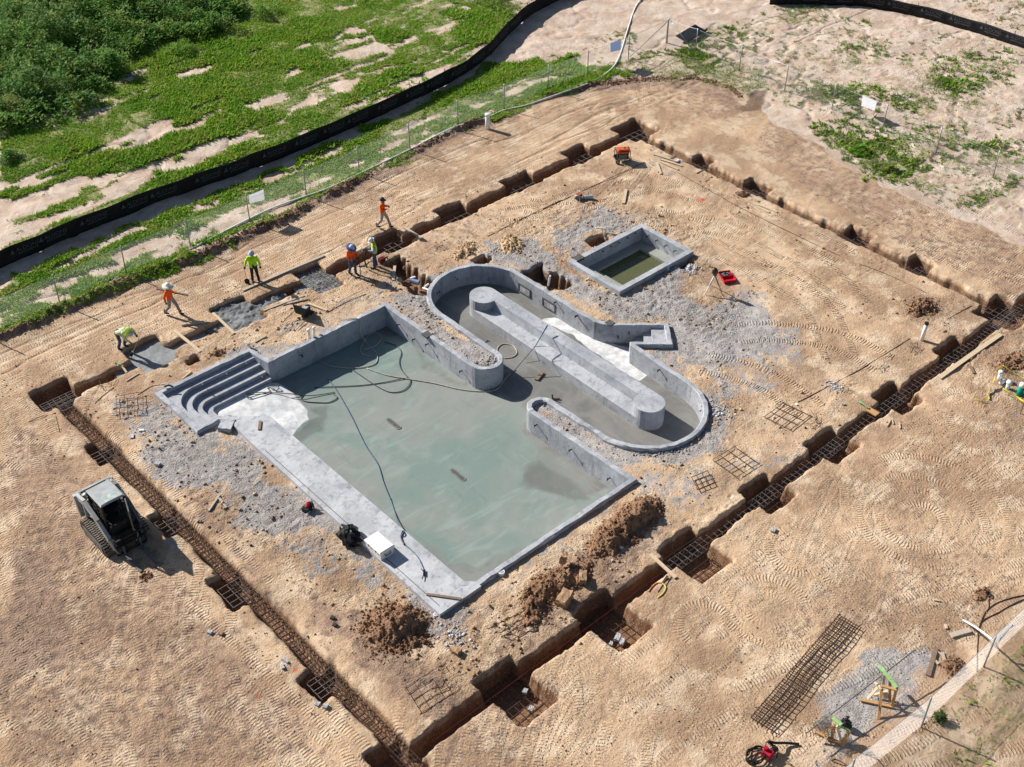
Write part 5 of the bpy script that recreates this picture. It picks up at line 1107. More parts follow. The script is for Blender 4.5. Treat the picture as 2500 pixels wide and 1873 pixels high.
# ------------------------------------------------------------------ people
SKIN = simple('skin', (.36,.20,.13), .5, .1); HAIR = simple('dark_hair', (.02,.015,.012), .7)
def sphere_pts(c, r, nu=10, nv=7):
    return [Vector(c) + Vector((math.sin(math.pi*j/nv)*math.cos(2*math.pi*i/nu), math.sin(math.pi*j/nv)*math.sin(2*math.pi*i/nu), math.cos(math.pi*j/nv)))*r for j in range(nv+1) for i in range(nu)]
def blob(name, caps, vox, m, parent):
    """one continuous skin over tapered limbs: (p, q, r_p, r_q)"""
    bm = bmesh.new()
    for p, q, r1, r2 in caps:
        vs = [bm.verts.new(v) for v in sphere_pts(p, r1) + (sphere_pts(q, r2) if (Vector(p)-Vector(q)).length > 1e-5 else [])]
        r = bmesh.ops.convex_hull(bm, input=vs)
        bad = [g for g in r['geom_interior'] if isinstance(g, bmesh.types.BMVert)]
        if bad: bmesh.ops.delete(bm, geom=bad, context='VERTS')
    bmesh.ops.remove_doubles(bm, verts=bm.verts, dist=1e-6)
    me = bpy.data.meshes.new('tmp'); bm.to_mesh(me); bm.free()
    t = bpy.data.objects.new('tmp', me); COL.objects.link(t)
    md = t.modifiers.new('r', 'REMESH'); md.mode = 'VOXEL'; md.voxel_size = vox
    sm_ = t.modifiers.new('s', 'SMOOTH'); sm_.factor = .5; sm_.iterations = 2
    me2 = bpy.data.meshes.new_from_object(t.evaluated_get(bpy.context.evaluated_depsgraph_get())); me2.name = name
    bpy.data.objects.remove(t); bpy.data.meshes.remove(me)
    me2.materials.clear(); me2.materials.append(m); me2.polygons.foreach_set('use_smooth', [True]*len(me2.polygons))
    o = bpy.data.objects.new(name, me2); COL.objects.link(o); o.parent = parent; return o
def V3(*a): return Vector(a)
def pose(stride=0.0, **k):
    J = dict(pel=V3(0,0,.96), chest=V3(0,.0,1.30), neck=V3(0,0,1.49), head=V3(0,-.02,1.63), face=V3(0,-1,-.15),
      shL=V3(.19,0,1.42), shR=V3(-.19,0,1.42), elL=V3(.25,.03,1.14), elR=V3(-.25,.03,1.14), haL=V3(.26,-.08,.90), haR=V3(-.26,-.08,.90),
      hipL=V3(.095,0,.93), hipR=V3(-.095,0,.93), knL=V3(.11,-.03,.51), knR=V3(-.11,-.03,.51), anL=V3(.12,0,.09), anR=V3(-.12,0,.09))
    if stride:
        J['knL'] = V3(.10,-.19*stride-.04,.52); J['anL'] = V3(.10,-.34*stride,.10); J['knR'] = V3(-.10,.05*stride,.51); J['anR'] = V3(-.10,.34*stride,.13)
    for a, b in k.items(): J[a] = Vector(b)
    return J
def hand_caps(wrist, d, palmn, thumb, curl=.6):
    """palm, four bent fingers of different lengths and a thumb off the side"""
    d = Vector(d).normalized(); n = Vector(palmn); n = (n - d*n.dot(d)).normalized(); s = d.cross(n)*thumb; C = []
    k = Vector(wrist) + d*.085
    for j in (-.030, -.010, .010, .028): C.append((Vector(wrist)+s*j*.7, k + s*j, .017, .014))
    for j, L in ((.030,.070),(.010,.080),(-.010,.074),(-.029,.058)):
        b = k + s*j; a = b + (d*math.cos(curl*.6) + n*math.sin(curl*.6))*L*.5; e = a + (d*math.cos(curl*2) + n*math.sin(curl*2))*L*.5; C += [(b, a, .0115, .010), (a, e, .010, .008)]
    b = Vector(wrist) + d*.03 + s*.028; a = b + (d*.6 + s*.7 + n*.3).normalized()*.04; C += [(b, a, .014, .012), (a, a + (d*.8 + n*.6).normalized()*.032, .012, .009)]
    return C
def person(label, loc, heading, J, jacket, trousers, boots, gloves=True, hat='hard', hatm=None, brimm=None, vest=None, sleeves=None, curl=1.1, hd=None):
    rz = math.atan2(heading[0], -heading[1]); t = thing('person', label, 'person', loc, rz, 'workers in safety clothing')
    H = J['head']; f = J['face'].normalized(); up = (J['head'] - J['neck']).normalized(); f = (f - up*f.dot(up)).normalized(); sd = f.cross(up)
    C = [(H + up*.03, H - up*.035 + f*.015, .098, .078), (H - up*.06 + f*.03, H - up*.08 + f*.045, .055, .04), (J['neck'] - up*.04, H - up*.05, .058, .055),
         (H + f*.10 - up*.005, H + f*.112 - up*.03, .012, .017), (H + f*.088 - up*.062 + sd*.018, H + f*.088 - up*.062 - sd*.018, .012, .012),
         (H + sd*.092, H + sd*.096 - up*.03, .016, .012), (H - sd*.092, H - sd*.096 - up*.03, .016, .012)]
    for s in 'LR':
        C += [(J['sh'+s], J['el'+s], .048, .040), (J['el'+s], J['ha'+s], .040, .028), (J['hip'+s], J['kn'+s], .075, .05), (J['kn'+s], J['an'+s], .05, .036)]
        d = (J['ha'+s] - J['el'+s]); C += hand_caps(J['ha'+s], d, f if s == 'L' else f, 1 if s == 'L' else -1, curl)
        toe = J['an'+s] + V3(0,-.15,-.05); C.append((J['an'+s] - V3(0,-.03,.04), toe, .036, .03))
    C += [(J['shL']*.6+J['shR']*.4, J['shL']*.4+J['shR']*.6, .085, .085), (J['chest'] + sd*.07, J['pel'] + sd*.06, .10, .10), (J['chest'] - sd*.07, J['pel'] - sd*.06, .10, .10), (J['shL'], J['chest'], .06, .09), (J['shR'], J['chest'], .06, .09)]
    blob('body', C, .0095, SKIN, t)
    ey = MB()
    for s in (-1, 1): ey.ball(H + f*.088 + up*.012 + sd*.034*s, .012, 8, 6)
    ey.build('eyes', BLACKP, t, True)
    # jacket
    C = [(J['shL'], J['shR'], .082, .082), (J['chest'] + sd*.085, J['pel'] + sd*.085 - V3(0,0,.02), .122, .118), (J['chest'] - sd*.085, J['pel'] - sd*.085 - V3(0,0,.02), .122, .118), (J['shL'], J['chest'], .082, .11), (J['shR'], J['chest'], .082, .11), (J['neck']*.75+J['chest']*.25, J['neck'] - (J['neck']-J['chest'])*.1, .085, .07)]
    A = []
    for s in 'LR':
        w = J['ha'+s]; A += [(J['sh'+s], J['el'+s], .078, .064), (J['el'+s], w + (J['el'+s]-w)*.10, .064, .050)]
    if sleeves: blob('sleeves', A, .016, sleeves, t); blob('jacket', C, .016, jacket, t)
    else: blob('jacket', C + A, .016, jacket, t)
    if vest:
        m = MB()
        for k in (.35, .72):
            c = J['chest'].lerp(J['pel'], k); ax = (J['pel']-J['chest']).normalized(); x = sd; y = ax.cross(x); m.tube([c + x*.215*math.cos(a) + y*.132*math.sin(a) for a in [2*math.pi*i/20 for i in range(20)]], .018, 6, closed=True)
        m.build('reflective_stripe', simple('reflective_tape', (.62,.64,.60), .3), t, True)
    C = [(J['hipL'], J['hipR'], .115, .115), (J['pel'] + V3(0,0,.02), J['pel'], .125, .12)]
    for s in 'LR': C += [(J['hip'+s], J['kn'+s], .105, .078), (J['kn'+s], J['an'+s] + V3(0,0,.03), .076, .070)]
    blob('trousers', C, .016, trousers, t)
    C = []
    for s in 'LR':
        a = J['an'+s]; C += [(a + V3(0,.0,.10), a, .068, .058), (a - V3(0,-.03,.035), a + V3(0,-.17,-.05), .052, .042)]
    blob('boots', C, .014, boots, t)
    if gloves:
        C = []
        for s in 'LR': 
            d = (J['ha'+s] - J['el'+s]); C += [(p, q, a*1.18, b_*1.18) for p, q, a, b_ in hand_caps(J['ha'+s], d, f, 1 if s == 'L' else -1, curl)] + [(J['ha'+s] - d.normalized()*.05, J['ha'+s], .042, .036)]
        blob('gloves', C, .008, BLACKP if gloves is True else gloves, t)
    # helmet: dome, ridge, brim
    hm = MB(); prof = [(0, .160), (.05, .152), (.09, .128), (.118, .085), (.126, .04), (.128, .02), (.17 if hat == 'hard' else .15, .012), (.172 if hat == 'hard' else .15, .002), (.12, .006)]
    n = 20; V = []; F = []; c = H + up*.035
    for r, z in prof:
        for i in range(n):
            a = 2*math.pi*i/n; v = sd*math.cos(a)*r*.94 + f*math.sin(a)*r*(1.08 + (.12 if math.sin(a) > .5 and r > .14 else 0)); V.append(c + v + up*z)
    for j in range(len(prof)-1):
        for i in range(n): F.append((j*n+i, j*n+(i+1) % n, (j+1)*n+(i+1) % n, (j+1)*n+i))
    hm.add(V, F); hm.tube([c + f*.11 + up*.115, c + up*.165, c - f*.11 + up*.115], .014, 6); ho = hm.build('hard_hat', hatm, t, True)
    if hat == 'wide':
        bm_ = MB(); V = []; F = []
        prof = [(.12,.018),(.18,.012),(.24,-.01),(.27,-.035),(.268,-.042),(.18,.002),(.12,.008)]
        for r, z in prof:
            for i in range(n):
                a = 2*math.pi*i/n; V.append(c + (sd*math.cos(a) + f*math.sin(a))*r + up*(z + .012*math.sin(3*a)*r*3))
        for j in range(len(prof)-1):
            for i in range(n): F.append((j*n+i, j*n+(i+1) % n, (j+1)*n+(i+1) % n, (j+1)*n+i))
        bm_.add(V, F).build('sun_brim', brimm, t, True)
        nk = MB(); V = []; F = []
        for j in range(4):
            for i in range(9):
                a = math.radians(-20 - 140*i/8); r = .13 + .02*j; V.append(c + (sd*math.cos(a) + f*math.sin(a))*r - up*(.07*j - .0) + sd*.006*math.sin(i*2+j))
        for j in range(3):
            for i in range(8): F.append((j*9+i, j*9+i+1, (j+1)*9+i+1, (j+1)*9+i))
        k = nk.add(V, F).build('neck_shade', brimm, t, True); s = k.modifiers.new('thick', 'SOLIDIFY'); s.thickness = .008
    return t
LIME = simple('lime_fabric', (.42,.78,.02), .7, .2, 9); HIVIS = simple('orange_fabric', (.88,.12,.015), .7, .2, 9); VEST = simple('yellow_vest', (.52,.74,.08), .7, .15, 9); GREYS = simple('grey_fabric', (.30,.32,.34), .8, .3, 9); PALES = simple('pale_fabric', (.55,.62,.40), .7, .2, 9)
BLACKT = simple('black_trousers', (.022,.022,.026), .8, .3); GREYT = simple('grey_trousers', (.27,.26,.27), .8, .3); PALET = simple('stone_trousers', (.42,.38,.33), .8, .25); JEANS = simple('blue_jeans', (.055,.085,.16), .8, .35)
BOOT = simple('dark_boots', (.025,.02,.018), .7); BROWNB = simple('brown_boots', (.07,.045,.03), .8)
HW = simple('white_helmet', (.75,.76,.76), .3, .05); HB = simple('blue_helmet', (.10,.18,.42), .3, .1); HLB = simple('pale_blue_helmet', (.36,.44,.56), .3, .1); HD = simple('dark_helmet', (.05,.05,.06), .25); HG = simple('grey_helmet', (.45,.48,.52), .3)
BRIMG = simple('lime_brim', (.50,.68,.10), .8, .15); BRIMW = simple('pale_green_brim', (.66,.70,.55), .8, .15); BRIMB = simple('blue_brim', (.08,.12,.30), .8, .2)
IR = Vector((_ct, -_st)); IC = Vector((-_st, -_ct))   # towards picture right / towards the camera
def hd_(r, c): v = IR*r + IC*c; return (v.x, v.y)
p1 = at('m', 470, 685, 0)
person('person in lime jacket and black trousers standing with a shovel by the long board', p1, hd_(.15, 1), pose(knL=(.14,-.05,.51), anL=(.19,-.06,.09), anR=(-.13,.02,.09), elR=(-.33,.02,1.18), haR=(-.40,-.10,.98), elL=(.30,.02,1.16), haL=(.34,-.06,.92), face=(.1,-1,-.5)), LIME, BLACKT, BROWNB, hatm=HLB)
p2 = at('l', 1100, 940, 0)
person('person in orange shirt and wide pale hat walking with a beam under one arm', p2, hd_(1, .25), pose(1.0, elL=(.29,.10,1.17), haL=(.27,-.16,1.08), elR=(-.30,.10,1.16), haR=(-.34,.05,.92), face=(0,-1,-.35)), HIVIS, GREYT, BOOT, hat='wide', hatm=HW, brimm=BRIMW)
p3 = at('l', 330, 1470, 0)
person('person in pale lime shirt bending over the smooth concrete with a tool', p3, hd_(1, .45), pose(pel=(0,.10,.92), chest=(0,-.24,1.10), neck=(0,-.42,1.12), head=(0,-.56,1.07), face=(0,-.35,-1), shL=(.19,-.36,1.11), shR=(-.19,-.36,1.11), elL=(.31,-.52,.95), haL=(.20,-.74,.86), elR=(-.26,-.48,.85), haR=(-.12,-.60,.63), hipL=(.095,.10,.90), hipR=(-.095,.10,.90), knL=(.14,-.08,.50), knR=(-.14,-.02,.50), anL=(.16,.04,.09), anR=(-.16,.12,.09)), PALES, JEANS, BOOT, hat='wide', hatm=HG, brimm=BRIMG)
p4 = at('n', 690, 680, 0)
person('person in orange shirt and stone trousers walking along the far trench looking at a phone', p4, hd_(1, .2), pose(.95, elL=(.27,.0,1.16), haL=(.16,-.24,1.22), elR=(-.26,-.02,1.16), haR=(-.14,-.25,1.20), face=(0,-1,-.45)), HIVIS, PALET, BROWNB, gloves=False, hatm=HD)
p5 = at('n', 245, 1360, 0)
person('person in orange shirt and blue wide hat leading a black hose at the trench', p5, hd_(.8, .6), pose(.35, elL=(.25,-.08,1.14), haL=(.12,-.30,1.06), elR=(-.27,-.02,1.13), haR=(-.16,-.24,.98), head=(0,-.07,1.61), face=(0,-1,-.6)), HIVIS, JEANS, BOOT, hat='wide', hatm=HLB, brimm=BRIMB)
p6 = at('n', 575, 1265, 0)
person('person in yellow vest over grey shirt and white helmet holding a vibrator at the trench', p6, hd_(-1, .25), pose(.2, elL=(.26,-.06,1.14), haL=(.12,-.32,1.12), elR=(-.27,-.06,1.14), haR=(-.14,-.34,1.06), head=(0,-.09,1.61), face=(0,-1,-.7)), VEST, JEANS, BROWNB, hatm=HW, vest=True, sleeves=GREYS)
# what they hold
def shovel(label, a, b, up_, m=DWOOD):
    a, b = Vector(a), Vector(b); d = (b-a).normalized(); t = thing('shovel', label, 'shovel', a); MB().tube([(0,0,0), (b-a)*.99], .018, 7).build('handle', PINE, t, True)
    x = d.cross(Vector(up_)).normalized(); n_ = x.cross(d); V = []; F = []
    for i, (l, w) in enumerate(((0,.09),(.06,.125),(.2,.125),(.27,.11))):
        for k in (-1, -.5, 0, .5, 1): V.append((b-a) + d*l + x*w*k + n_*.03*(k*k))
    for i in range(3):
        for k in range(4): F.append((i*5+k, i*5+k+1, (i+1)*5+k+1, (i+1)*5+k))
    o = MB().add(V, F).build('blade', BLACKP, t, True, False); s = o.modifiers.new('thick', 'SOLIDIFY'); s.thickness = .008
    g = MB().tube([-x*.06, x*.06], .016, 6).build('grip', DARKM, t); return t
def loc_pt(p, h, v): 
    rz = math.atan2(h[0], -h[1]); return Vector(p) + Matrix.Rotation(rz, 3, 'Z') @ Vector(v)
h1 = hd_(.15, 1); shovel('upright square shovel held by the worker in lime jacket', loc_pt(p1, h1, (-.46,-.16,1.25)), loc_pt(p1, h1, (-.40,-.10,.27)), (IC.x, IC.y, .2))
h3 = hd_(1, .45); shovel('shovel held by the bending worker over the smooth concrete', loc_pt(p3, h3, (.42,-.98,1.12)), loc_pt(p3, h3, (-.12,-.66,.10)), (0,0,1))
h2 = hd_(1, .25); a = loc_pt(p2, h2, (.29,.78,1.16)); b = loc_pt(p2, h2, (.29,-.82,1.06)); o = MB().bar((0,0,0), b-a, .09, .07).build('timber_beam', DWOOD); o.location = a; tag(o, 'dark square beam carried under the arm of the walking worker', 'beam')
h4 = hd_(1, .2); o = MB().box((0,0,0), (.075,.012,.15), Matrix.Rotation(-.6, 3, 'X')).build('phone', BLACKP); o.location = loc_pt(p4, h4, (.03,-.34,1.27)); o.rotation_euler = (0,0,math.atan2(h4[0], -h4[1])); tag(o, 'black phone held up by the walking worker in stone trousers', 'phone')
h5 = hd_(.8, .6); P = [loc_pt(p5, h5, v) for v in ((.10,-.42,1.03),(.04,-.5,.8),(0,-.55,.4),(-.02,-.5,.05),(-.2,-.3,.03))]; o = MB().tube(smooth_path([p-P[0] for p in P], 6), .022, 7).build('hose', DHOSE, smooth=True); o.location = P[0]; tag(o, 'black hose hanging from the hands of the worker in blue hat', 'hose')
h6 = hd_(-1, .25); P = loc_pt(p6, h6, (0,-.42,1.10)); t = thing('concrete_vibrator', 'handheld vibrator with dark motor held by the worker in yellow vest', 'vibrator', P); MB().tube([(-.16,.1,.03),(.16,-.02,-.02)], .075, 12).build('motor', simple('vibrator_grey', (.16,.16,.15), .5), t); MB().tube(smooth_path([(.0,0,-.05),(-.12,-.02,-.4),(-.1,-.02,-.75),(-.05,-.05,-1.0)], 5), .035, 8).build('shaft', BLACKP, t, True); MB().tube([(-.1,.0,.12),(.1,-.06,.10)], .015, 6).build('handle', DARKM, t)
p = at('n', 665, 1195, .0); t = thing('petrol_pump', 'small dark red motor on sand behind the worker in yellow vest', 'motor', p); MB().box((0,0,.18),(.32,.22,.24)).build('engine', simple('dark_red', (.10,.012,.012), .5), t); MB().tube([(.16,0,.22),(.34,0,.22),(.36,0,.1)], .03, 8).build('exhaust', DARKM, t); MB().tube(smooth_path([(.2,.0,.05),(.34,.1,.1),(.4,0,.2),(.3,-.08,.28)], 5), .018, 6).build('handle', DARKM, t)
for k, L in enumerate(([('n',560,1275),('n',450,1255),('n',330,1250)], [('n',480,1180),('n',420,1230),('n',300,1240)])): rod(*[L[0][0]], [q[1:] for q in L], .018, DHOSE, ['black hose lying on sand from the vibrator worker to the hose worker','thin black hose curving behind the vibrator worker'][k], 'hose', 'hose')
# ------------------------------------------------------------------ compact track loader
CREAMP = simple('loader_cream', (.50,.47,.38), .4, .18, 3, dirt=.35); WPNT = simple('loader_white', (.40,.425,.44), .4, .18, 4, dirt=.45); LGREY = simple('loader_grey', (.13,.135,.14), .5, .2, 5, dirt=.4); LBLK = simple('loader_black', (.02,.021,.023), .45, .3, 5, dirt=.15); RUBB = simple('track_rubber', (.035,.033,.032), .8, .3, 6, dirt=.55); LUGM = simple('dusty_rubber', (.22,.19,.155), .9, .3, 9); GLASS = simple('tinted_glass', (.03,.04,.045), .05); HATCH = simple('roof_hatch_glass', (.45,.53,.50), .15); YELS = simple('pale_yellow_slats', (.66,.60,.36), .6)
def loader(x, y, rz):
    t = thing('track_loader', 'cream and grey compact track loader with open cab door beside the west trench', 'loader', (x, y, gz(x, y)), rz)
    for s in (-1, 1):
        cx = s*.76; prof = [(-1.0,.12),(-.86,.02),(.72,.02),(.92,.16),(.96,.36),(.84,.60),(.66,.66),(-.62,.58),(-.92,.44),(-1.04,.28)]
        m = MB(); n = len(prof); V = [(cx-.19, a, b) for a, b in prof] + [(cx+.19, a, b) for a, b in prof]; F = [(i, (i+1) % n, n+(i+1) % n, n+i) for i in range(n)] + [tuple(range(n)), tuple(range(n, 2*n))[::-1]]
        tr = m.add(V, F).build('track', RUBB, t); lug = MB(); P = [Vector((0, a, b)) for a, b in prof] + [Vector((0, *prof[0]))]
        tot = sum((P[i+1]-P[i]).length for i in range(n)); d = 0; acc = 0
        for i in range(n):
            e = P[i+1]-P[i]; L = e.length; e.normalize(); nr = Vector((0, -e.z, e.y)); nr = nr if nr.dot((P[i]+P[i+1])/2 - Vector((0,-.05,.33))) > 0 else -nr
            while d < acc + L:
                c = P[i] + e*(d-acc) + nr*.012
                for q, dy in ((-.10,.02),(.10,-.02)): lug.box((cx+q, c.y + e.y*dy, c.z + e.z*dy), (.17,.055,.045), Matrix((Vector((1,0,0)), e, Vector((1,0,0)).cross(e))).transposed())
                d += .115
            acc += L
        lug.build('lugs', LUGM, tr)
        fr = MB(); fr.box((s*.955,-.05,.32),(.03,1.5,.30)); 
        for yy in (-.75,-.4,-.05,.3,.62): fr.tube([(s*.93,yy,.16),(s*.975,yy,.16)], .11, 14)
        fr.build('track_frame', LGREY, tr)
    m = MB(); m.box((0,.10,.62),(1.12,1.9,.62)); m.box((0,-.72,.42),(1.0,.4,.36)); m.build('chassis', LBLK, t)
    m = MB(); m.box((0,1.10,.92),(1.20,.46,.90)); m.box((0,1.345,.85),(1.1,.04,.7)); eh = m.build('engine_cover', CREAMP, t); q = MB(); q.box((-.14,1.12,1.40),(.52,.26,.05)); q.box((.36,1.12,1.40),(.30,.26,.05)); q.build('vent_panel', YELS, eh)
    q = MB(); q.box((0,1.375,.95),(.8,.03,.4)); q.build('rear_grille', LBLK, eh)
    cab = MB()
    for sx in (-1, 1):
        cab.bar((sx*.46,-.62,.75),(sx*.46,-.50,2.02),.07,.07); cab.bar((sx*.46,.55,.9),(sx*.46,.60,2.02),.08,.08); cab.bar((sx*.46,-.05,.95),(sx*.46,.0,2.0),.05,.05)
        for k in range(5): cab.bar((sx*.465,-.5,1.15+.17*k),(sx*.465,.55,1.15+.17*k),.02,.015)
    cab.box((0,.60,1.5),(.9,.04,1.0)); cab.box((0,.0,.93),(.92,1.1,.06)); c = cab.build('cab', LBLK, t)
    r = MB(); V = []
    for a, z in ((0,2.04),(.06,2.10)):
        V += [(-.50+a,-.56+a,z),(.50-a,-.56+a,z),(.50-a,.66-a,z),(-.50+a,.66-a,z)]
    r.add(V, [(0,1,2,3)[::-1],(4,5,6,7)] + [(i,(i+1)%4,4+(i+1)%4,4+i) for i in range(4)]); ro = r.build('roof', WPNT, c); h = MB(); h.box((.02,-.33,2.105),(.52,.34,.02)); h.build('roof_hatch', HATCH, ro)
    s = MB(); s.box((0,.15,1.05),(.5,.5,.14)); s.box((0,.40,1.38),(.48,.14,.6)); s.build('seat', LBLK, c)
    for sx in (-1,1): MB().tube([(sx*.3,-.2,1.0),(sx*.28,-.28,1.35)], .03, 8).build('joystick', LBLK, c)
    d = MB(); R = Matrix.Rotation(math.radians(72), 3, 'Z'); o0 = Vector((.44,-.62,1.40))
    for (a, b) in (((0,0,-.6),(0,0,.58)), ((-.72,0,-.5),(-.72,0,.5)), ((0,0,.58),(-.72,0,.5)), ((0,0,-.6),(-.72,0,-.5))): d.bar(o0 + R @ Vector(a), o0 + R @ Vector(b), .045, .045)
    do = d.build('door', LGREY, t); g = MB(); g.add([o0 + R @ Vector(v) for v in ((-.03,0,-.55),(-.69,0,-.47),(-.69,0,.47),(-.03,0,.55))], [(0,1,2,3)]); go = g.build('door_glass', HATCH, do); sl = go.modifiers.new('thick', 'SOLIDIFY'); sl.thickness = .01
    for sx in (-1, 1):
        a = MB(); path = [(sx*.68,1.22,1.48),(sx*.68,.55,1.62),(sx*.68,-.35,1.28),(sx*.66,-1.0,.78),(sx*.58,-1.22,.36)]
        for i in range(len(path)-1): a.bar(path[i], path[i+1], .13, [.22,.24,.24,.20][i])
        ar = a.build('lift_arm', WPNT if sx < 0 else LGREY, t); cy = MB(); cy.tube([(sx*.60,1.0,.62),(sx*.62,-.15,1.24)], .05, 10); cy.tube([(sx*.62,-.15,1.24),(sx*.64,-.5,1.16)], .03, 10); cy.build('cylinder', STEEL, ar)
        tw = MB(); tw.bar((sx*.66,1.12,.55),(sx*.68,1.26,1.56),.16,.30); tw.bar((sx*.66,.75,.7),(sx*.68,.70,1.5),.07,.10); tw.build('upright', WPNT, t)
        l = MB(); l.tube([(sx*.55,.66,1.86),(sx*.55,.74,1.86)], .06, 10); l.build('lamp', HW, t)
    m = MB(); m.box((0,1.30,1.52),(1.40,.10,.12)); m.build('cross_tube', WPNT, t); m = MB(); m.box((0,-1.02,.80),(1.22,.10,.14)); m.box((0,-.9,1.0),(.94,.06,.5)); m.build('front_cross_tube', LBLK, t)
    m = MB()
    for z in (.12,.48,.80): m.bar((-.62,-1.30,z),(.62,-1.30,z),.07,.07)
    for x_ in (-.60,-.2,.2,.60): m.bar((x_,-1.30,.08),(x_,-1.30,.95 if abs(x_) > .5 else .5),.05,.05)
    m.build('fork_carriage', LBLK, t)
    for sx in (-1, 1): f = MB(); f.bar((sx*.34,-1.34,.50),(sx*.34,-1.34,.06),.11,.05); f.bar((sx*.34,-1.32,.07),(sx*.34,-2.55,.05),.11,.045); f.build('fork', LGREY, t)
    m = MB(); m.tube(smooth_path([(-.56,-.9,.9),(-.66,-1.2,.7),(-.62,-1.36,.35),(-.5,-1.34,.2)], 5), .022, 6); m.tube(smooth_path([(.3,-1.0,.85),(.36,-1.25,.6),(.2,-1.34,.4)], 5), .02, 6); m.build('hydraulic_hose', STEEL, t, True)
loader(-19.95, 3.25, 0)
# ------------------------------------------------------------------ site gear
p = G('w', 245, 270); t = thing('generator', 'orange and black portable generator standing near the far corner of the trench', 'generator', p, math.radians(-35)); Z = 1
f = MB()
for sx in (-1,1):
    for sy in (-1,1): f.tube([(sx*.40,sy*.27,.12),(sx*.40,sy*.27,.72)], .022, 8)
    f.tube([(sx*.40,-.27,.72),(sx*.40,.27,.72)], .022, 8); f.tube([(sx*.40,-.27,.14),(sx*.40,.27,.14)], .022, 8)
for sy in (-1,1): f.tube([(-.40,sy*.27,.72),(.40,sy*.27,.72)], .022, 8); f.tube([(-.40,sy*.27,.14),(.40,sy*.27,.14)], .022, 8)
f.build('frame', BLACKP, t, True); m = MB(); m.box((.02,0,.66),(.68,.46,.20)); m.box((.02,0,.775),(.56,.36,.05)); m.build('fuel_tank', ORANGEP, t); m = MB(); m.tube([(.1,0,.79),(.1,0,.83)], .05, 12); m.build('fuel_cap', BLACKP, t)
m = MB(); m.box((.12,0,.34),(.42,.40,.36)); m.tube([(-.30,0,.34),(-.05,0,.34)], .16, 16); m.build('engine', LBLK, t); m = MB(); m.box((.0,-.255,.38),(.46,.04,.30)); m.build('control_panel', LGREY, t)
for sy in (-1,1): m = MB(); m.tube([(-.32,sy*.30,.12),(-.32,sy*.38,.12)], .125, 16); w = m.build('wheel', RUBB, t); q = MB(); q.tube([(-.32,sy*.375,.12),(-.32,sy*.39,.12)], .06, 12); q.build('hub', STEEL, w)
# laser level on its tripod
fe = [at('g', 450, 1105), at('g', 610, 830), at('g', 930, 1120)]; c = sum(fe, Vector())/3; apex = c + Vector((0,0,1.0)); t = thing('tripod', 'white and dark survey tripod carrying a level on sand near the small pool', 'tripod', c)
for i, q in enumerate(fe):
    l = MB(); d = q - apex; l.tube([(0,0,1.0) , Vector((0,0,1.0)) + d*.55], .032, 8); l.tube([Vector((0,0,1.0)) + d*.5, Vector((0,0,1.0)) + d], .02, 8); lg = l.build('leg', WPVC if i == 0 else LGREY, t, True)
m = MB(); m.tube([(0,0,.97),(0,0,1.04)], .10, 14); m.build('head', LGREY, t)
t2 = thing('laser_level', 'black laser level mounted on top of the survey tripod', 'level', apex + Vector((0,0,.04))); m = MB(); m.box((0,0,.12),(.20,.20,.20)); m.tube([(0,0,.22),(0,0,.31)], .07, 14); m.build('housing', LBLK, t2); m = MB(); m.tube([(0,-.09,.30),(0,-.09,.36),(0,.09,.36),(0,.09,.30)], .014, 6); m.build('handle', LBLK, t2)
# open red case
p = at('g', 1090, 720); t = thing('tool_case', 'open red plastic case lying on sand beside the survey tripod', 'case', p, math.radians(-28)); m = MB()
W_, D_, T_ = .62, .44, .15
for b in (((0,0,.012),(W_,D_,.02)),((-W_/2,0,T_/2),(.02,D_,T_)),((W_/2,0,T_/2),(.02,D_,T_)),((0,-D_/2,T_/2),(W_+.02,.02,T_)),((0,D_/2,T_/2),(W_+.02,.02,T_))): m.box(*b)
m.build('base', REDP, t); l = MB(); R = Matrix.Rotation(math.radians(-14), 3, 'X')
for b in (((0,.02+D_*.98,.06),(W_,D_,.02)),((-W_/2,.02+D_*.98,.10),(.02,D_,.08)),((W_/2,.02+D_*.98,.10),(.02,D_,.08)),((0,.02+D_*1.48,.10),(W_+.02,.02,.08))): l.box(*b)
ld = l.build('lid', REDP, t); q = MB(); q.box((0,D_*.98,.08),(.5,.34,.03)); q.build('lid_foam', BLACKP, ld); q = MB()
for i in range(9): q.box((random.uniform(-.2,.2), D_*.98+random.uniform(-.12,.12), .105), (.08,.05,.03), Matrix.Rotation(random.random()*3, 3, 'Z'))
q.build('small_tools', STEEL, ld)
# small pump and canister on the sand
p = G('r', 145, 740); t = thing('water_pump', 'small grey and red pump on sand above the small pool', 'pump', p, .4); m = MB(); m.tube([(-.2,0,.16),(.2,0,.16)], .14, 14); m.build('motor', LGREY, t); m = MB(); m.box((.02,0,.30),(.26,.2,.08)); m.build('cover', simple('faded_red', (.40,.10,.07), .5), t)
m = MB()
for sx in (-1,1): m.tube([(sx*.24,-.16,.02),(sx*.24,-.16,.36),(sx*.24,.16,.36),(sx*.24,.16,.02)], .016, 6)
m.build('frame', HW, t, True)
p = G('r', 250, 735); t = thing('canister', 'grey metal canister lying beside the small pump', 'canister', p, 1.0); m = MB(); m.tube([(0,-.26,.11),(0,-.22,.12),(0,.22,.12),(0,.26,.11)], [.06,.12,.12,.06], 14); m.build('tank', HG, t); MB().tube([(0,.25,.11),(0,.32,.11)], .03, 8).build('spout', BLACKP, t)
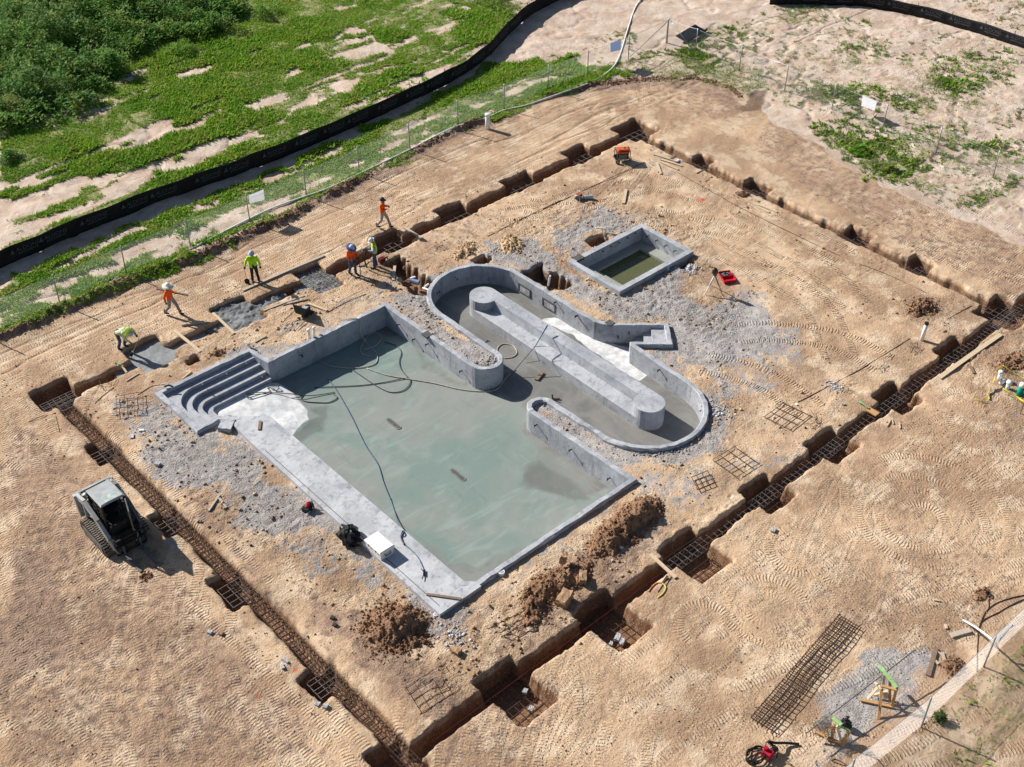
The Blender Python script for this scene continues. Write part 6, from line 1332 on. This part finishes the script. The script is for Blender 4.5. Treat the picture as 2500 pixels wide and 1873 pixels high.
# cooler on the deck
p = at('c', 1610, 900, RIM); t = thing('cooler', 'white ice cooler standing on the outer edge of the deck', 'cooler', (-13.05, -4.55, RIM), 0); m = MB(); V = []
for z, a in ((0,.0),(.36,.025)): V += [(-.29-a,-.46-a,z),(.29+a,-.46-a,z),(.29+a,.46+a,z),(-.29-a,.46+a,z)]
m.add(V, [(0,1,2,3)[::-1],(4,5,6,7)]+[(i,(i+1)%4,4+(i+1)%4,4+i) for i in range(4)]); b_ = m.build('tub', WHITEP, t); l = MB(); V = []
for z, a in ((.365,.34),(.43,.345),(.46,.31)): V += [(-a,-a-.16,z),(a,-a-.16,z),(a,a+.16,z),(-a,a+.16,z)]
l.add(V, [(0,1,2,3)[::-1],(8,9,10,11)]+[(k*4+i,k*4+(i+1)%4,k*4+4+(i+1)%4,k*4+4+i) for k in (0,1) for i in range(4)]); l.build('lid', WHITEP, t)
m = MB(); m.tube([(-.13,-.50,.30),(-.13,-.54,.22),(.13,-.54,.22),(.13,-.50,.30)], .018, 6); m.build('handle', BLACKP, t); m = MB(); m.tube([(-.13,.50,.30),(-.13,.54,.22),(.13,.54,.22),(.13,.50,.30)], .018, 6); m.build('handle', BLACKP, t)
for y_ in (-.22,.22): m = MB(); m.box((-.335,y_,.36),(.03,.06,.09)); m.build('latch', BLACKP, t)
# black bin bag slumped on the deck edge
p = at('c', 1130, 620, 0); rng = np.random.default_rng(5)
def lump(name, c, r, h, m, label, cat, seed, nu=26, nv=14, tie=True):
    rg = np.random.default_rng(seed); V = []; F = []
    for j in range(nv+1):
        th = math.pi*j/nv
        for i in range(nu):
            a = 2*math.pi*i/nu; k = 1 + .14*math.sin(5*a+seed+j*.7) + .09*math.sin(9*a-j) + rg.normal(0,.035)
            V.append((math.sin(th)**.8*math.cos(a)*r[0]*k, math.sin(th)**.8*math.sin(a)*r[1]*k, max(0, h/2 + math.cos(th)*h/2*(1+rg.normal(0,.03)))))
    for j in range(nv):
        for i in range(nu): F.append((j*nu+i,(j+1)*nu+i,(j+1)*nu+(i+1)%nu,j*nu+(i+1)%nu))
    b = MB().add(V, F); 
    if tie: b.tube([(0,0,h*.9),(.03,.02,h*1.12),(.08,.05,h*1.2)], [.05,.03,.07], 8)
    o = b.build(name, m); o.location = c; return tag(o, label, cat)
lump('bin_bag', (-13.5, -3.25, -.02), (.40,.52), .72, simple('black_bag', (.008,.008,.01), .3), 'shiny black bin bag slumped against the deck beside the cooler', 'bag', 3)
p = at('c', 300, 240, 0); t = thing('chop_saw', 'small red and black saw with white handles on dirt beside the deck', 'saw', p, .3); m = MB(); m.box((0,0,.12),(.42,.30,.22)); m.build('base', LBLK, t); m = MB(); m.tube([(-.05,.0,.2),(.12,.02,.34)], .10, 12); m.build('motor', simple('saw_red', (.42,.03,.04), .45), t); m = MB(); m.tube([(.12,-.05,.24),(.17,-.05,.24)], .15, 18); m.build('blade_guard', LGREY, t)
for k, (a, b) in enumerate((((-.34,-.14,.06),(-.08,-.16,.10)),((.10,-.18,.10),(.18,.02,.42)),((.2,-.16,.1),(.28,.05,.40)))): MB().tube([a,b], .02, 6).build('handle', WHITEP, t)
# tipped wheelbarrow
p = at('m', 1190, 1250, 0); t = thing('wheelbarrow', 'black wheelbarrow tipped on its side beside the far pool wall', 'wheelbarrow', p + Vector((0,0,.02)), math.radians(18)); V = []; F = []
top = [(-.36,-.42),(.36,-.42),(.36,.42),(-.36,.42)]; bot = [(-.22,-.26),(.22,-.26),(.22,.22),(-.22,.22)]
R = Matrix.Rotation(math.radians(38), 3, 'Y')
V = [R @ Vector((x, y, .40)) for x, y in top] + [R @ Vector((x, y, .06)) for x, y in bot]; zmin = min(v.z for v in V); V = [v - Vector((0,0,zmin-.01)) for v in V]
o = MB().add(V, [(0,1,5,4),(1,2,6,5),(2,3,7,6),(3,0,4,7),(4,5,6,7)]).build('tray', BLACKP, t, False, False); s = o.modifiers.new('thick', 'SOLIDIFY'); s.thickness = .015
m = MB(); m.tube([(.55,.1,.17),(.62,.12,.17)], .17, 16); m.build('wheel', RUBB, t); m = MB(); m.tube([(.5,-.3,.30),(.1,-.34,.1),(-.55,-.4,.06),(-.95,-.42,.05)], .02, 6); m.tube([(.5,.3,.34),(.1,.34,.3),(-.5,.4,.22),(-.9,.42,.12)], .02, 6); m.build('handle', DWOOD, t); m = MB(); m.box((.46,.12,.24),(.24,.26,.12)); m.build('foot', HG, t)
# sawhorses of pale lumber at the lower right
def tri(name, label, P, ctr, group=None):
    t = thing(name, label, 'sawhorse', ctr, 0, group)
    for nm, a, b, w, h, m in P: MB().bar(Vector(a)-Vector(ctr), Vector(b)-Vector(ctr), w, h).build(nm, m, t)
    return t
GW = simple('green_painted_wood', (.30,.52,.20), .6, .2, 8)
A = lambda x, y, z=0.0: at('q', x, y, z)
tri('sawhorse', 'upper pale lumber sawhorse with green top under the long bar', [('top_rail', A(850,385,.80), A(1000,560,.84), .10,.06,GW), ('top_rail', A(920,470,.86), A(1075,660,.80), .10,.06,GW), ('leg', A(920,500,.84), A(900,640,.5), .09,.05,PINE), ('leg', A(890,640,.75), A(845,1055,.02), .10,.05,ORWOOD), ('leg', A(1075,650,.80), A(1012,910,.02), .10,.05,ORWOOD), ('leg', A(990,520,.8), A(985,850,.05), .09,.05,ORWOOD), ('brace', A(885,640,.74), A(1070,690,.74), .09,.05,ORWOOD), ('stretcher', A(612,812,.06), A(1020,900,.06), .10,.05,ORWOOD), ('stretcher', A(850,640,.55), A(710,800,.08), .10,.05,PINE), ('stretcher', A(790,590,.6), A(890,680,.7), .09,.05,PINE), ('brace', A(780,750,.12), A(960,710,.3), .09,.04,PINE), ('gusset', A(930,720,.35), A(940,800,.2), .16,.05,PINE)], tuple(A(900,860,0)), 'lumber sawhorses')
tri('sawhorse', 'lower pale lumber sawhorse with green top beside the wire coil', [('top_rail', A(265,1040,.80), A(380,1130,.80), .13,.06,GW), ('leg', A(290,1090,.78), A(150,1360,.02), .10,.05,PINE), ('leg', A(300,1110,.78), A(260,1300,.02), .10,.05,ORWOOD), ('leg', A(325,1140,.78), A(385,1350,.02), .10,.05,PINE), ('leg', A(480,1195,.45), A(390,1400,.02), .13,.05,ORWOOD), ('stretcher', A(65,1215,.10), A(390,1370,.08), .10,.05,ORWOOD), ('stretcher', A(135,1225,.2), A(285,1150,.5), .10,.05,ORWOOD), ('brace', A(240,1180,.4), A(180,1300,.1), .10,.05,PINE), ('brace', A(350,1140,.7), A(480,1200,.5), .07,.04,GW)], tuple(A(280,1280,0)), 'lumber sawhorses')
a = A(-60,1235,.62); b = A(1300,190,.86); o = MB().tube([(0,0,0), b-a], .022, 6).build('rebar', RUSTG); o.location = a; tag(o, 'long straight bar resting across both sawhorses', 'rebar')
m = MB(); c = A(165,1110,.62); d = (b-a).normalized(); x = d.cross(Vector((0,0,1))).normalized(); zz = x.cross(d); R = random.Random(4)
P = [c + d*(-.30 + .6*i/220) + (x*math.cos(i*.42) + zz*math.sin(i*.42))*(.19+.02*math.sin(i*.9)) - c for i in range(221)]; m.tube(P, .011, 4); o = m.build('wire_coil', RUSTG); o.location = c; tag(o, 'coil of grey tie wire hung on the bar by the lower sawhorse', 'wire coil')
lump('dark_bag', A(430,1165,.0), (.14,.18), .42, BLACKP, 'dark bag standing behind the green top of the lower sawhorse', 'bag', 8)
# red pump with coiled black hose at the bottom edge
p = at('j', 470, 620, 0); t = thing('water_pump', 'red pump with coiled black hose at the bottom edge', 'pump', p); m = MB(); m.box((0,0,.18),(.28,.30,.26)); m.tube([(0,.1,.3),(0,.1,.42)], .07, 12); m.build('engine', simple('pump_red', (.45,.015,.04), .4), t); m = MB(); m.tube([(.15,-.05,.18),(.38,-.05,.2)], .11, 14); m.build('pump_body', LBLK, t)
m = MB()
for sx in (-1,1): m.tube([(sx*.2,-.24,.02),(sx*.2,-.24,.40),(sx*.2,.24,.40),(sx*.2,.24,.02)], .018, 6)
m.build('frame', BLACKP, t, True)
def coil(c, r0, r1, n, z, seed):
    R = random.Random(seed); return [(c[0]+(r0+R.uniform(-.04,.04))*math.cos(2*math.pi*i/14), c[1]+(r1+R.uniform(-.04,.04))*math.sin(2*math.pi*i/14), z+.004*i) for i in range(14*n)]
q = at('j', 220, 640, 0) - p; m = MB(); m.tube(smooth_path(coil((q.x,q.y),.36,.26,4,.04,1), 3), .022, 6); m.build('hose', BLACKP, t, True)
q = at('j', 640, 430, 0) - p; m = MB(); m.tube(smooth_path([(.35,-.02,.22),(q.x*.6,q.y*.5+.2,.35),(q.x,q.y,.30),(q.x+.35,q.y-.15,.12),(q.x+.7,q.y-.45,.05)], 6), .045, 8); m.build('suction_hose', BLACKP, t, True)
# ------------------------------------------------------------------ spoil heaps and rubble
def heap(label, blobs, seed, base, cut=.03, m=None):
    """a loose heap: summed mounds with clods"""
    x0 = min(b[0]-b[2]*2.0 for b in blobs); x1 = max(b[0]+b[2]*2.0 for b in blobs); y0 = min(b[1]-b[3]*2.0 for b in blobs); y1 = max(b[1]+b[3]*2.0 for b in blobs)
    xs = np.arange(x0, x1, .045); ys = np.arange(y0, y1, .045); X, Y = np.meshgrid(xs, ys); Z = np.zeros_like(X)
    for bx, by, rx, ry, h in blobs: Z = Z + h*np.exp(-(((X-bx)/rx)**2 + ((Y-by)/ry)**2)*1.3)
    n = fbm(X*2.0, Y*2.0, 4, seed); Z = Z*(.30 + .95*n)*.68 + ((.5-np.abs(fbm(X*3.2, Y*3.2, 3, seed+3)-.5)*3)*.16 + (vn(X*7, Y*7, seed+6)-.5)*.09 + (vn(X*15, Y*15, seed+4)-.5)*.09)*sm(.03, .22, Z)
    Z = Z - .06; keep = Z > -.035
    i = np.arange(X.size).reshape(X.shape); f = keep[:-1,:-1] | keep[1:,:-1] | keep[:-1,1:] | keep[1:,1:]
    F = np.stack([i[:-1,:-1][f], i[:-1,1:][f], i[1:,1:][f], i[1:,:-1][f]], 1); used = np.unique(F); mp = np.full(X.size, -1); mp[used] = np.arange(len(used))
    V = np.stack([X.ravel()[used]-blobs[0][0], Y.ravel()[used]-blobs[0][1], Z.ravel()[used]], 1); F = mp[F]
    rg = np.random.default_rng(seed); nc = int(520*sum(b[2]*b[3] for b in blobs)) + 150; pk = V[rg.integers(0, len(V), nc)]; s = .014*(5.2**(rg.random(nc)**2.0)); oc = np.array([(1,0,0),(-1,0,0),(0,1,0),(0,-1,0),(0,0,1),(0,0,-1)], float)
    cv = oc[None]*s[:,None,None]*rg.uniform(.6,1.3,(nc,6,1)) + rg.normal(0,.2,(nc,6,3))*s[:,None,None] + pk[:,None,:] + np.array([0,0,.3])*s[:,None,None]
    cf = np.array([(0,2,4,4),(2,1,4,4),(1,3,4,4),(3,0,4,4),(2,0,5,5),(1,2,5,5),(3,1,5,5),(0,3,5,5)])[:, :3]
    cf = (cf[None] + (np.arange(nc)*6)[:,None,None]).reshape(-1,3) + len(V); F = np.concatenate([F[:, [0,1,2]], F[:, [0,2,3]], cf]); V = np.concatenate([V, cv.reshape(-1,3)])
    o = np_mesh('dirt_heap', V, F, m or HEAPM, None, False); o.location = (blobs[0][0], blobs[0][1], base); return tag(o, label, 'dirt heap', 'heaps of dug soil')
def mat_heap():
    g = NG('heap_soil'); n = g.noise(1.2, 6, .65); n2 = g.noise(6, 5, .7); n3 = g.noise(28, 4, .7); c = g.mix(g.ramp(n, .35, .65), (.22,.122,.07), (.34,.20,.12)); c = g.mix(g.math('MULTIPLY', g.ramp(n2, .5, .7), .6), c, (.125,.072,.042)); c = g.mix(g.math('MULTIPLY', g.ramp(n3, .55, .75), .4), c, (.55,.42,.30)); g.bump(g.math('ADD', n2, n3), .9, .05); return g.done(c, .95)
HEAPM = mat_heap(); HEAPT = simple('sandy_spoil', (.50,.35,.21), .95, .35, 4, bumpd=.03)
heap('largest reddish soil heap between pool rim and near trench', [(-4.9,-9.7,1.2,.58,.95),(-6.3,-9.9,1.0,.5,.5),(-3.9,-9.7,.8,.5,.65),(-5.6,-10.3,1.6,.6,.24)], 200, 0)
heap('long low soil heap left of the largest one along the near trench', [(-9.6,-10.0,.9,.5,.6),(-8.4,-10.2,.8,.45,.5),(-10.5,-10.4,.6,.45,.45),(-8.6,-10.2,2.2,.8,.22),(-11.2,-10.9,.9,.5,.2)], 210, 0)
heap('rounded dark soil heap at the front corner of the deck', [(-14.9,-7.7,.85,.95,.85),(-14.3,-8.0,.5,.6,.4),(-14.9,-7.9,1.4,1.4,.14)], 220, 0)
heap('brown soil mound near the right corner of the trench', [(16.4,-9.3,.75,.6,.45),(15.8,-9.1,.5,.5,.25),(16.2,-9.3,1.1,.8,.12)], 230, 0)
heap('sandy mound beside the hole behind the channel wall', [(5.2,8.0,.7,.7,.34),(5.6,8.7,.6,.6,.2)], 240, 0, m=HEAPT)
heap('grey brown mound of dug soil left of the small pool', [(3.4,9.5,.7,.5,.26),(2.7,9.2,.6,.4,.2)], 250, 0, m=HEAPT)
p = at('r', 1910, 690); heap('small brown clod heap beside the second pit of the east trench', [(p.x,p.y,.42,.36,.34)], 260, 0)
p = at(4, 1370, 690); heap('small dark heap behind the corner steps', [(p.x,p.y,.42,.36,.28)], 270, 0)
p = at(9, 1840, 620); heap('clump of dark clods at the right side of the track field', [(p.x,p.y,.45,.3,.22)], 280, 0)
p = at(9, 1665, 1055); heap('brown clod heap near the lower right fence', [(p.x,p.y,.4,.34,.3)], 290, 0)
p = at(7, 880, 520); heap('clod heap in front of the loader forks', [(p.x,p.y,.4,.32,.22)], 300, 0)
heap('reddish loose soil heap beside the utility pipes', [(15.6,-14.4,.9,.6,.4),(16.8,-14.9,.8,.6,.45)], 310, 0)
def stones(n, pick, smin, smax, m, name, seed, flat=.75):
    rg = np.random.default_rng(seed); x, y = pick(n, rg); k = len(x); z = height(x, y); ok = z > -.2; x, y, z = x[ok], y[ok], z[ok]; k = len(x)
    base = np.array([(1,0,0),(-1,0,0),(0,1,0),(0,-1,0),(0,0,1),(0,0,-1)], float); F0 = np.array([(0,2,4),(2,1,4),(1,3,4),(3,0,4),(2,0,5),(1,2,5),(3,1,5),(0,3,5)])
    s = smin*(smax/smin)**(rg.random(k)**2.2); V = base[None]*rg.uniform(.6,1.25,(k,6,1))*s[:,None,None]*np.array([1,1,flat]) + rg.normal(0,.16,(k,6,3))*s[:,None,None]; a = rg.uniform(0,6.28,k); c_, s_ = np.cos(a)[:,None], np.sin(a)[:,None]
    X = V[...,0]*c_ - V[...,1]*s_; Y = V[...,0]*s_ + V[...,1]*c_; V = np.stack([X + x[:,None], Y + y[:,None], V[...,2] + z[:,None] + s[:,None]*.25], -1)
    F = (F0[None] + (np.arange(k)*6)[:,None,None]).reshape(-1,3); o = np_mesh(name, V.reshape(-1,3), F, m); f_attr(o, 'tint', np.repeat(rg.random(k), 6)); return tag(o, kind='stuff')
def mat_stone(name, a, b, c):
    g = NG(name); t = g.attr('tint').outputs['Fac']; col = g.mix(g.ramp(t, .2, .8), a, b); col = g.mix(g.math('GREATER_THAN', t, .88), col, c); col = g.mix(g.math('MULTIPLY', g.noise(14, 4), .35), col, (.12,.09,.07)); return g.done(col, .9)
CLODM = mat_stone('soil_clods', (.42,.275,.16), (.27,.165,.09), (.52,.42,.32)); GRAVM = mat_stone('grey_gravel', (.40,.40,.41), (.22,.22,.23), (.62,.62,.63))
def away(x, y):
    X, Y = np.asarray(x), np.asarray(y); d = polysdf(X, Y, POOL_OUT); k = (d > .03) & ~inpoly(X, Y, DECK) & ~((X > SPA_OUT[0]-.02) & (X < SPA_OUT[1]+.02) & (Y > SPA_OUT[2]-.02) & (Y < SPA_OUT[3]+.02)); return k
def pick_rough(n, rg):
    x = rg.uniform(-19, 19, n); y = rg.uniform(-13, 14, n); r = ROUGH(x, y); cl = fbm(x*.9, y*.9, 3, 141); k = (rg.random(n) < (.10 + r)*sm(.38, .62, cl)) ; x, y = x[k], y[k]; k = away(x, y); return x[k], y[k]
stones(34000, pick_rough, .012, .10, CLODM, 'clods', 1)
def pick_all(n, rg):
    x = rg.uniform(-29, 26, n); y = rg.uniform(-25, 19, n); cl = fbm(x*.5, y*.5, 4, 151); k = rg.random(n) < sm(.42, .66, cl); x, y = x[k], y[k]; k = away(x, y); return x[k], y[k]
stones(42000, pick_all, .010, .05, CLODM, 'small_clods', 2)
def pick_gray(n, rg):
    x = rg.uniform(-17, 17, n); y = rg.uniform(-22.5, 11.5, n); g_ = zone(x, y, GRAY, .5, 1.5, 100); cl = fbm(x*1.1, y*1.1, 3, 161); k = rg.random(n) < g_*sm(.34, .6, cl)*(.3 + .8*sm(.38, .6, fbm(x*.55, y*.55, 3, 106))); x, y = x[k], y[k]; k = away(x, y); return x[k], y[k]
stones(52000, pick_gray, .010, .055, GRAVM, 'gravel', 3)
def pick_edge(n, rg):
    i = rg.integers(0, len(POOL_OUT), n); P = np.array(POOL_OUT); t = rg.random(n)[:,None]; q = P[i]*(1-t) + np.roll(P, -1, 0)[i]*t + rg.normal(0, .16, (n,2)); k = away(q[:,0], q[:,1]) & (fbm(q[:,0]*.8, q[:,1]*.8, 2, 171) > .45); return q[k,0], q[k,1]
stones(9000, pick_edge, .012, .07, GRAVM, 'pool_edge_rubble', 4)
def pick_ridge(n, rg):
    i = rg.integers(0, 16, n); P = np.array(DIRT[:17]); t = rg.random(n)[:,None]; q = P[i]*(1-t) + P[i+1]*t; q[:,1] += -.1 + rg.normal(0, .22, n); q[:,0] += rg.normal(0,.1,n); k = sm(.36, .52, fbm(q[:,0]*.3, q[:,1]*.3, 2, 99)+.06) > rg.random(n); return q[k,0], q[k,1]
stones(9000, pick_ridge, .02, .10, mat_stone('dark_clods', (.24,.14,.085), (.14,.08,.05), (.34,.22,.14)), 'edge_clods', 8)
def pick_pts(L):
    def f(n, rg):
        X = []; 
        for nn, x, y, r in L: p = at(nn, x, y); X.append(rg.normal(0, r, (n//len(L), 2)) + [p.x, p.y])
        X = np.concatenate(X); return X[:,0], X[:,1]
    return f
PALE = mat_stone('pale_stones', (.55,.56,.60), (.36,.37,.40), (.75,.75,.77))
stones(900, pick_pts([(6,1000,890,.22),(6,80,145,.22),(6,270,1060,.35),(8,760,880,.3),('k',1990,870,.22)]), .02, .09, PALE, 'pale_rubble', 5)
# single blocks and scraps that stand out
def block(n, x, y, s, m, label, z=0.0, name='concrete_block', rz=.4, cat='block'):
    p = at(n, x, y, z); p.z = gz(p.x, p.y) if z == 0.0 else z; rg = random.Random(int(x+y)); bm = bmesh.new(); bmesh.ops.create_cube(bm, size=1); bmesh.ops.subdivide_edges(bm, edges=bm.edges, cuts=2, use_grid_fill=True)
    for v in bm.verts: v.co = Vector((v.co.x*s[0], v.co.y*s[1], v.co.z*s[2])) + Vector((rg.uniform(-1,1), rg.uniform(-1,1), rg.uniform(-1,1)))*min(s)*.10
    me = bpy.data.meshes.new(name); bm.to_mesh(me); bm.free(); me.materials.append(m); o = bpy.data.objects.new(name, me); COL.objects.link(o); o.location = (p.x, p.y, p.z + s[2]*.4); o.rotation_euler = (rg.uniform(-.1,.1), rg.uniform(-.1,.1), rz); return tag(o, label, cat, None)
CB = simple('block_grey', (.42,.43,.45), .8, .25, 8); BRN = simple('clay_block', (.36,.23,.14), .9, .3, 6)
block(7, 1715, 1020, (.10,.28,.09), CB, 'upper white concrete brick on dirt left of the west trench', rz=.2); block(7, 1698, 1055, (.10,.24,.09), CB, 'lower white concrete brick on dirt left of the west trench', rz=-.3)
block(7, 1908, 1280, (.16,.16,.10), CB, 'left grey stone below the lowest west trench pit'); block(7, 1958, 1297, (.18,.15,.10), CB, 'right grey stone below the lowest west trench pit'); block(7, 1262, 850, (.16,.16,.10), CB, 'pale stone on dirt right of the dark track patch'); block(7, 1330, 858, (.15,.15,.10), BRN, 'dark stone beside the pale one on the track field')
block(7, 2000, 765, (.14,.14,.10), simple('dark_stone', (.06,.05,.045), .9), 'upper dark stone on the dirt left of the deck'); block(7, 2013, 807, (.14,.14,.10), simple('dark_stone', (.06,.05,.045), .9), 'lower dark stone on the dirt left of the deck')
block(8, 1420, 655, (.62,.42,.34), BRN, 'big tan earth block beside the long low heap', z=.10, rz=.3, name='earth_block'); block(8, 1415, 415, (.35,.22,.40), BRN, 'upright dark earth clod on the long heap', z=.35, rz=.6, name='earth_block'); block(8, 1530, 525, (.5,.26,.26), BRN, 'dark earth block right of the tan block', z=.12, rz=.8, name='earth_block'); block(8, 770, 970, (.26,.34,.22), BRN, 'earth clod near the bar mat behind the near trench', rz=.2, name='earth_block')
block(8, 1760, 345, (.10,.16,.05), WPVC, 'white scrap on grey dirt at the foot of the largest heap', name='scrap', cat='scrap'); block(4, 895, 1170, (.10,.22,.06), WPVC, 'upper white scrap on grey rubble below the corner steps', name='scrap', cat='scrap', rz=.9); block(4, 835, 1205, (.14,.24,.06), CB, 'lower grey scrap on rubble below the corner steps', name='scrap', cat='scrap', rz=-.5)
block(8, 1740, 880, (.3,.18,.12), CB, 'grey block in the second pit from the front', z=-.75); block(8, 1765, 910, (.3,.16,.12), CB, 'lower grey block in the second pit from the front', z=-.75); block(8, 1700, 920, (.16,.12,.12), CB, 'small grey block left of the pair in the second pit', z=-.75); block(8, 1185, 1205, (.2,.14,.12), CB, 'grey block in the shade of the pit nearest the front corner', z=-.75); block(8, 1220, 1310, (.2,.16,.12), CB, 'sunlit grey block in the pit nearest the front corner', z=-.75)
block('w', 1100, 285, (.35,.16,.10), simple('pale_bag', (.60,.60,.62), .6), 'pale rolled sack lying on the boards near the generator', name='sack', cat='sack'); block('s', 960, 1130, (.9,.55,.22), CONC, 'broken concrete lump beside the deck end', name='concrete_lump', rz=.7); block(3, 1268, 815, (.14,.14,.1), WPVC, 'white scrap at the foot of the right fence beside the white board', name='scrap', cat='scrap'); block(2, 820, 825, (.05,.2,.03), WPVC, 'thin white scrap on dirt behind the channel', name='scrap', cat='scrap')
block(6, 760, 1010, (.12,.10,.06), WPVC, 'small white scrap at the end of the long bar on sand', name='scrap', cat='scrap'); block(6, 1058, 1003, (.14,.12,.08), CB, 'small grey stone on sand above the fifth pit'); block(4, 1000, 1390, (.2,.2,.14), CB, 'grey stone on the rubble right of the west trench'); block(9, 585, 238, (.22,.16,.10), CB, 'pale stone on sand below the fourth near trench pit')
